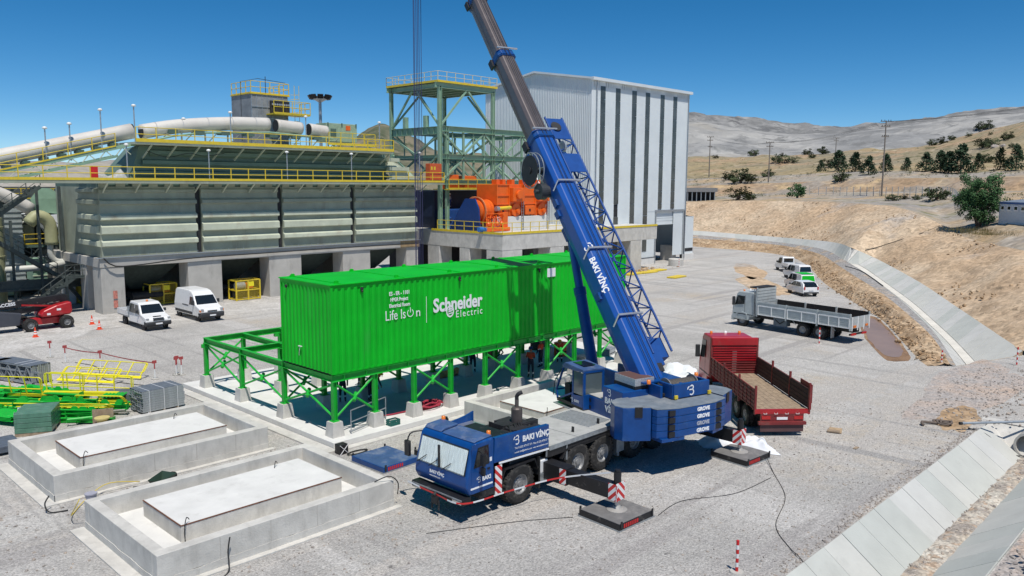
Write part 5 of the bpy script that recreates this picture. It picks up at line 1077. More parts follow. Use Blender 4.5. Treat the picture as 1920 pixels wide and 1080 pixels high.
# boom
def sect(w, h):
    return [(-w/2+.16*w, h/2), (w/2-.16*w, h/2), (w/2, h/2-.13*h), (w/2, -.05*h), (w*.46, -.24*h), (w*.33, -.40*h), (.12*w, -h/2), (-.12*w, -h/2), (-w*.33, -.40*h), (-w*.46, -.24*h), (-w/2, -.05*h), (-w/2, h/2-.13*h)]
def boomsec(name, w, h, l0, l1, mat, bevel=.03):
    return B(BM).prism([(a, c) for a, c in sect(w, h)], l0, l1, 'y').obj(name, mat, cn, bevel=bevel, fix=True)
boombl = M('boom_blue', (.010, .080, .34), .34, var=.1, vs=.8, dirt=((.06, .12, .25), .18, 1.1), coat=.2)
jibbl = M('jib_blue', (.010, .065, .26), .55, var=.12, spec=.25)
boomsec('boom_base', 1.12, 1.30, -.4, 14.0, boombl)
boomsec('boom_section', .96, 1.15, 13.8, 19.7, greysteel); boomsec('boom_section', .85, 1.04, 19.5, 24.3, greysteel); boomsec('boom_section', .68, .92, 24.1, 29, greysteel); boomsec('boom_section', .60, .82, 28.8, 36.6, greysteel)
for (l, w, h) in ((13.5, 1.22, 1.42), (19.35, 1.06, 1.28), (24.0, .94, 1.16), (28.7, .8, 1.05)):
    boomsec('collar', w, h, l, l+.42, blue, .03); boomsec('collar', w*1.04, h*1.05, l+.05, l+.13, blue, .01)
    B(BM).tube((-w*.52, l+.45, h*.56), (w*.62, l+.45, h*.56), .05, 10).obj('roller', alu, cn); B(BM).box(-w*.6, -w*.5, l-.1, l+.4, -h*.35, -h*.1).obj('collar_lug', black, cn)
for l in (3.0, 6.6, 10.6):   # rope guides across the top
    B(BM).box(-.52, .8, l, l+.09, .70, .78).bar((-.52, l+.04, .74), (-.72, l-.3, .34), .05, .07).obj('rope_guide', alu, cn)
for x in (-.12, .1): B(BM).tube((x, -.9, .76), (x, 36.6, .66), .018, 5).obj('hoist_rope', cable, cn)
B(BM).tube((-.52, 11.2, -.1), (-.46, 36, .1), .014, 4).obj('signal_cable', cable, cn)
B(BM).box(-.30, .30, 36.3, 37.3, -.4, .45).tube((-.3, 37.1, 0), (.3, 37.1, 0), .35, 18).obj('boom_head', blue, cn)
mtext(cn, 'BAKI VİNÇ', .38, BM @ frame((-.545, 6.2, .50), (0, -1, 0), (.68, 0, .73)), lettw, ext=.004, bold=.012); logo(cn, .42, BM @ frame((-.545, 6.85, .50), (0, -1, 0), (.68, 0, .73)))
# lift cylinder
cb = UM @ Vector((0, 2.3, 2.0)); ctp = BM @ Vector((0, 8.4, -.66)); dv = (ctp-cb).normalized(); LCY = (ctp-cb).length
B().tube(cb, cb+dv*(LCY*.63), .27, 20).tube(cb+dv*(LCY*.60), cb+dv*(LCY*.65), .30, 20).obj('lift_cylinder', blue, cn, smooth=False); B().tube(cb+dv*(LCY*.62), ctp, .20, 18).obj('cylinder_rod', M('rod_blue', (.03, .10, .30), .3, .3), cn); B(BM).box(-.3, .3, 8.1, 8.8, -.8, -.5).obj('cylinder_lug', blue, cn)
UB().box(-.4, .4, 1.3, 2.6, 1.75, 2.15).obj('cylinder_base', blue, cn, bevel=.03)
# cable reels on the left side of the boom
xr = -1.05
B(BM).lathe([(0, 0), (.74, 0), (.74, .03), (0, .03)], 32, (xr-.2, 11.9, -.05), 'x').obj('reel_disc', black, cn)
b = B(BM).path([(xr-.14, 11.9+.86*math.cos(2*pi*i/32), -.05+.86*math.sin(2*pi*i/32)) for i in range(33)], .025, 6); b.path([(xr+.1, 11.9+.86*math.cos(2*pi*i/32), -.05+.86*math.sin(2*pi*i/32)) for i in range(33)], .025, 6)
for i in range(12): a = 2*pi*i/12; b.tube((xr+.05, 11.9+.16*math.cos(a), -.05+.16*math.sin(a)), (xr+.05, 11.9+.86*math.cos(a), -.05+.86*math.sin(a)), .018, 5)
b.obj('reel_spokes', galv, cn); B(BM).tube((xr-.25, 11.9, -.05), (-.4, 11.9, -.05), .18, 16).obj('reel_hub', black, cn)
B(BM).lathe([(0, -.02), (.40, 0), (.40, .35), (.3, .36), (.3, .6), (0, .6)], 24, (-1.1, 10.75, -.25), 'x').tube((-1.3, 10.75, -.25), (-.4, 10.75, -.25), .1, 12).obj('winch_motor', M('motor_grey', (.05, .055, .06), .5, .3), cn)
for (l, h) in ((9.6, .0), (9.1, -.2), (13.0, -.55), (4.2, .1)): B(BM).box(-.68, -.55, l, l+.35, h-.15, h+.15).obj('side_bracket', blue, cn)
# folded lattice jib on the right side
J0, J1 = 1.3, 15.4; cu = [(.95, -.75), (2.0, -.75), (.95, .12), (2.0, .12)]
def taper(l): return 1. if 2.2 < l < 14.2 else .9
for (u_, n_) in cu: B(BM).tube((u_, J0, n_), (u_, J1, n_), .055, 8).obj('jib_chord', jibbl, cn)
for fi, (p, q) in enumerate((((0), (1)), ((2), (3)), ((0), (2)), ((1), (3)))):
    n = 22; st = (J1-J0-1.8)/n
    for i in range(n):
        a, c = (cu[p], cu[q]) if i % 2 == 0 else (cu[q], cu[p]); B(BM).tube((a[0], J0+.6+i*st, a[1]), (c[0], J0+.6+(i+1)*st, c[1]), .034, 5).obj('jib_lacing', jibbl, cn)
for (l0, l1) in ((13.9, 15.3), (11.7, 12.9)): B(BM).box(.97, 1.98, l0, l1, .12, .16).obj('jib_plate', jibbl, cn)
B(BM).box(.93, 2.02, J0-.1, J0+.9, -.78, -.2).box(1.0, 1.6, J0-.45, J0-.1, -.5, -.2).obj('jib_foot', jibbl, cn); B(BM).box(1.0, 1.3, J0-.8, J0-.4, -.35, -.05).obj('jib_hook', dark, cn)
B(BM).tube((1.2, 13.4, .1), (1.3, 13.4, .1), .3, 16).obj('jib_sheave', galv, cn); B(BM).lathe([(0, 0), (.2, 0), (.3, .06), (0, .06)], 16, (1.32, 14.7, .17), 'z').obj('jib_sheave', dark, cn)
for l in (2.6, 8.2, 12.2): B(BM).box(.55, .95, l, l+.14, -.3, -.1).obj('jib_stay', black, cn)
# hoist ropes falling to the hook behind the green room
tip = BM @ Vector((0, 37.15, 0)); hk = Vector((tip.x, tip.y, 5.0))
for i in range(6):
    dx = (-.26, -.2, -.08, .02, .12, .26)[i]; B().tube((tip.x+dx, tip.y-dx*.3, tip.z), (tip.x+dx*.95, tip.y-dx*.3, hk.z), .020, 5).obj('load_rope', M('rope_violet', (.05, .045, .12), .5), cn)
B().box(tip.x-.35, tip.x+.35, tip.y-.2, tip.y+.2, 4.0, 5.0).obj('hook_block', yellow, cn, bevel=.05); B().path([(tip.x, tip.y, 4.0), (tip.x, tip.y, 3.5), (tip.x+.2, tip.y, 3.3), (tip.x+.3, tip.y, 3.5)], .07, 8).obj('hook', dark, cn)

# outrigger mats
def mat_plate(x, y, w, d, rz, label, top, z=.0):
    t = T('outrigger_mat', label, 'steel mat', (x, y, z), rz, 'steel outrigger mats')
    B().box(-w/2, w/2, -d/2, d/2, .04, .25).obj('plate', blue if top is bluetop else black, t, bevel=.015); B().box(-w/2+.03, w/2-.03, -d/2+.03, d/2-.03, .248, .256).obj('top_sheet', top, t)
    B().box(-w/2-.03, w/2+.03, -d/2-.03, d/2+.03, 0, .04).obj('base_flange', galv, t)
    for a, c in ((-w/2, -d/2), (w/2, -d/2), (w/2, d/2), (-w/2, d/2)): B().box(a*.9-.04, a*.9+.04, c-.03 if c < 0 else c, c if c < 0 else c+.03, .1, .34).obj('lug', dark, t)
    for i in range(8): B().box(-.7+i*.1, -.64+i*.1, -d/2-.008, -d/2, .08, .22).obj('stripe', stripe_r, t)
mtop = M('mat_grey', (.17, .165, .16), .75, var=.2, vs=3, dirt=((.35, .32, .29), .25, 1.5))
mat_plate(21.72, 15.9, 1.85, 1.8, -.05, 'steel outrigger mat under the front jack near the crane cab', mtop)
mat_plate(30.35, 15.85, 1.75, 1.75, -.08, 'steel outrigger mat under the rear jack beside the white tarpaulin', mtop)
mat_plate(21.7, 24.9, 1.8, 1.8, 0, 'steel outrigger mat on the hidden side of the crane behind its cab', mtop); mat_plate(30.35, 24.85, 1.8, 1.8, 0, 'steel outrigger mat beyond the crane deck in the far basin', mtop, .35 if 0 else .352)
mat_plate(19.45, 26.0, 1.85, 2.1, .03, 'spare blue steel mat lying idle on gravel before the slab', bluetop)
# ------------------------------------------------------------------ vehicles (local x forward, y left)
def pbody(prof, hw):
    """closed body from a side profile (x, z); hw(z, x) gives the half width"""
    b = B(); n = len(prof)
    ar = sum(prof[i][0]*prof[(i+1) % n][1]-prof[(i+1) % n][0]*prof[i][1] for i in range(n))
    if ar < 0: prof = prof[::-1]
    vs = [(x, -hw(z, x), z) for x, z in prof]+[(x, hw(z, x), z) for x, z in prof]
    b.add(vs, [tuple(range(n)), tuple(range(2*n-1, n-1, -1))]+[((i+1) % n, i, n+i, n+(i+1) % n) for i in range(n)]); return b
def sglass(poly, hw, off=.012):
    out = []
    for s_ in (-1, 1):
        b = B(); b.add([(x, s_*(hw(z, x)+off), z) for x, z in (poly if s_ < 0 else poly[::-1])], [tuple(range(len(poly)))]); out.append(b)
    return out
def xglass(p, q, hw, inset=.1, off=.015, m0=.06, m1=.08):
    p = Vector((p[0], 0, p[1])); q = Vector((q[0], 0, q[1])); d = (q-p); n = Vector((-d.z, 0, d.x)).normalized()
    a = p+d*m0; c = p+d*(1-m1); wa = hw(a.z, a.x)-inset; wc = hw(c.z, c.x)-inset; b = B(); r = []
    b.add([a+n*off+Vector((0, -wa, 0)), a+n*off+Vector((0, wa, 0)), c+n*off+Vector((0, wc, 0)), c+n*off+Vector((0, -wc, 0))], [(0,1,2,3)])
    b.add([a-n*off+Vector((0, -wa, 0)), a-n*off+Vector((0, wa, 0)), c-n*off+Vector((0, wc, 0)), c-n*off+Vector((0, -wc, 0))], [(3,2,1,0)]); return b
carw = wheel_mesh(.34, .22, .20); vanw = wheel_mesh(.36, .23, .21); truckw = wheel_mesh(.52, .30, .28); liftw = wheel_mesh(.50, .38, .24)
def hwf(w, belt, top, tum): return lambda z, x=0: w-tum*max(0, (z-belt)/(top-belt))
bump = M('bumper_grey', (.035, .037, .04), .6, var=.15)
def wheels4(t, m, r, xf, xr, y):
    for x in (xf, xr):
        add_wheel(t, m, x, -y, r, False); add_wheel(t, m, x, y, r, True)
    for x in (xf, xr): B().lathe([(0, -.02), (r+.07, -.02), (r+.07, .02), (0, .02)], 20, (x, -y-.07, r+.02), 'y').obj('wheel_arch', dark, t); B().lathe([(0, -.02), (r+.07, -.02), (r+.07, .02), (0, .02)], 20, (x, y+.07, r+.02), 'y').obj('wheel_arch', dark, t)
def lamps(t, xf, xr, y, zf, zr, hwid=.2):
    for s_ in (-1, 1):
        B().box(xf-.03, xf+.03, s_*y-hwid/2, s_*y+hwid/2, zf-.1, zf+.1).obj('headlight', alu, t, bevel=.03); B().box(xr-.02, xr+.03, s_*(y+.06)-.07, s_*(y+.06)+.07, zr-.16, zr+.16).obj('tail_lamp', lampred, t, bevel=.02)
def mirrors(t, x, y, z, h=.24):
    for s_ in (-1, 1): B().box(x-.05, x+.05, s_*y, s_*(y+.22), z, z+h).obj('mirror', bump, t, bevel=.03)
def plates(t, xf, xr, z, zr=None):
    B().box(xf, xf+.012, -.26, .26, z-.055, z+.055).obj('number_plate', lettw, t); B().box(xr-.012, xr, -.26, .26, (zr or z)-.055, (zr or z)+.055).obj('number_plate', lettw, t)

# white crew cab dropside pickup
t = T('dropside_pickup', 'white crew cab dropside pickup parked beside the white van', 'pickup', (25.35, 65.3, 0), R(-91))
hw = hwf(.96, 1.15, 2.05, .16)
pr = [(2.72, .45), (2.8, .62), (2.78, .85), (2.62, 1.02), (1.78, 1.22), (1.12, 1.92), (.85, 2.04), (-.68, 2.06), (-.8, 1.9), (-.8, .42)]
pbody(pr, hw).obj('cab', white, t, bevel=.06, seg=3)
xglass((1.78, 1.22), (1.12, 1.92), hw).obj('windshield', gl_dark, t)
for p in ([(1.5, 1.2), (.98, 1.86), (.42, 1.88), (.42, 1.2)], [(.3, 1.2), (.3, 1.88), (-.62, 1.88), (-.62, 1.2)]):
    for b in sglass(p, hw): b.obj('side_window', gl_dark, t)
B().box(-.83, -.805, -.7, .7, 1.35, 1.85).obj('rear_window', gl_dark, t)
pbody([(2.7, .38), (2.85, .45), (2.87, .62), (2.8, .74), (2.3, .74), (2.3, .38)], lambda z, x: .97).obj('bumper', bump, t, bevel=.05)
B().box(2.79, 2.84, -.42, .42, .80, .92).box(2.70, 2.78, -.4, .4, .95, 1.0).obj('grille', bump, t); B().box(2.35, 2.55, -.3, .3, 1.055, 1.1).obj('bonnet_vent', bump, t)
for s_ in (-1, 1): B().box(2.62, 2.77, s_*.82-.12, s_*.82+.12, .78, 1.0).obj('headlight', alu, t, bevel=.04)
mirrors(t, 1.35, .95, 1.3); plates(t, 2.875, -3.1, .56, .6); wheels4(t, vanw, .36, 1.95, -1.95, .80)
B().box(-3.1, -.86, -1.0, 1.0, .74, .82).obj('bed_floor', galv, t); B().box(-3.0, -.8, -.4, .4, .45, .74).obj('chassis', dark, t)
for s_ in (-1, 1):
    for k in range(3): B().box(-3.1, -.88, s_*1.0-.015, s_*1.0+.015, .84+k*.14, .96+k*.14).obj('side_board', white, t)
for k in range(3): B().box(-3.13, -3.1, -1.0, 1.0, .84+k*.14, .96+k*.14).obj('tail_board', white, t)
B().box(-.9, -.86, -1, 1, .82, 1.6).obj('headboard', galv, t)
for i in range(7): B().bar((-2.9+.1*i, -.6+.18*i, .95+.05*i), (-.95, -.5+.16*i, 1.25+.05*i), .04, .06).obj('load_bar', dark, t)
B().lathe([(0, .14), (.08, .12), (.09, 0)], 12, (.6, 0, 2.06)).obj('beacon', orange_l, t, smooth=True)
# white high roof van
t = T('panel_van', 'white high roof panel van parked before the concrete legs', 'van', (30.2, 66.2, 0), R(-91))
hw = hwf(1.0, 1.2, 2.45, .17)
pr = [(2.55, .42), (2.62, .62), (2.6, .88), (2.45, 1.08), (1.7, 1.32), (1.05, 2.1), (.6, 2.36), (.1, 2.46), (-2.3, 2.46), (-2.52, 2.3), (-2.58, 1.2), (-2.55, .42)]
pbody(pr, hw).obj('body', white, t, bevel=.07, seg=3)
xglass((1.7, 1.32), (1.05, 2.1), hw).obj('windshield', gl_dark, t)
for b in sglass([(1.5, 1.3), (1.02, 1.95), (.45, 1.95), (.45, 1.3)], hw): b.obj('side_window', gl_dark, t)
for x in (.35, -.95): 
    for b in sglass([(x-.012, .6), (x-.012, 2.2), (x+.012, 2.2), (x+.012, .6)], hw, .005): b.obj('door_seam', bump, t)
for b in sglass([(-.9, 1.16), (-.9, 1.24), (.3, 1.24), (.3, 1.16)], hw): b.obj('slide_rail', bump, t)
for b in sglass([(-2.4, .5), (-2.4, .72), (1.0, .72), (1.0, .5)], hw): b.obj('sill_moulding', bump, t)
pbody([(2.5, .35), (2.68, .42), (2.7, .66), (2.62, .82), (2.1, .78), (2.1, .35)], lambda z, x: 1.0).obj('bumper', bump, t, bevel=.05)
B().box(2.58, 2.64, -.4, .4, .86, .95).obj('grille', bump, t)
for s_ in (-1, 1): B().box(2.42, 2.62, s_*.82-.13, s_*.82+.13, .84, 1.08).obj('headlight', alu, t, bevel=.05); B().box(2.36, 2.6, s_*.97-.03, s_*.97+.03, .84, 1.0).obj('indicator', orange_l, t)
mirrors(t, 1.4, .98, 1.4, .32); plates(t, 2.705, -2.6, .55); wheels4(t, vanw, .36, 1.75, -1.95, .82)
# cars along the berm
def hatch(x, y, a, label, roofm=None, van=False):
    t = T('parked_car', label, 'car', (x, y, 0), R(a), 'cars parked along the berm')
    if van: pr = [(1.9, .35), (2.02, .6), (1.95, .88), (1.25, 1.05), (.65, 1.72), (.3, 1.82), (-1.75, 1.84), (-1.98, 1.7), (-2.1, 1.0), (-2.08, .35)]; top = 1.84
    else: pr = [(1.9, .32), (2.05, .55), (1.95, .8), (1.15, .98), (.45, 1.45), (.1, 1.52), (-1.2, 1.50), (-1.75, 1.3), (-1.98, .95), (-2.02, .35)]; top = 1.52
    hw = hwf(.88, .95, top, .16); pbody(pr, hw).obj('body', white, t, bevel=.06, seg=3)
    if van:
        xglass((1.25, 1.05), (.65, 1.72), hw).obj('windshield', gl_dark, t); xglass((-1.98, 1.7), (-2.1, 1.0), hw, .1, .02, .05, .1).obj('rear_window', green if roofm else gl_dark, t)
        for p in ([(1.0, 1.05), (.58, 1.66), (.1, 1.7), (.1, 1.05)], [(0, 1.05), (0, 1.7), (-.9, 1.7), (-.9, 1.05)]):
            for b in sglass(p, hw): b.obj('side_window', gl_dark, t)
        if roofm: B().box(-1.9, -.2, -.68, .68, 1.85, 1.87).obj('roof_cover', green, t)
    else:
        xglass((1.15, .98), (.45, 1.45), hw).obj('windshield', gl_dark, t); xglass((-1.2, 1.5), (-1.75, 1.3), hw, .12, .02, .2, .0).obj('rear_window', gl_dark, t); xglass((-1.75, 1.3), (-1.98, .95), hw, .14, .02, .0, .15).obj('rear_window', gl_dark, t)
        for p in ([(.95, .98), (.4, 1.38), (-.15, 1.42), (-.15, .98)], [(-.25, .98), (-.25, 1.42), (-1.0, 1.4), (-1.4, 1.02)]):
            for b in sglass(p, hw): b.obj('side_window', gl_dark, t)
        B().box(-2.06, -1.9, -.8, .8, .35, .5).obj('bumper', bump, t)
    lamps(t, 1.98, -2.02, .66, .72, .9); plates(t, 2.06, -2.06, .5, .75); mirrors(t, .9, .88, 1.0, .16); wheels4(t, carw, .32, 1.3, -1.25, .74)
hatch(82.1, 36.6, 50, 'white hatchback parked closest behind the grey truck'); hatch(86.4, 38.9, 50, 'small white van with green rear and roof', True, True); hatch(95.6, 43.4, 52, 'white minivan parked second from the far end', None, True)
t = T('parked_pickup', 'white flat bed pickup parked farthest along the berm', 'pickup', (103.2, 48.2, 0), R(46), 'cars parked along the berm')
hw = hwf(.9, 1.0, 1.95, .14); pbody([(2.4, .4), (2.45, .8), (1.6, 1.05), (1.0, 1.85), (-.1, 1.95), (-.25, 1.8), (-.25, .4)], hw).obj('cab', white, t, bevel=.05); B().box(-.28, -.255, -.62, .62, 1.25, 1.75).obj('rear_window', gl_dark, t)
B().box(-2.6, -.3, -.95, .95, .75, .85).obj('bed_floor', galv, t)
for s_ in (-1, 1): B().box(-2.6, -.3, s_*.95-.02, s_*.95+.02, .87, 1.25).obj('side_board', white, t)
B().box(-2.63, -2.6, -.95, .95, .87, 1.25).obj('tail_board', white, t); B().box(-2.62, -2.5, -.8, .8, .5, .62).obj('rear_bar', bump, t); lamps(t, 2.42, -2.64, .7, .75, .6); wheels4(t, vanw, .34, 1.6, -1.6, .76)
for b in sglass([(1.3, 1.05), (.92, 1.75), (.0, 1.8), (.0, 1.05)], hw): b.obj('side_window', gl_dark, t)
xglass((1.6, 1.05), (1.0, 1.85), hw).obj('windshield', gl_dark, t); mirrors(t, 1.2, .9, 1.1)

# trucks: cab profile, wooden floor, boarded sides
def tcab(t, x0, mat, roof=True, h=3.05):
    hw = hwf(1.22, 1.9, h, .08); pr = [(x0+2.05, .55), (x0+2.12, .9), (x0+2.1, 1.6), (x0+1.98, 1.75), (x0+1.75, h-.2), (x0+1.55, h), (x0+.15, h+.02), (x0+.05, h-.1), (x0+.05, .9), (x0+.4, .9), (x0+.5, .55)]
    pbody(pr, hw).obj('cab', mat, t, bevel=.08, seg=3); xglass((x0+1.98, 1.75), (x0+1.75, h-.2), hw, .1).obj('windshield', gl_dark, t)
    for b in sglass([(x0+1.85, 1.72), (x0+1.66, h-.35), (x0+.95, h-.35), (x0+.95, 1.85)], hw): b.obj('side_window', gl_dark, t)
    for b in sglass([(x0+.9, .95), (x0+.9, h-.3), (x0+.925, h-.3), (x0+.925, .95)], hw, .006): b.obj('door_seam', dark, t)
    for b in sglass([(x0+1.95, 1.0), (x0+1.95, 1.06), (x0+.1, 1.06), (x0+.1, 1.0)], hw, .006): b.obj('door_seam', dark, t)
    B().box(x0+1.95, x0+2.2, -1.22, 1.22, .42, .85).obj('bumper', mat, t, bevel=.06); B().box(x0+2.1, x0+2.13, -.85, .85, .95, 1.5).obj('grille', black, t)
    for s_ in (-1, 1): B().box(x0+2.19, x0+2.22, s_*.95-.2, s_*.95+.2, .55, .75).obj('headlight', alu, t); B().box(x0+1.8, x0+1.95, s_*1.25, s_*1.5, 1.7, 2.4).obj('mirror', bump, t, bevel=.03)
    for s_ in (-.8, .0, .8): B().lathe([(0, .14), (.07, .12), (.08, 0)], 10, (x0+1.3, s_, h)).obj('roof_lamp', orange_l if s_ else lettw, t, smooth=True)
    return hw
def truck_axles(t, xs, duals, y=1.02):
    for x, dbl in zip(xs, duals):
        for s_ in (-1, 1):
            add_wheel(t, truckw, x, s_*y, .52, s_ > 0)
            if dbl: add_wheel(t, truckw, x, s_*(y-.33), .52, s_ > 0)
        B().tube((x, -.9, .52), (x, .9, .52), .09, 8).obj('axle', dark, t)
# red truck
rt = T('red_flatbed_truck', 'red dropside truck with open tail and wooden load floor', 'truck', (34.35, 15.95, 0), R(46.4))
LB = 7.1
B().box(.1, 9, -.45, .45, .75, 1.12).obj('chassis', dark, rt); tcab(rt, LB+.45, redp, h=3.15); truck_axles(rt, (1.7, 3.05, 7.3+1.15), (True, True, False))
for i in range(9): B().box(.02, LB, -1.22+i*.272, -1.22+i*.272+.262, 1.18, 1.255).obj('floor_board', wood, rt)
B().box(0, .1, -1.27, 1.27, 1.06, 1.262).obj('rear_sill', redp, rt); 
for y in (-.7, -.2, .3, .8): B().path([(-.01, y-.07, 1.1), (-.05, y-.07, 1.06), (-.05, y+.07, 1.06), (-.01, y+.07, 1.1)], .012, 4).obj('rope_ring', stripe_w, rt)
for i in range(8): B().box(.5+i*.85, .6+i*.85, -1.2, 1.2, 1.1, 1.18).obj('cross_bearer', redd, rt)
def truckside(t, y, s_, x0, x1, nb, mat, post_h, z0=1.27, h=.9, rows=5, cols=4):
    w = (x1-x0)/nb
    for k in range(nb):
        a = x0+k*w+.06; c = x0+(k+1)*w-.06; B().box(a, c, y-.02, y+.02, z0, z0+h).obj('side_panel', mat if s_ > 0 else M('painted_shade_board', (.055, .032, .028), .8, var=.35, vs=4), t)  # right side inner face: its shade is painted into the dark board colour
        for r in range(4 if s_ < 0 else 0): B().box(a, c, y+.02, y+.035, z0+.1+r*.2, z0+.22+r*.2).obj('board', M('painted_shade_board', (.055, .032, .028), .8), t)
        for r in range(rows+1): B().box(a, c, y+s_*.02, y+s_*.05, z0+h*r/rows-.02, z0+h*r/rows+.02).obj('rail', M('red_rib', (.27, .03, .03), .6, var=.25), t)
        for q in range(cols+1): B().box(a+(c-a)*q/cols-.02, a+(c-a)*q/cols+.02, y+s_*.021, y+s_*.055, z0, z0+h).obj('rib', M('red_rib', (.27, .03, .03), .6, var=.25), t)
    for k in range(nb+1): B().box(x0+k*w-.05, x0+k*w+.05, y-.045, y+.045, z0-.25, z0+h+post_h).obj('stake', mat, t)
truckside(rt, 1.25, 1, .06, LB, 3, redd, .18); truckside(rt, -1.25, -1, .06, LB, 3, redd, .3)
for r in range(11): B().box(LB-.04, LB+.09, -1.18, 1.18, 1.3+r*.135, 1.365+r*.135).obj('headboard_slat', redd if r < 5 else redp, rt)
B().box(LB+.09, LB+.13, -1.25, 1.25, 1.2, 3.2).obj('headboard', redp, rt); B().box(LB-.05, LB+.14, -1.26, 1.26, 2.8, 3.22).obj('headboard_top', redp, rt, bevel=.03); B().box(LB-.02, LB+.1, -.12, .12, 1.3, 2.5).obj('headboard_post', M('grey_brown', (.25, .17, .15), .8), rt)
for s_ in (-1, 1): B().box(LB-.0, LB+.14, s_*1.25-.06, s_*1.25+.06, 1.2, 3.2).obj('headboard_post', redd, rt)
B().box(-.06, .0, -1.3, -1.2, 1.25, 2.35).box(-.03, 1.3, -1.34, -1.3, 1.55, 2.4).obj('folded_tailgate', redd, rt)
B().box(-.1, .05, -1.1, 1.1, .56, .7).box(.0, .08, -1.0, 1.0, .7, 1.06).obj('rear_bumper', redd, rt); B().box(-.02, .02, -1.0, 1.0, .22, .56).obj('mud_flap', M('flap', (.10, .05, .05), .8), rt); B().box(-.015, 0.0, -.25, .25, .78, .9).obj('number_plate', lettw, rt)
for s_ in (-1, 1): B().box(-.03, .0, s_*.75-.2, s_*.75+.2, .8, .95).obj('tail_lamp', lampred, rt)
# grey truck
gt = T('grey_dropside_truck', 'silver grey three axle dropside truck standing side on by the berm', 'truck', (59.4, 22.0, 0), R(81))
LG = 8.0
B().box(.3, 10, -.45, .45, .75, 1.12).obj('chassis', dark, gt); tcab(gt, LG+.35, silver, h=2.85); truck_axles(gt, (2.55, 3.95, 9.5), (True, True, False))
for i in range(9): B().box(.02, LG, -1.22+i*.272, -1.22+i*.272+.262, 1.18, 1.255).obj('floor_board', wood, gt)
def gside(y, s_):
    w = LG/3
    for k in range(3):
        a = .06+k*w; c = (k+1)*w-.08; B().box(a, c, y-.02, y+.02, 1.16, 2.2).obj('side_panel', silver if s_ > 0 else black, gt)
        if s_ > 0:
            for (z0, z1) in ((1.16, 1.24), (1.86, 1.94), (2.14, 2.22)): B().box(a, c, y+.02, y+.06, z0, z1).obj('rail', stripe_w if z1 < 2 else silver, gt)
            n = 3 if k == 0 else 2
            for q in range(n+1): x = a+(c-a-.06)*q/n; B().box(x, x+.06, y+.021, y+.07, 1.16, 1.94).obj('rib', stripe_w, gt)
            for q in range(4): B().box(a, c, y+.0205, y+.035, 1.30+q*.15, 1.33+q*.15).obj('press_line', silver, gt)
    for k in range(4): B().box(k*w-.03 if k else 0, k*w+.08, y-.05, y+.05, 1.0, 2.24).obj('stake', silver, gt)
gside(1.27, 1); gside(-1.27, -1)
B().box(-.03, .02, -1.2, 1.2, 1.16, 2.0).obj('tailgate', silver, gt)
for y in (-1.15, -.4, .4, 1.15): B().box(-.07, -.03, y-.04, y+.04, 1.0, 2.02).obj('rib', stripe_w, gt)
for s_ in (-1, 1): B().box(-.075, -.04, s_*.8-.17, s_*.8+.17, 1.22, 1.38).obj('tail_lamp', orange_l, gt); B().box(.02, .12, s_*.7-.3, s_*.7+.3, .62, .76).obj('bumper_lamp', lampred, gt)
B().box(.12, .2, -1.1, 1.1, .62, .76).obj('rear_bumper', dark, gt)
for r in range(8): B().box(LG+.02, LG+.1, -1.2, 1.2, 1.35+r*.24, 1.55+r*.24).obj('headboard_slat', silver, gt)
B().box(LG+.1, LG+.16, -1.25, 1.25, 1.2, 3.3).obj('headboard', silver, gt); B().box(LG+.05, LG+.9, -1.1, 1.1, 3.22, 3.32).obj('roof_rack', dark, gt)
b = B().box(LG+.2, LG+.24, 1.2, 1.26, 1, 3.2).box(LG+.34, LG+.38, 1.2, 1.26, 1, 3.2)
for i in range(8): b.box(LG+.24, LG+.34, 1.21, 1.25, 1.1+i*.27, 1.13+i*.27)
b.obj('ladder', galv, gt)
B().box(5.3, 6.5, .7, 1.22, .55, 1.1).obj('tool_box', M('steel_box', (.12, .15, .17), .5), gt, bevel=.02); b = B().bar((5.45, 1.228, 1.0), (5.9, 1.228, .7), .012, .09).bar((6.35, 1.228, 1.0), (5.9, 1.228, .7), .012, .09); b.obj('box_mark', black, gt)
B().box(1.5, 1.56, .85, 1.2, .25, 1.05).obj('mud_flap', galv, gt); B().prism([(8.9, .6), (9.0, 1.1), (9.5, 1.22), (10.0, 1.1), (10.1, .6), (10.02, .6), (9.92, 1.04), (9.5, 1.14), (9.08, 1.04), (8.98, .6)], .95, 1.26, 'y').obj('mudguard', silver, gt)
b = B().bar((4.8, 1.2, 1.15), (4.5, 1.2, .8), .03).bar((1.6, 1.2, 1.15), (1.2, 1.2, .85), .03); b.obj('stay', galv, gt)

# telescopic boom lift
bl = T('boom_lift', 'red and black telescopic boom lift with big tyres', 'aerial lift', (19.4, 69.7, 0))
wheels = [(-1.3, -1.0), (1.25, -1.0), (-1.3, 1.1), (1.25, 1.1)]
for x, y in wheels: add_wheel(bl, liftw, x, y, .5, y > 0)
B().prism([(-1.3, .4), (1.4, .45), (1.4, .75), (.6, .95), (-1.0, .9), (-1.3, .7)], -.7, .8, 'y').obj('chassis', redp, bl, bevel=.06)
B().prism([(-.5, 1.0), (1.6, 1.05), (1.75, 1.3), (1.7, 2.05), (1.35, 2.0), (.6, 1.85), (-.3, 1.5), (-.55, 1.25)], -1.0, -.1, 'y').obj('counterweight_cowl', redp, bl, bevel=.15, seg=3); B().prism([(-.5, 1.0), (1.6, 1.05), (1.7, 1.9), (-.3, 1.6)], .3, 1.1, 'y').obj('engine_cowl', redp, bl, bevel=.12, seg=3)
B().box(-.1, .15, -1.01, -.99, 1.15, 1.3).box(.6, .9, -1.012, -1.0, 1.45, 1.6).obj('sticker', lettw, bl); B().tube((0, 0, .85), (0, 0, 1.1), .6, 20).obj('slew_ring', dark, bl)
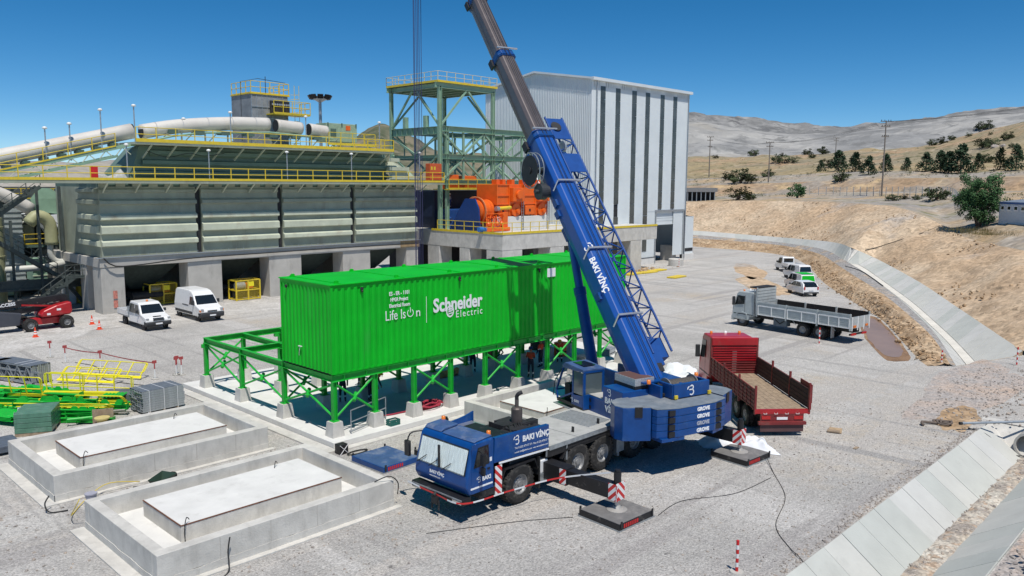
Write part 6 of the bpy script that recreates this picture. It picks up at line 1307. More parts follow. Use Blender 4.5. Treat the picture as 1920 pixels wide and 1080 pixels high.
B().bar((1.5, .1, 2.35), (-6, .1, 1.75), .42, .5).obj('boom', black, bl, bevel=.03); B().bar((1.3, .1, 1.75), (-5, .1, 1.2), .36, .35).obj('lower_boom', black, bl); B().bar((1.6, .1, 1.5), (1.4, .1, 2.5), .5, .5).obj('riser_link', black, bl)
B().bar((.9, -.2, 1.7), (-1.6, -.2, 2.0), .1, .12).obj('hydraulic_ram', redp, bl); B().prism([(-3.8, .5), (-1.9, .5), (-1.7, 1.4), (-3.4, 1.7), (-4.3, 1.1)], -.6, .7, 'y').obj('platform_mount', M('lift_grey', (.06, .065, .08), .5), bl, bevel=.05)
text(bl, 'MANIACCESS', .34, (-4.0, -.13, 1.88), (R(90), R(-4.6), 0), lettw, ext=.004, bold=.012)

# ------------------------------------------------------------------ people
def person(x, y, z, rz, label, pose='stand', top=vest, legs=navy, hat=helm, h=1.76):
    t = T('person', label, 'person', (x, y, z), rz)
    k = h/1.76; bend = 0.
    J = {'pelvis': (0, 0, .95), 'waist': (.0, 0, 1.08), 'chest': (.02, 0, 1.33), 'neck': (.01, 0, 1.5), 'head0': (.03, 0, 1.58), 'head1': (.04, 0, 1.70),
         'shL': (.0, .18, 1.44), 'elL': (.02, .25, 1.16), 'wrL': (.14, .24, .93), 'haL': (.18, .23, .84), 'shR': (.0, -.18, 1.44), 'elR': (.02, -.25, 1.16), 'wrR': (.14, -.24, .93), 'haR': (.18, -.23, .84),
         'hipL': (0, .1, .9), 'knL': (.03, .12, .5), 'anL': (-.02, .13, .1), 'toL': (.15, .14, .04), 'hipR': (0, -.1, .9), 'knR': (.03, -.12, .5), 'anR': (-.02, -.13, .1), 'toR': (.15, -.14, .04)}
    J = {a: Vector(c) for a, c in J.items()}
    if pose == 'bend':
        m = Matrix.Rotation(R(50), 3, 'Y')
        for a in ('waist', 'chest', 'neck', 'head0', 'head1', 'shL', 'shR'): J[a] = m @ (J[a]-J['pelvis'])+J['pelvis']
        for s_ in 'LR': J['el'+s_] = J['sh'+s_]+Vector((.08, 0, -.27)); J['wr'+s_] = J['el'+s_]+Vector((.1, 0, -.22)); J['ha'+s_] = J['wr'+s_]+Vector((.03, 0, -.09))
    if pose == 'work':
        for s_, q in (('L', 1), ('R', -1)): J['el'+s_] = J['sh'+s_]+Vector((.12, q*.06, -.24)); J['wr'+s_] = J['el'+s_]+Vector((.24, -q*.06, .04)); J['ha'+s_] = J['wr'+s_]+Vector((.09, 0, .02))
    if pose == 'step': J['knL'] += Vector((.16, 0, .02)); J['anL'] += Vector((.26, 0, .02)); J['toL'] += Vector((.26, 0, .02)); J['knR'] += Vector((-.06, 0, 0)); J['anR'] += Vector((-.24, 0, .05)); J['toR'] += Vector((-.2, 0, 0))
    ch = [('pelvis', 'waist', 'chest', 'neck', 'head0', 'head1'), ('chest', 'shL', 'elL', 'wrL', 'haL'), ('chest', 'shR', 'elR', 'wrR', 'haR'), ('pelvis', 'hipL', 'knL', 'anL', 'toL'), ('pelvis', 'hipR', 'knR', 'anR', 'toR')]
    rad = {'pelvis': .145, 'waist': .13, 'chest': .155, 'neck': .062, 'head0': .085, 'head1': .09, 'sh': .075, 'el': .052, 'wr': .04, 'ha': .045, 'hip': .105, 'kn': .07, 'an': .052, 'to': .045}
    names = list(J); idx = {a: i for i, a in enumerate(names)}; es = set()
    for c in ch:
        for a, d in zip(c, c[1:]): es.add((idx[a], idx[d]))
    me = bpy.data.meshes.new('body'); me.from_pydata([J[a]*k for a in names], list(es), [])
    o = bpy.data.objects.new('tmp', me); COL.objects.link(o); sk = o.modifiers.new('s', 'SKIN'); 
    for i, a in enumerate(names):
        r = rad.get(a) or rad[a[:-1]]; sx = r*k; me.skin_vertices[0].data[i].radius = (sx, sx*(1.15 if a in ('pelvis', 'waist', 'chest') else 1)); me.skin_vertices[0].data[i].use_root = a == 'pelvis'
    ss = o.modifiers.new('u', 'SUBSURF'); ss.levels = 1; ss.render_levels = 1
    dg = bpy.context.evaluated_depsgraph_get(); nm = bpy.data.meshes.new_from_object(o.evaluated_get(dg)); bpy.data.objects.remove(o)
    nm.materials.clear()
    for m in (legs, top, skin, stripe_w, black): nm.materials.append(m)
    def seg(p, a, c): a, c = J[a]*k, J[c]*k; d = c-a; u = max(0, min(1, (p-a).dot(d)/d.length_squared)); return (p-(a+d*u)).length
    for f in nm.polygons:
        p = f.center; f.use_smooth = True; ds = []
        for c in ch:
            for a, d in zip(c, c[1:]): ds.append((seg(p, a, d), a, d))
        q = min(ds); m = 0
        if q[2] in ('head0', 'head1', 'neck') or q[1] == 'wrL' or q[1] == 'wrR': m = 2
        elif q[1] in ('chest', 'waist', 'shL', 'shR') or q[2] == 'chest': m = 1
        elif q[1][:2] == 'el': m = 0
        elif q[2][:2] == 'to': m = 4
        if m == 1 and top is vest and abs(p.z-1.18*k) < .03 and pose != 'bend': m = 3
        if m == 0 and q[1][:2] == 'kn' and abs(p.z-.28) < .035: m = 3
        f.material_index = m
    put('body', nm, t)
    hd = J['head1']*k; B().lathe([(.155, -.015), (.135, .0), (.125, .06), (.09, .11), (.0, .135)], 16, (hd.x, hd.y, hd.z+.03)).obj('helmet', hat, t, smooth=True)
    B().box(hd.x+.075, hd.x+.105, hd.y-.015, hd.y+.015, hd.z-.06, hd.z-.01).box(hd.x+.08, hd.x+.096, hd.y-.05, hd.y-.02, hd.z-.01, hd.z+.005).box(hd.x+.08, hd.x+.096, hd.y+.02, hd.y+.05, hd.z-.01, hd.z+.005).box(hd.x+.078, hd.x+.092, hd.y-.03, hd.y+.03, hd.z-.095, hd.z-.08).obj('face', M('face_dark', (.14, .07, .05), .6), t)
    return t
redhat = M('helmet_blue', (.02, .06, .2), .4); yelhat = M('helmet_yellow', (.7, .5, .02), .4)
person(33.6, 30.9, .3, R(-150), 'person in orange jacket and dark trousers standing by the crane cab, working', 'work', hat=redhat)
person(35.9, 32.2, .3, R(100), 'person in orange vest half hidden behind the green column near the cab', 'stand')
person(22.95, 34.2, .3, R(-120), 'person in striped orange vest under the near end of the green room', 'stand', hat=yelhat)
person(25.4, 36.0, .3, R(60), 'person in dark clothes walking under the green room', 'step', top=navy)
person(24.0, 33.3, .3, R(-60), 'person in dark work clothes bending down under the green room', 'bend', top=M('dark_shirt', (.05, .03, .03), .8), hat=yelhat)
person(32.1, 34.2, .3, R(30), 'person in dark clothes standing near the orange sheet', 'stand', top=navy)
person(36.6, 36.3, .3, R(170), 'person in dark clothes striding at the far slab edge', 'step', top=navy, hat=helm)
person(37.9, 32.4, .3, R(-140), 'person in orange vest bending beside the crossed brace', 'bend', hat=yelhat)
person(65.6, 74.0, 8.42, R(-80), 'person in grey shirt and blue trousers on the mill drive', 'stand', top=M('grey_shirt', (.35, .35, .36), .8), legs=M('blue_jeans', (.03, .06, .2), .8))
# ------------------------------------------------------------------ plant behind the left walkway
steeld = M('plant_steel', (.06, .075, .07), .6, var=.3); olive = M('olive_paint', (.36, .36, .20), .55, var=.15, vs=1.); palegrey = M('pale_duct', (.55, .55, .50), .5, var=.12, vs=1.)
def stair(t, p, q, w, mat, treads=True):
    p, q = Vector(p), Vector(q); d = (q-p); n = max(4, int(abs(d.z)/.24))
    for s_ in (-w/2, w/2): B().bar(p+Vector((0, s_, 0)), q+Vector((0, s_, 0)), .06, .32).obj('stringer', mat, t)
    for i in range(n):
        c = p+d*((i+.5)/n); B().box(c.x-.14, c.x+.14, c.y-w/2+.04, c.y+w/2-.04, c.z-.02, c.z+.02).obj('tread', mat, t)
    railing(t, [p+Vector((0, -w/2, .1)), q+Vector((0, -w/2, .1))], mat, 1.0, 1.3, .03, 0, 'handrail')
st = T('stair_tower', 'dark steel stairs and landings left of the ore bins', 'stairs', (20, 79, 0))
stair(st, (-3.4, 0, 6.9), (2.2, 0, 11.0), 1.2, steeld); stair(st, (-1.4, 1.6, 6.6), (3.6, 1.6, 3.0), 1.1, steeld); stair(st, (.2, -1.0, .2), (4.2, -1.0, 3.0), 1.1, steeld)
B().box(-6, -3.2, -.8, 2.2, 6.7, 6.9).obj('landing', steeld, st); B().box(3.4, 6.2, -1.6, 2.4, 2.9, 3.05).obj('landing', steeld, st); railing(st, [(3.4, -1.6, 3.05), (6.2, -1.6, 3.05)], steeld, 1.05, 1.2, .03, .1); railing(st, [(-6, -.8, 6.9), (-3.2, -.8, 6.9)], steeld, 1.05, 1.2, .03, .1)
for (x, y, z) in ((-3.3, -.7, 6.7), (-3.3, 2.1, 6.7), (2.4, 1.4, 11), (6, -1.5, 2.9), (3.5, -1.5, 2.9), (-5.6, -.7, 6.7), (6, 2.2, 11), (.4, 2.2, 8)): B().box(x-.1, x+.1, y-.1, y+.1, 0, z).obj('post', steeld, st)
bg_ = T('belt_gallery', 'dark horizontal conveyor gallery low behind the boom lift', 'conveyor', (14, 80.5, 0))
B().box(-6, 11.6, 0, 1.4, 1.95, 2.6).obj('gallery', steeld, bg_); B().box(-6, 11.6, -.1, -.02, 1.8, 1.95).obj('chord', steeld, bg_); B().box(-6, 11.6, -.1, -.02, 2.6, 2.75).obj('chord', steeld, bg_)
for i in range(9): B().bar((-5+i*1.9, -.06, 1.9), (-4+i*1.9, -.06, 2.7), .06).obj('lattice', steeld, bg_)
for x in (-3, 3, 8.5): B().box(x, x+.25, .4, .7, 0, 1.9).obj('leg', steeld, bg_)
B().bar((10.6, .3, 2.0), (12.0, .3, 0), .25, .3).obj('leg', steeld, bg_)
vs_ = T('olive_vessel', 'tall olive green cylindrical vessel at the left frame edge', 'vessel', (19.2, 83, 0))
B().tube((0, 0, 0), (0, 0, 8.2), 1.0, 24).obj('shell', olive, vs_, smooth=False); 
for z in (2.2, 4.8, 7.4): B().lathe([(1.02, -.05), (1.06, -.03), (1.06, .03), (1.02, .05)], 24, (0, 0, z)).obj('ring', olive, vs_)
du = T('dust_duct', 'bent olive duct with grey pipe below the walkway', 'duct', (23.2, 83, 0))
B().path(catmull([(-.9, 0, 7.6), (-.2, 0, 8.3), (.6, 0, 8.0), (.9, 0, 7.2), (.9, 0, 5.6)], 16), [.55]*8+[.55]*8, 14).obj('elbow', olive, du, smooth=True); B().path(catmull([(.8, 0, 5.7), (.8, 0, 4.6), (1.4, 0, 4.0), (2.8, 0, 4.2), (3.2, 0, 4.9)], 16), .26, 12).obj('pipe', palegrey, du, smooth=True)
B().path([(-6, -.3, 3.5), (0, -.3, 3.55), (2.8, -.3, 4.0)], .3, 12).obj('long_pipe', palegrey, du, smooth=True)
gh = T('transfer_hopper', 'green transfer hopper over a pale sloping chute', 'hopper', (25, 86, 0))
b = B(); b.add([(-1.6, 0, 9.8), (1.6, 0, 9.8), (1.6, 2, 9.8), (-1.6, 2, 9.8), (-1.2, 0, 8.6), (1.0, 0, 8.3), (1.0, 2, 8.3), (-1.2, 2, 8.6), (-.8, .1, 10.8), (.2, .1, 10.8), (.2, 1.9, 10.8), (-.8, 1.9, 10.8)], [(0,1,5,4), (1,2,6,5), (3,0,4,7), (0,8,9,1), (8,11,10,9), (1,9,10,2)]); b.obj('hopper', towerg, gh)
b = B(); b.add([(-.6, -.5, 8.2), (1.0, -.5, 8.3), (3.6, -.5, 4.2), (2.9, -.5, 4.0), (-.6, 1.4, 8.2), (1.0, 1.4, 8.3), (3.6, 1.4, 4.2), (2.9, 1.4, 4.0)], [(0,3,2,1), (0,1,5,4), (1,2,6,5)]); b.obj('chute', tarp, gh)
for i in range(10): B().bar((-1+i*.6, -.6, 7.2-i*.5), (-.4+i*.6, -.6, 6.0-i*.45), .1, .12).obj('lattice', galv, gh)
B().bar((-1.4, -.7, 7.6), (4.2, -.7, 2.9), .12, .25).obj('stringer', galv, gh); B().bar((-1.0, -.7, 8.6), (4.4, -.7, 4.1), .08, .08).obj('handrail', galv, gh)
for x in (-1, .4, 2): B().box(x, x+.2, .3, .5, 0, 8.3-max(0, x)*1.4).obj('leg', steeld, gh)
for (x, y, z) in ((22.3, 88, 0), (23.4, 84.5, 1.6)):
    rb = T('ribbed_box', 'pale blue grey ribbed casing behind the stairs' if y > 86 else 'small green ribbed casing above the dark gallery', 'casing', (x, y, z))
    w, h = (1.6, 8.2) if y > 86 else (1.2, 2.0); B().box(-w/2, w/2, 0, 2, 1 if z == 0 else .6, h+.6).obj('casing', M('casing_blue', (.33, .37, .36), .6, var=.12) if y > 86 else towerg, rb)
    for i in range(int(h/.5)): B().box(-w/2-.05, w/2+.05, -.08, 0, 1+i*.5, 1.08+i*.5).obj('rib', galv if y > 86 else tankl, rb)
pb = T('plant_shed', 'shaded grey plant building far behind the left stairs', 'building', (12, 104, 0)); B().box(0, 40, 0, 6, 0, 6.5).obj('wall', M('plant_wall', (.16, .17, .165), .7, var=.25, vs=.3, world=True), pb)
for i in range(20): B().box(i*2, i*2+.2, -.15, 0, 0, 6.5).obj('pilaster', tankd, pb)
tag(B().path(catmull([(17, 86, 10.2), (20, 86, 10.6), (22.5, 86, 9.4), (23.4, 86, 8.8)], 14), .6, 14).obj('white_duct', cream, smooth=True), 'white curved duct end seen just under the walkway', 'duct')
for i, (x, z0, z1, y) in enumerate(((25.9, 0, 11, 84), (24.9, 5, 11, 82.5), (21.0, 4, 11, 86))):
    tag(B().box(x-.12, x+.12, y, y+.25, z0, z1).obj('steel_post', steeld), ('dark post beside the bins under the walkway', 'dark short post hanging under the walkway by the duct', 'dark post behind the dark stairs')[i], 'post')
wp = T('winch_box', 'white and yellow control box standing behind the boom lift', 'box', (24.6, 82.0, 0)); B().box(0, 1.0, 0, .8, 0, 1.9).obj('box', white, wp, bevel=.04); B().box(1.2, 1.5, 0, .6, 0, 2.1).obj('post', yellow, wp)

# ------------------------------------------------------------------ building materials in the yard
def bundle_truss(x, y, rz, n, L, H, label):
    t = T('truss_bundle', label, 'steel bundle', (x, y, 0), rz, 'galvanised truss bundles')
    me = B(); 
    for z in (.05, H-.05): me.box(0, L, -.035, .035, z-.05, z+.05)
    k = int(L/.75)
    for i in range(k): me.bar((i*L/k, 0, .08), ((i+.5)*L/k, 0, H-.08), .05, .05); me.bar(((i+.5)*L/k, 0, H-.08), ((i+1)*L/k, 0, .08), .05, .05)
    me.box(0, .05, -.04, .04, 0, H); me = me.mesh('truss', galv)
    for i in range(n): put('truss', me, t, (rnd.uniform(-.03, .03), i*.105, .1))
    for x_ in (.3, L*.5, L-.3): B().box(x_, x_+.1, -.1, n*.105, 0, .1).obj('timber', wood, t)
    B().box(.02, L, -.02, n*.105-.06, H+.098, H+.112).obj('top_sheet', M('bundle_top', (.20, .23, .27), .45, .4, var=.2, vs=5), t)
    for x_ in (.8, L*.4): B().box(x_, x_+.03, -.06, n*.105-.02, H+.113, H+.12).obj('strap', lettw, t)
bundle_truss(14.1, 50.4, R(108), 11, 3.4, 1.05, 'galvanised truss bundle nearest the yellow rails'); bundle_truss(12.9, 53.0, R(108), 12, 4.5, 1.05, 'galvanised truss bundle at the left frame edge')
b_ = T('truss_beam', 'long grey lattice beam lying beside the truss bundles', 'steel beam', (13.4, 49.8, 0), R(112))
for z in (.1, .75): B().box(0, 6, -.05, .05, z-.05, z+.05).obj('chord', galv, b_)
for i in range(8): B().bar((i*.75, 0, .15), ((i+.5)*.75, 0, .7), .05).bar(((i+.5)*.75, 0, .7), ((i+1)*.75, 0, .15), .05).obj('lattice', galv, b_)
gs = T('green_sheet_stack', 'stack of green corrugated sheets on timbers at the left edge', 'sheet stack', (12.6, 48.6, 0), R(112))
for k in range(5): B().grid(corrugated(1.5, 4.6, .19, .03)).obj('sheet', greend, gs).matrix_local = Matrix.Translation((0, 0, .25+k*.055)) @ Matrix.Rotation(R(90), 4, 'Z') @ Matrix.Rotation(R(-90), 4, 'X')
for x in (.3, 2.3, 4.2): B().box(x, x+.14, -.1, 1.6, 0, .2).obj('timber', wood, gs)
pk = T('plank_stack', 'tall strapped stack of galvanised channels beside the far basin', 'steel stack', (15.15, 39.9, 0), R(4))
plm = B().box(0, 2.15, 0, .26, 0, .05).box(0, 2.15, 0, .03, .05, .11).box(0, 2.15, .23, .26, .05, .11).mesh('channel', galv)
for k in range(9):
    for j in range(5): put('channel', plm, pk, (rnd.uniform(-.04, .04), j*.275, .1+k*.117))
for x in (.35, 1.1, 1.8): B().box(x-.05, x+.05, 0, 1.4, 0, .1).obj('timber', wood, pk); B().box(x, x+.02, -.012, -.004, .05, 1.17).box(x, x+.02, -.01, 1.38, 1.162, 1.17).obj('strap', lettw, pk)
B().box(.02, 2.1, .02, 1.35, 1.153, 1.160).obj('top_sheet', M('bundle_top', (.2, .23, .27), .45, .4), pk)
ds = T('panel_stack', 'low stack of dark grey panels with a green sheet on top', 'panel stack', (14.1, 42.9, 0), R(-40))
for k in range(6): B().box(rnd.uniform(-.02, .02), 2.3, 0, 1.3, .12+k*.085, .2+k*.085).obj('panel', M('panel_grey', (.13, .145, .16), .5, var=.12), ds)
B().grid(corrugated(1.1, .9, .17, .04)).obj('green_sheet', greend, ds).matrix_local = Matrix.Translation((.3, .2, .70)) @ Matrix.Rotation(R(-90), 4, 'X') @ Matrix.Scale(-1, 4, (0, 0, 1))
for x in (.4, 1.8): B().box(x, x+.1, 0, 1.3, 0, .115).obj('timber', wood, ds); B().box(x, x+.02, -.01, -.002, .1, .64).obj('strap', lettw, ds)
def railframe(x, y, z, rz, tilt, L, label, toe=True):
    t = T('yellow_railing', label, 'railing', (x, y, z), rz, 'yellow railing frames'); t.rotation_euler = (tilt, 0, rz)
    h = 1.05; pts = [(.12, 0, h), (L-.12, 0, h), (L-.03, 0, h-.04), (L, 0, h-.14), (L, 0, .52), (L-.03, 0, .43), (L-.12, 0, .4), (.12, 0, .4), (.03, 0, .43), (0, 0, .52), (0, 0, h-.14), (.03, 0, h-.04), (.12, 0, h)]
    B().path(pts, .03, 6).obj('rail_loop', yellowb, t)
    n = max(2, int(L/.85))
    for i in range(n+1): B().box(.1+i*(L-.2)/n-.025, .1+i*(L-.2)/n+.025, -.025, .025, 0, h-.02).obj('post', yellowb, t)
    if toe: B().box(0, L, -.02, .02, -.02, .14).obj('kick_plate', yellowb, t)
railframe(12.75, 46.6, .35, R(-53), 0, 5.0, 'upright yellow railing frame before the grey panel stack'); railframe(13.1, 46.9, .3, R(-53), .05, 2.0, 'short yellow railing frame behind the upright one, at its left end')
railframe(14.3, 50.0, .15, R(-56), -.95, 3.6, 'tilted yellow railing frame below the truss bundle end'); railframe(15.5, 51.2, .1, R(-58), -.8, 4.6, 'rearmost yellow railing frame, closest to the barrier tape'); 
railframe(10.2, 45.6, .25, R(-47), 1.1, 6.2, 'long yellow railing frame lying flat over green steel'); railframe(11.2, 44.0, .3, R(-44), 1.2, 4.2, 'yellow railing frame lying flat nearest the far basin')
for q_, (x, y, a, n_) in enumerate(((10.6, 50.6, 112, 7), (9.4, 46.2, 118, 4))):
    gs = T('green_sheet_stack', ('tall stack of green sheets behind the first stack at the left edge', 'low stack of green sheets at the left edge before the yellow railings')[q_], 'sheet stack', (x, y, 0), R(a))
    for k in range(n_): B().grid(corrugated(1.3, 3.8, .19, .03)).obj('sheet', greend, gs).matrix_local = Matrix.Translation((rnd.uniform(-.08, .08), 0, .25+k*.06)) @ Matrix.Rotation(R(90), 4, 'Z') @ Matrix.Rotation(R(-90), 4, 'X')
    for x_ in (.3, 2.0, 3.4): B().box(x_, x_+.14, -.1, 1.4, 0, .2).obj('timber', wood, gs)
railframe(9.6, 48.6, .5, R(-52), .2, 4.4, 'yellow railing frame leaning at the back of the green pile'); railframe(13.4, 42.6, .4, R(-50), .9, 2.4, 'short yellow railing frame leaning on the grey panel stack')
bundle_truss(10.2, 53.6, R(108), 9, 4.5, .95, 'low galvanised truss bundle half out of frame on the left')
yb = T('yellow_beam', 'bright yellow angle lying along the top of the green pile', 'steel beam', (12.2, 45.2, .72), R(-47)); B().box(0, 3.9, 0, .25, 0, .03).box(0, 3.9, -.02, 0, -.15, .03).obj('angle', yellowb, yb)
# pile of green frame members
def member(x, y, z, rz, L, kind, label):
    t = T('green_member', label, 'steel member', (x, y, z), rz, 'green steel members in the yard pile')
    if kind == 0: B().hbeam((0, 0, .1), (L, 0, .1), .2, .2, .016).obj('beam', greend, t)
    elif kind == 1: B().tube((0, 0, .07), (L, 0, .07), .07, 10).obj('tube', greend, t)
    else:
        B().hbeam((0, 0, .1), (L, 0, .1), .2, .2, .016).obj('beam', greend, t)
        for i in range(3): B().prism([(-.05, .2), (.42, .2), (.42, .3), (.28, .46), (.08, .46), (-.05, .3)], -.01, .012, 'y').obj('gusset', greend, t).location = (.2+i*L*.33, 0, 0)
    for x_ in (0, L): B().box(x_-.01, x_+.01, -.16, .16, -.05, .25).obj('end_plate', greend, t)
w9 = ('topmost', 'second', 'third', 'fourth', 'fifth', 'sixth', 'seventh', 'eighth', 'ninth', 'tenth', 'eleventh', 'twelfth', 'thirteenth')
spots = [(11.0, 48.6, .25, -50, 4.6, 2), (11.4, 47.4, .2, -52, 4.2, 0), (10.8, 47.0, .45, -46, 4.5, 2), (10.3, 46.3, .2, -50, 5.0, 1), (11.9, 45.0, .12, -44, 4.2, 0), (12.2, 44.3, .1, -40, 3.8, 0), (10.9, 44.6, .45, -48, 3.2, 2), (11.3, 43.6, .25, -45, 3.3, 0), (11.0, 43.2, .05, -43, 3.6, 2), (11.4, 42.4, .2, -38, 2.4, 1), (11.6, 41.6, .05, -42, 1.8, 0), (12.2, 41.4, .3, -50, 1.3, 2), (13.2, 43.3, .1, -36, 2.6, 0)]
for i, (x, y, z, a, L, k) in enumerate(spots): member(x, y, z, R(a), L, k, w9[i]+' green steel member of the yard pile, counted from its back')
spots2 = [(9.6, 47.8, .1, -54, 4.0, 1), (9.9, 47.2, .3, -49, 3.6, 0), (10.0, 45.2, .1, -41, 3.4, 2), (10.4, 44.8, .3, -52, 3.0, 1), (10.6, 43.9, .55, -36, 3.8, 2), (11.0, 42.6, .4, -47, 3.0, 0), (12.0, 43.4, .5, -58, 2.2, 2), (12.6, 42.6, .1, -30, 2.6, 1), (12.4, 40.6, .1, -45, 1.7, 0), (13.0, 41.9, .35, -42, 2.2, 2), (11.9, 40.5, .25, -20, 1.4, 1), (11.6, 46.2, .6, -56, 3.4, 1)]
for i, (x, y, z, a, L, k) in enumerate(spots2): member(x, y, z, R(a), L, k, w9[i]+' short green steel piece tangled in front of the yard pile')
for k, (x, y, a) in enumerate(((11.9, 44.7, -49), (12.5, 43.9, -44))):
    yb = T('yellow_beam', ('yellow steel angle lying behind the flat railing', 'yellow steel angle lying nearest the channels stack')[k], 'steel beam', (x, y, .5), R(a)); B().box(0, 3.2, 0, .22, 0, .03).box(0, 3.2, -.02, 0, -.14, .03).obj('angle', yellowb, yb)
pw = T('wrapped_pallet', 'pallet of green grey blocks wrapped in film at the left edge', 'pallet', (9.7, 40.4, 0), R(-28))
for k in range(4):
    for j in range(3): B().box(0, 1.5, j*.62, j*.62+.6, .14+k*.23, .36+k*.23).obj('block', M('pallet_green', (.10, .22, .15), .35, var=.2, vs=3, dirt=((.35, .42, .38), .3, 2)), pw, bevel=.02)
for y in (0, .8, 1.6): B().box(0, 1.5, y, y+.2, 0, .13).obj('skid', wood, pw)
for k in range(6): B().bar((-.012, rv(0, 1.8), .15), (-.012, rv(0, 1.8), 1.05), .006, rv(.1, .3)).obj('film_fold', M('film', (.55, .62, .58), .25), pw)
tag(B().box(8.2, 9.4, 37.9, 39.5, .12, .42).obj('grey_bale', M('bale', (.10, .12, .15), .5, var=.3, vs=8), bevel=.03), 'dark grey bale beside the far basin corner', 'bale')
wc = T('wooden_crate', 'open wooden crate with a yellow reel among the green steel', 'crate', (12.6, 39.4, 0), R(-25)); B().box(0, .9, .5, .55, 0, .75).obj('back_board', wood, wc); B().box(0, .9, 0, .5, 0, .08).obj('floor_board', wood, wc); B().lathe([(.0, 0), (.34, 0), (.34, .06), (.22, .08), (.22, .3), (.34, .32), (.34, .38), (0, .38)], 18, (.45, .1, .08)).obj('reel', M('reel_yellow', (.6, .5, .2), .6), wc)
sp = [((rv(12.8, 15.2), rv(37.6, 39.6), .05), rv(.05, .22)) for _ in range(60)]; tag(rocks('scrap_heap', sp, M('scrap', (.34, .22, .17), .8, var=.5, vs=2)), 'heap of broken brick and scrap behind the far basin', 'rubble')
rr = []
for i in range(14): rr.append([Vector((14.2+1.1*i/13, 38.0+.8*j/7, .04+.45*math.sin(pi*i/13)*math.sin(pi*j/7)+.12*noise.noise(Vector((i*.7, j*.9, 4))))) for j in range(8)])
tag(B().grid(rr).obj('plastic_sheet', tarp), 'crumpled white plastic sheet behind the far basin', 'sheeting')
wbx = T('wheelbarrow', 'dark green wheelbarrow tipped over between the two basins', 'wheelbarrow', (11.5, 29.6, 0), R(25))
b = B(); b.add([(0, -.3, .35), (.8, -.35, .45), (.8, .35, .45), (0, .3, .35), (.1, -.2, .12), (.6, -.22, .12), (.6, .22, .12), (.1, .2, .12)], [(0,1,5,4), (1,2,6,5), (2,3,7,6), (3,0,4,7), (7,6,5,4)]); b.obj('tray', M('barrow_green', (.03, .06, .04), .5), wbx)
B().lathe([(.08, -.05), (.2, -.05), (.2, .05), (.08, .05)], 16, (.95, 0, .2), 'y').obj('wheel', rubber, wbx); 
for s_ in (-.25, .25): B().path([(.9, s_*.4, .2), (.2, s_, .1), (-.7, s_*1.2, .35)], .02, 6).obj('handle', dark, wbx)
bk = T('bucket', 'grey lidded paint bucket beside the yellow cable', 'bucket', (9.4, 29.9, 0)); B().lathe([(0, 0), (.15, 0), (.19, .36), (.21, .37), (.21, .41), (0, .42)], 18).obj('pail', M('bucket_grey', (.36, .36, .42), .5), bk)
cr_ = T('plastic_crate', 'small green plastic crate on the slab edge', 'crate', (22.0, 28.95, .3)); 
for (a, c, d, e) in ((0, .55, 0, .03), (0, .55, .35, .38), (0, .03, .03, .35), (.52, .55, .03, .35)):
    for z in (.0, .1, .2): B().box(a, c, d, e, z, z+.07).obj('slat', crateg, cr_)
for x in (0, .26, .5): B().box(x, x+.05, -.004, 0, 0, .27).obj('upright', crateg, cr_)
B().box(.03, .52, .03, .35, 0, .02).obj('base', crateg, cr_)
hs_ = T('hose_coil', 'tangled coil of red hose lying on the slab', 'hose', (25.2, 30.15, .3))
for k in range(9):
    r0 = rv(.3, .75); cx, cy = rv(-.25, .25), rv(-.12, .12); B().path([(cx+r0*1.15*math.cos(2*pi*i/20), cy+r0*.55*math.sin(2*pi*i/20), .06+k*.03+.05*math.sin(i*1.3+k)) for i in range(21)], .04, 6).obj('loop', hosec, hs_, smooth=True)
B().path(catmull([(-.7, 0, .06), (-1.4, .2, .05), (-2.2, .3, .05), (-3, .8, .05)], 14), .04, 6).obj('hose_end', hosec, hs_, smooth=True)
br = T('guard_frame', 'galvanised guard rail frame standing on the slab', 'railing', (20.1, 29.35, .3), R(17)); 
for (p, q) in (((0, 0, 0), (0, 0, 1.1)), ((2.6, 0, 0), (2.6, 0, 1.1)), ((0, 0, 1.08), (2.6, 0, 1.08)), ((0, 0, .55), (2.6, 0, .55)), ((0, 0, .12), (2.6, 0, .12))): B().tube(p, q, .025, 6).obj('tube', galv, br)
tb_ = T('battery_box', 'small black mesh box by the slab corner', 'box', (18.6, 28.0, 0)); B().box(0, .42, 0, .4, 0, .42).obj('body', black, tb_, bevel=.02); B().bar((0, -.01, .0), (.42, -.01, .42), .02).bar((.42, -.01, 0), (0, -.01, .42), .02).obj('cord', lettw, tb_)
tag(B().path([(19.3+.35*math.cos(i*.5)*1.4, 27.75+.2*math.sin(i*.5), .04+.01*i/13) for i in range(14)], .03, 6).obj('belt_loop', cable, smooth=True), 'black strap loop lying beside the slab corner', 'strap')
os_ = []
for i in range(10): os_.append([Vector((29.4+2.6*i/9, 34.2+1.3*j/5, .36+.18*abs(noise.noise(Vector((i*.5, j*.6, 2)))))) for j in range(6)])
tag(B().grid(os_).obj('orange_sheet', M('orange_sheet', (.85, .2, .04), .7, var=.15)), 'orange sheet spread on the slab under the green room', 'sheeting')
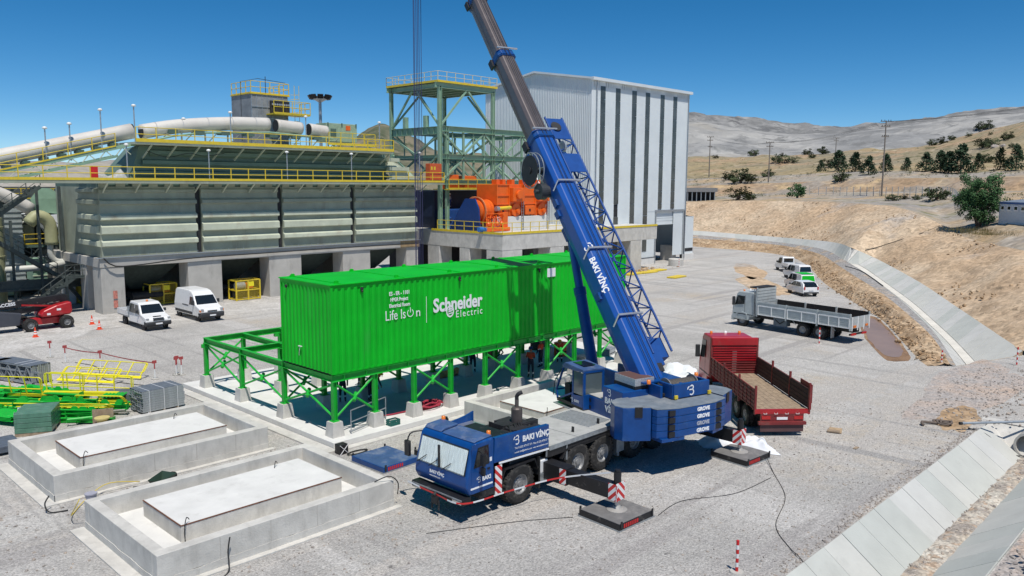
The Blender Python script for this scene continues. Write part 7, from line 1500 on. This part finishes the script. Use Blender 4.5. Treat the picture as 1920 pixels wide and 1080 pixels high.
for i, (x, y, w, d, h, m) in enumerate(((38.2, 30.6, .8, .6, .5, galv), (37.0, 28.9, .9, .7, .55, M('crate_brown', (.25, .21, .17), .8)), (39.6, 35.5, 1.4, .8, .7, dark), (41.5, 31.2, 1.1, .7, .4, galv), (35.4, 36.0, .9, .6, .6, redd), (39.0, 33.2, .6, .6, .9, orange))):
    q = T('site_box', ('open grey tool box on the slab behind the crane cab', 'wooden box beside the slab edge behind the crane cab', 'dark crate under the far end of the green room', 'grey fittings box on the slab beside the boom foot', 'dark red box under the green room', 'orange drum box near the crossed brace')[i], 'box', (x, y, .3 if i != 1 else .35), rnd.random()); B().box(0, w, 0, d, 0, h).obj('body', m, q, bevel=.02); B().box(.05, w-.05, -.02, 0, h*.3, h*.4).obj('handle', dark, q); B().box(-.02, w+.02, -.01, d+.01, h, h+.03).obj('lid', m, q)
# white tarpaulins
def tarpf(name, P0, ux, uy, n, m_, amp, hgt, label, seed):
    rows = []
    for i in range(n):
        r = []
        for j in range(m_):
            a, c = i/(n-1), j/(m_-1); p = Vector(P0)+Vector(ux)*a+Vector(uy)*c; e = min(1, 6*min(a, 1-a, c, 1-c)+.02); wv = noise.fractal(Vector((a*3.1+seed, c*3.1, seed)), .9, 2.1, 4)
            p += Vector((.18*noise.noise(Vector((a*4, c*4, seed+3))), .18*noise.noise(Vector((a*4, c*4, seed+7))), 0)); p.z += max(.02, e*(hgt*(.4+.6*math.sin(pi*c)**.7)+amp*wv)); r.append(p)
        rows.append(r)
    tag(B().grid(rows).obj(name, tarp, smooth=True), label, 'tarpaulin')
tarpf('tarpaulin', (30.3, 17.6, .0), (1.5, -2.9, 0), (.75, .9, 0), 40, 22, .30, .40, 'crumpled white tarpaulin beside the rear outrigger mat', 2.); tarpf('tarpaulin', (38.5, 25.0, 0), (3.6, 2.6, 0), (1.5, -1.5, 0), 30, 20, .3, .42, 'white tarpaulin heap behind the crane boom foot', 7.)

# ------------------------------------------------------------------ cones, posts, tape, odds and ends
def cone(x, y, label, h=.75, z=0):
    t = T('traffic_cone', label, 'traffic cone', (x, y, z), 0, 'orange and white traffic cones')
    B().box(-.2, .2, -.2, .2, 0, .04).obj('base', conec, t)
    zs = [(.04, .14, conec), (.14, .3, conec), (.3, .42, stripe_w), (.42, .52, conec), (.52, .62, stripe_w), (.62, 1., conec)]
    for a, c, m in zs: B().tube((0, 0, h*a), (0, 0, h*c), .17*(1-a*.85), 14, .17*(1-c*.85)).obj('band', m, t)
cone(17.7, 66.1, 'traffic cone before the boom lift wheels'); cone(22.2, 66.2, 'traffic cone left of the white pickup, the nearer of two'); cone(22.6, 69.0, 'traffic cone left of the white pickup, the farther of two')
def bandpost(x, y, h, label, z=0, name='delineator_post'):
    t = T(name, label, 'post', (x, y, z), 0, 'red and white marker posts'); B().lathe([(0, .05), (.2, .05), (.22, 0)], 14).obj('foot', concd, t); n = 7
    for i in range(n): B().tube((0, 0, .05+h*i/n), (0, 0, .05+h*(i+1)/n), .045, 10).obj('band', stripe_r if i % 2 == 0 else stripe_w, t)
bandpost(56.9, 23.9, 1.15, 'red banded post beside the grey truck rear wheels'); bandpost(55.8, 15.4, .9, 'short red banded post at the berm end by the channel'); bandpost(59.1, 11.9, 1.15, 'red banded post at the channel end on the right edge'); bandpost(20.95, 10.9, .95, 'red topped white post at the bottom edge of the picture')
bandpost(61.2, 54.9, 1.1, 'red banded post standing in the open yard'); bandpost(71, 56.5, 1.1, 'red banded post beside the lattice jib, far out in the yard'); bandpost(97, 61.2, 1.1, 'far red banded post by the hall door')
tp = [(16.4, 55.3), (17.4, 52.1), (18.6, 46.9)]
for i, (x, y) in enumerate(tp+[(16.2, 57.6), (19.9, 47.0), (20.15, 46.85), (20.05, 47.25)]):
    t = T('barrier_post', ('first of the tape carrying posts, farthest back', 'middle post carrying the red and white tape', 'post at the near end of the red and white tape', 'loose barrier post left of the tape', 'left post of the cluster of three by the slab', 'right post of the cluster of three by the slab', 'rear post of the cluster of three by the slab')[i], 'post', (x, y, 0), 0, 'barrier posts')
    B().tube((0, 0, 0), (0, 0, 1.0), .035, 8).obj('pole', stripe_w, t); B().tube((0, 0, .62), (0, 0, 1.05), .038, 8).obj('red_sleeve', M('faded_red', (.42, .07, .07), .6), t); B().box(-.12, .12, -.03, .03, .95, 1.12).obj('hook', M('faded_red', (.42, .07, .07), .6), t); B().box(-.18, .18, -.18, .18, 0, .05).obj('foot', concd, t)
pts = []
for i in range(2):
    a, c = tp[i], tp[i+1]
    for k in range(13): q = k/12; pts.append(Vector((a[0]+(c[0]-a[0])*q, a[1]+(c[1]-a[1])*q, .98-.25*4*q*(1-q)*.3)))
rows = [[p+Vector((0, 0, -.035)) for p in pts], [p+Vector((0, 0, .035)) for p in pts]]
tag(B().grid(rows).obj('barrier_tape', M('tape_red', (.45, .12, .11), .6, var=.4, vs=3)), 'red and white tape strung between the barrier posts', 'tape')
pts = [Vector(p) for p in ((17.2, 21.7, .95), (17.35, 20.4, .8), (17.4, 19.0, .82), (19.3, 18.75, .8), (21.2, 18.2, .9), (21.75, 16.2, 1.5))]; pts = catmull(pts, 40)
tag(B().grid([[p+Vector((0, 0, -.03)) for p in pts], [p+Vector((0, 0, .03)) for p in pts]]).obj('warning_tape', tapem), 'red and white tape wound round the crane front', 'tape')
for (pts, m, r, lab) in (([(31.2, 15.2, .2), (29.6, 14.0, .02), (27.5, 12.5, .02), (24.9, 11.6, .02), (23.6, 10.5, .02), (23.0, 9.8, .02), (22.4, 8.8, -.75)], cable, .013, 'thin black cable running from the rear mat into the ditch'), ([(16.2, 19.5, .02), (19, 18.0, .02), (20.6, 16.9, .02)], cable, .01, 'thin wire on the gravel before the front mat'), ([(22.8, 14.9, .02), (24.5, 15.0, .02), (26.5, 14.0, .02), (29, 13.8, .02)], cable, .01, 'thin wire on the gravel right of the front mat'), ([(116.6,43.1,2.4),(119.3,42.1,2.85),(119.7,39.4,3.95),(123.7,37.8,4.85),(125.8,36.3,5.8)], cable, .05, 'black pipe climbing the tan slope'), ([(102.4,40.2,1.32),(98.6,36.9,1.3),(94.0,34.0,1.16),(87.5,30.3,1.02)], cable, .05, 'black hose lying along the far channel lip'), ([(18.2, 44.8, .03), (17.2, 46.5, .03), (16.5, 49, .03), (17.3, 52.5, .03), (16.8, 54.8, .03)], cable, .018, 'black cable on the gravel under the tape')):
    tag(B().path(catmull(pts, 40), r, 6).obj('cable', m, smooth=True), lab, 'cable')
pl = T('plywood_piece', 'broken plywood sheet lying on open gravel', 'plywood', (36.9, 14.5, .02), R(20)); B().box(-.4, .4, -.28, .28, 0, .03).obj('sheet', M('plywood', (.42, .30, .18), .8, var=.25, vs=4), pl); B().box(-.45, -.2, -.2, .35, .03, .09).obj('offcut', wood, pl)
tag(B().box(34.85, 35.2, 12.75, 12.9, .01, .04).obj('wood_offcut', wood), 'small wood offcut on gravel near the plywood', 'offcut')
bc = T('belt_coil', 'brown coil of rubber belt lying by the ditch corner', 'belt', (41.6, 11.2, 0)); B().path([((.08+.014*i)*math.cos(i*.55), (.08+.014*i)*math.sin(i*.55), .12+.04*math.sin(i)) for i in range(28)], .055, 6).obj('coil', M('belt_brown', (.14, .11, .09), .8), bc, smooth=True); B().path(catmull([(-1.0, .6, .08), (-.7, .75, .14), (-.4, .5, .1), (-.2, .2, .08)], 14), .07, 6).obj('loose_end', M('belt_brown', (.14, .11, .09), .8), bc, smooth=True)
tag(B().tube((41.2, 10.3, .35), (44.9, 7.2, .35), .06, 10).obj('steel_pole', galv), 'long galvanised pole laid across the culvert', 'pole'); B().tube((41.1, 10.38, .35), (41.2, 10.3, .35), .075, 10).obj('pole_cap', dark, bpy.data.objects['steel_pole'])
tag(B().path(catmull([(41.5, 10.1, .1), (42.0, 9.4, -.2), (42.3, 8.5, -1.0), (43.2, 7.4, -.9), (44.0, 6.6, -.3)], 24), .03, 6).obj('black_hose', cable, smooth=True), 'black hose hanging into the culvert end of the ditch', 'hose')
for i, (x, y, rz) in enumerate(((84.5, 60.2, .05), (87.6, 60.0, -.04), (90.6, 60.5, .03), (85.8, 54.4, .1))):
    q = T('yellow_slab', ('left yellow slab of the row before the hall', 'middle yellow slab of the row before the hall', 'right yellow slab of the row before the hall', 'lone yellow slab out in the yard before the hall')[i], 'steel plate', (x, y, 0), rz); B().box(-1.5, 1.5, -.6, .6, .02, .18).obj('plate', yellow, q, bevel=.02); B().box(-1.3, -1.2, -.65, .65, 0, .06).obj('runner', wood, q)

# ------------------------------------------------------------------ plants, poles, fence and sheds on the high ground
def leafmat(n, c): return M(n, c, .75, var=.5, vs=1.1, spec=.25)
pine_m = leafmat('pine_needles', (.030, .058, .028)); shrub_m = leafmat('shrub_leaves', (.060, .080, .035)); bush_m = leafmat('bush_leaves', (.050, .115, .040)); bark = M('bark', (.11, .08, .06), .9, var=.3)
def leaves(b, c, r, n, s_, flat=.8):
    for _ in range(n):
        v = Vector((rnd.gauss(0, 1), rnd.gauss(0, 1), rnd.gauss(0, 1))).normalized()*r*rnd.random()**.45; v.z *= flat; p = Vector(c)+v; a = Vector((rnd.gauss(0, 1), rnd.gauss(0, 1), rnd.gauss(0, 1))).normalized(); d = a.orthogonal().normalized(); k = s_*rnd.uniform(.6, 1.3)
        b.add([p-a*k, p+d*k*.5, p+a*k, p-d*k*.5], [(0,1,2,3)])
def pine_mesh():
    b = B(); 
    for i in range(60):
        t_ = (i+.5)/60; z = .10+.86*t_; rr_ = .40*(1-t_)**.75*(.72+.5*rnd.random()); a = rnd.random()*6.3; leaves(b, (rr_*.7*math.cos(a), rr_*.7*math.sin(a), z), .10+.06*(1-t_), 16, .045)
    tr_ = B().path([(0, 0, -.03), (.005, .01, .4), (0, 0, .95)], [.028, .018, .004], 7)
    for i in range(7): a = i*2.4; z = .15+.1*i; tr_.path([(0, 0, z), (.22*math.cos(a)*(1-z), .22*math.sin(a)*(1-z), z+.05)], [.01, .004], 5)
    return b.mesh('crown', pine_m), tr_.mesh('trunk', bark)
def shrub_mesh(m, seed):
    b = B()
    for i in range(26): a = rnd.random()*6.3; r = .42*rnd.random()**.5; z = .12+.75*rnd.random()*(1-r*.8); leaves(b, (r*math.cos(a), r*math.sin(a), z), .17, 26, .055)
    tr_ = B()
    for i in range(5): a = i*1.3; tr_.path([(0, 0, -.05), (.1*math.cos(a), .1*math.sin(a), .3), (.3*math.cos(a), .3*math.sin(a), .65)], [.03, .02, .006], 5)
    return b.mesh('crown', m), tr_.mesh('trunk', bark)
def plant(name, meshes, p, h, wfac, label, cat, group):
    t = T(name, label, cat, p, rnd.random()*6.3, group)
    for nm, me in zip(('crown', 'trunk'), meshes): put(nm, me, t, (0, 0, 0), None, (h*wfac, h*wfac, h))
PM = [pine_mesh() for _ in range(3)]; SM = [shrub_mesh(shrub_m, 1), shrub_mesh(shrub_m, 2)]
PINES = [(250.2,107.6,15.75,2.8),(246.2,100.5,15.91,4.4),(238.0,92.2,15.46,4.7),(226.0,83.9,14.51,3.9),(234.7,82.5,15.35,3.5),(236.7,77.7,15.59,3.3),(232.9,71.6,15.34,3.9),(227.3,66.4,14.9,4.0),(225.8,64.0,14.64,4.6),(224.3,60.8,14.6,5.4),(232.6,59.1,15.52,3.3),(231.0,53.8,15.54,4.1),(227.3,49.5,15.23,4.6)]
for i, (x, y, z, h) in enumerate(PINES): plant('pine_tree', PM[i % 3], (x, y, z-.1), h*rnd.uniform(1.15, 1.5), rnd.uniform(1.0, 1.4), 'dark pine on the terrace, number %s from the left of the row' % ('one', 'two', 'three', 'four', 'five', 'six', 'seven', 'eight', 'nine', 'ten', 'eleven', 'twelve', 'thirteen')[i], 'tree', 'pines along the terrace')
SHR = [(580.9,303.3,33.84,5.0),(312.7,151.7,20.43,3.4),(315.6,147.3,20.57,3.3),(378.5,182.4,25.54,2.0),(427.6,191.7,28.05,2.9),(339.0,149.9,23.04,2.3),(419.2,179.7,27.83,3.8),(368.7,213.3,24.98,1.8),(238.4,132.7,13.14,2.9),(223.4,120.4,12.22,3.8),(222.1,116.2,12.49,2.1),(242.8,121.5,14.03,2.9),(268.1,112.2,17.52,3.9),(266.3,65.7,18.29,2.4),(169.7,88.8,8.17,1.8),(216.1,87.3,12.74,3.4),(168.7,57.5,8.53,1.4),(167.1,49.1,8.87,2.2),(174.0,57.1,8.77,1.2),(172.9,54.3,8.72,1.3),(360.1,109.0,27.95,2.6),(358.8,105.0,28.51,2.7),(372.2,105.2,30.52,2.0),(682.5,171.2,53.67,6.7),(347.4,84.9,30.81,1.4),(331.6,75.5,28.14,2.6),(302.8,76.1,24.28,3.6),(299.3,73.1,24.07,2.9),(292.4,64.9,23.6,1.7),(370.0,98.2,31.64,1.5),(168.6,91.2,8.15,3.5)]
for _ in range(0): pass
SHR.sort(key=lambda p: -math.atan2(p[1], p[0]))
ORD = 'first second third fourth fifth sixth seventh eighth ninth tenth eleventh twelfth thirteenth fourteenth fifteenth sixteenth seventeenth eighteenth nineteenth twentieth'.split(); ORD += ['twenty '+o for o in ORD[:9]]+['thirtieth', 'thirty first']
for i, (x, y, z, h) in enumerate(SHR):
    plant('shrub', SM[i % 2], (x, y, z-.1), h*rnd.uniform(1.05, 1.5), rnd.uniform(1.2, 1.7), 'dark hillside shrub, the %s of them counted from the left' % ORD[i], 'shrub', 'hillside shrubs')
plant('small_tree', shrub_mesh(bush_m, 5), (182.5, 83.7, 8.5), 4.0, 1.25, 'fresh green small tree standing alone at the slope crest', 'tree', None)
bt = T('willow_bush', 'large round feathery green bush beside the pale blue shed', 'tree', (124.0, 30.9, 5.6)); b = B()
for i in range(190):
    v = Vector((rnd.gauss(0, 1), rnd.gauss(0, 1), rnd.gauss(0, 1))).normalized()*(rnd.random()**.4); leaves(b, (v.x*3.0, v.y*3.0, 3.9+v.z*3.1), .62, 60, .15, 1.)
for i in range(26): a = rnd.random()*6.3; leaves(b, (math.cos(a)*2.2, math.sin(a)*2.2, 5.6+rnd.random()*1.7), .5, 40, .16, 1.3)
b.obj('crown', bush_m, bt); b = B()
for i in range(7): a = i*.9; b.path([(.1*math.cos(a), .1*math.sin(a), -.2), (.6*math.cos(a), .6*math.sin(a), 2), (1.8*math.cos(a), 1.8*math.sin(a), 5)], [.14, .1, .03], 6)
b.obj('trunk', bark, bt)
gr_ = leafmat('dry_grass', (.30, .26, .10)); b = B()
for _ in range(2600): 
    x, y = 118+rnd.gauss(0, 4.5), 27+rnd.gauss(0, 3.0); z = 5.6+.35*noise.noise(Vector((x*.2, y*.2, 0))); k = rv(.2, .7); d = Vector((rnd.gauss(0, .12), rnd.gauss(0, .12), 0)); b.add([(x, y, z), (x+.06, y+.04, z), (x+d.x, y+d.y, z+k)], [(0,1,2)])
tag(b.obj('dry_grass', gr_), 'dry yellow grass around the foot of the big bush', 'grass', kind='stuff')
wm_ = M('pole_wood', (.20, .175, .15), .85, var=.2)
for i, (x, y, z, h) in enumerate(((251.2, 147.5, 14.0, 14.1), (220.6, 110.1, 12.3, 11.5), (188.1, 66.7, 8.9, 16.9), (333.6, 137.6, 22.8, 8.2))):
    t = T('power_pole', ('leftmost power pole beside the white hall', 'second power pole with twin crossarm', 'tallest power pole in the middle of the slope', 'small far power pole on the hillside')[i], 'pole', (x, y, z), R(-44), 'wooden power poles')
    B().tube((0, 0, 0), (0, 0, h), .2, 8, .13).obj('mast', wm_, t)
    for k, zz in enumerate((h-.15, h-1.3)+((h-3.5, ) if i in (0, 2) else ())): 
        c = B().box(-1.2+k*.2, 1.2-k*.2, -.09, .09, zz-.08, zz+.08).obj('crossarm', wm_, t)
        for q in (-1, -.3, .5, 1): B().lathe([(.0, .3), (.07, .25), (.07, 0)], 8, (q*(1.05-k*.2), 0, zz+.08)).obj('insulator', dark, c)
wr_ = [((251.2, 147.5, 27.9), (220.6, 110.1, 23.6)), ((220.6, 110.1, 23.6), (188.1, 66.7, 25.6)), ((188.1, 66.7, 25.6), (150, 12, 27))]
b_ = T('power_line', 'thin wires sagging between the power poles', 'wires', (188, 66, 0))
for (a, c) in wr_:
    for o_ in (-.8, 0, .8):
        pts = []
        for k in range(13): q = k/12; p = Vector(a).lerp(Vector(c), q); p.z -= 4*q*(1-q)*1.2; p += Vector((o_*.7, -o_*.7, 0))-Vector((188, 66, 0)); pts.append(p)
        B().path(pts, .022, 4).obj('wire', dark, b_)
fn = T('site_fence', 'thin wire fence with concrete posts along the slope crest', 'fence', (190, 70, 0)); FP = catmull([(196.6, 89.5, 8.95), (197.0, 84.2, 9.0), (192.6, 74.7, 9.05), (186.6, 65.4, 9.1), (178.5, 56.1, 9.15), (169.7, 47.6, 9.05), (147.9, 39.8, 7.6)], 34)
fp = B().box(-.07, .07, -.07, .07, -.3, 2.2).mesh('post', M('post_pale', (.5, .48, .44), .8))
for p in FP: put('post', fp, fn, p-Vector((190, 70, 0)))
for z in (.5, 1.1, 1.7, 2.1): B().path([p-Vector((190, 70, -z)) for p in FP], .02, 4).obj('wire', galv, fn)
sh = T('blue_trim_shed', 'pale corrugated site cabin with blue trim on the right edge', 'shed', (115.7, 22.4, 6.2), math.atan2(5.8, 6.9)); 
B().box(0, 9, -3, -.02, 0, 3.1).obj('core', white, sh)
q_ = B().grid(corrugated(9, 3.0, .22, .03)).obj('wall', M('shed_white', (.58, .62, .66), .5, var=.06), sh); q_.matrix_local = Matrix.Translation((9, .02, 0)) @ Matrix.Rotation(pi, 4, 'Z')
B().box(-.1, 9.1, .0, .1, 2.95, 3.25).box(-.1, 9.1, .0, .08, -.05, .12).obj('trim', M('trim_blue', (.03, .10, .32), .4), sh)
for x in (7.6, 6.0, 4.4, 2.8): w_ = B().box(x, x+.9, .06, .12, 2.1, 2.75).obj('window', lettw, sh); B().box(x+.12, x+.78, .12, .13, 2.25, 2.65).obj('pane', gl_dark, w_)
b = B(); b.add([(-.2, .2, 3.2), (9.2, .2, 3.2), (9.2, -3.2, 3.6), (-.2, -3.2, 3.6)], [(0,1,2,3)]); b.obj('roof', galv, sh)
c_ = T('grey_canopy', 'low grey open sided canopy right of the white hall', 'shed', (168, 107, 7.4), R(-65)); B().box(0, 9, 0, 4, 2.4, 3.4).obj('roof', M('canopy_grey', (.25, .25, .25), .7), c_)
for i in range(9): B().box(.2+i*1.05, .4+i*1.05, .1, .3, 0, 2.4).obj('post', galv, c_)
B().box(.5, 8.5, 3.5, 3.7, 0, 2.4).obj('wall', dark, c_)
sp = [((rv(296, 306), rv(66, 72), 24.2), rv(.4, 1.3)) for _ in range(26)]; tag(rocks('boulder_pile', sp, rockm), 'pale boulder pile among shrubs on the right hill', 'boulders')
b = B(); SL = []
for _ in range(900):
    k = rnd.randrange(3); i = rnd.randrange(NN-1); t_ = rnd.random(); la, lb_ = ((ln[1], ln[2]), (ln[3], ln[4]), (ln2[0], ln2[1]) if rnd.random() < .5 else (ln2[1], ln2[2]))[k]
    p = la[i].lerp(lb_[i], t_); q = noise.noise(p*.03)
    if q > -.1: leaves(b, p+Vector((rv(-2, 2), rv(-2, 2), .3)), rv(.3, 1.0), 14, .16, .6)
tag(b.obj('dry_scrub', leafmat('scrub_leaves', (.11, .11, .055))), 'low dry scrub over the terraces and hillside', 'scrub', kind='stuff')
ps = T('process_structure', 'dense dark steel process structure crowded behind the left stairs', 'structure', (17, 90, 0))
for i in range(7):
    for j in range(2): B().box(i*2-.12, i*2+.12, j*3.2, j*3.2+.24, 0, 10.8).obj('column', steeld, ps)
for k, z in enumerate((2.6, 4.9, 7.2, 9.4)):
    B().box(-.5, 12.5, -.1, -.02, z, z+.28).obj('beam', tankd if k % 2 else steeld, ps); B().box(-.5, 12.5, 0, 3.2, z+.28, z+.34).obj('floor_plate', steeld, ps)
    railing(ps, [(-.5, -.05, z+.34), (12.5, -.05, z+.34)], yellow if k % 2 else galv, 1.0, 1.4, .03, .1)
for i in range(6): B().bar((i*2, -.06, 2.6+(i % 3)*2.3), (i*2+2, -.06, 4.9+(i % 3)*2.3), .1).obj('brace', steeld, ps)
for i, (x, z, r, h, m) in enumerate(((1.2, .2, .7, 4.2, olive), (3.3, 3, .8, 3.6, palegrey), (5.6, .2, .9, 2.2, towerg), (7.4, 5.2, .7, 3.4, tankl), (9.3, .2, .8, 4.4, palegrey), (11, 5.2, .6, 4, towerg))): B().tube((x, 1.6, z), (x, 1.6, z+h), r, 18).lathe([(r, 0), (r*.6, .35), (0, .45)], 18, (x, 1.6, z+h)).obj('vessel', m, ps)
for i in range(9): z = 1.5+i*.95; B().path(catmull([(-1, -.4, z), (2+i*.7, -.4, z+.1), (2.6+i*.7, -.4, z+.7), (2.8+i*.7, .6, z+1.4)], 14), .09+.02*(i % 3), 8).obj('pipe', (palegrey, galv, steeld)[i % 3], ps, smooth=True)
B().box(-1, 13, 3.6, 3.8, 0, 10.9).obj('back_sheet', M('back_sheet', (.10, .11, .105), .7, var=.3, vs=.6), ps)
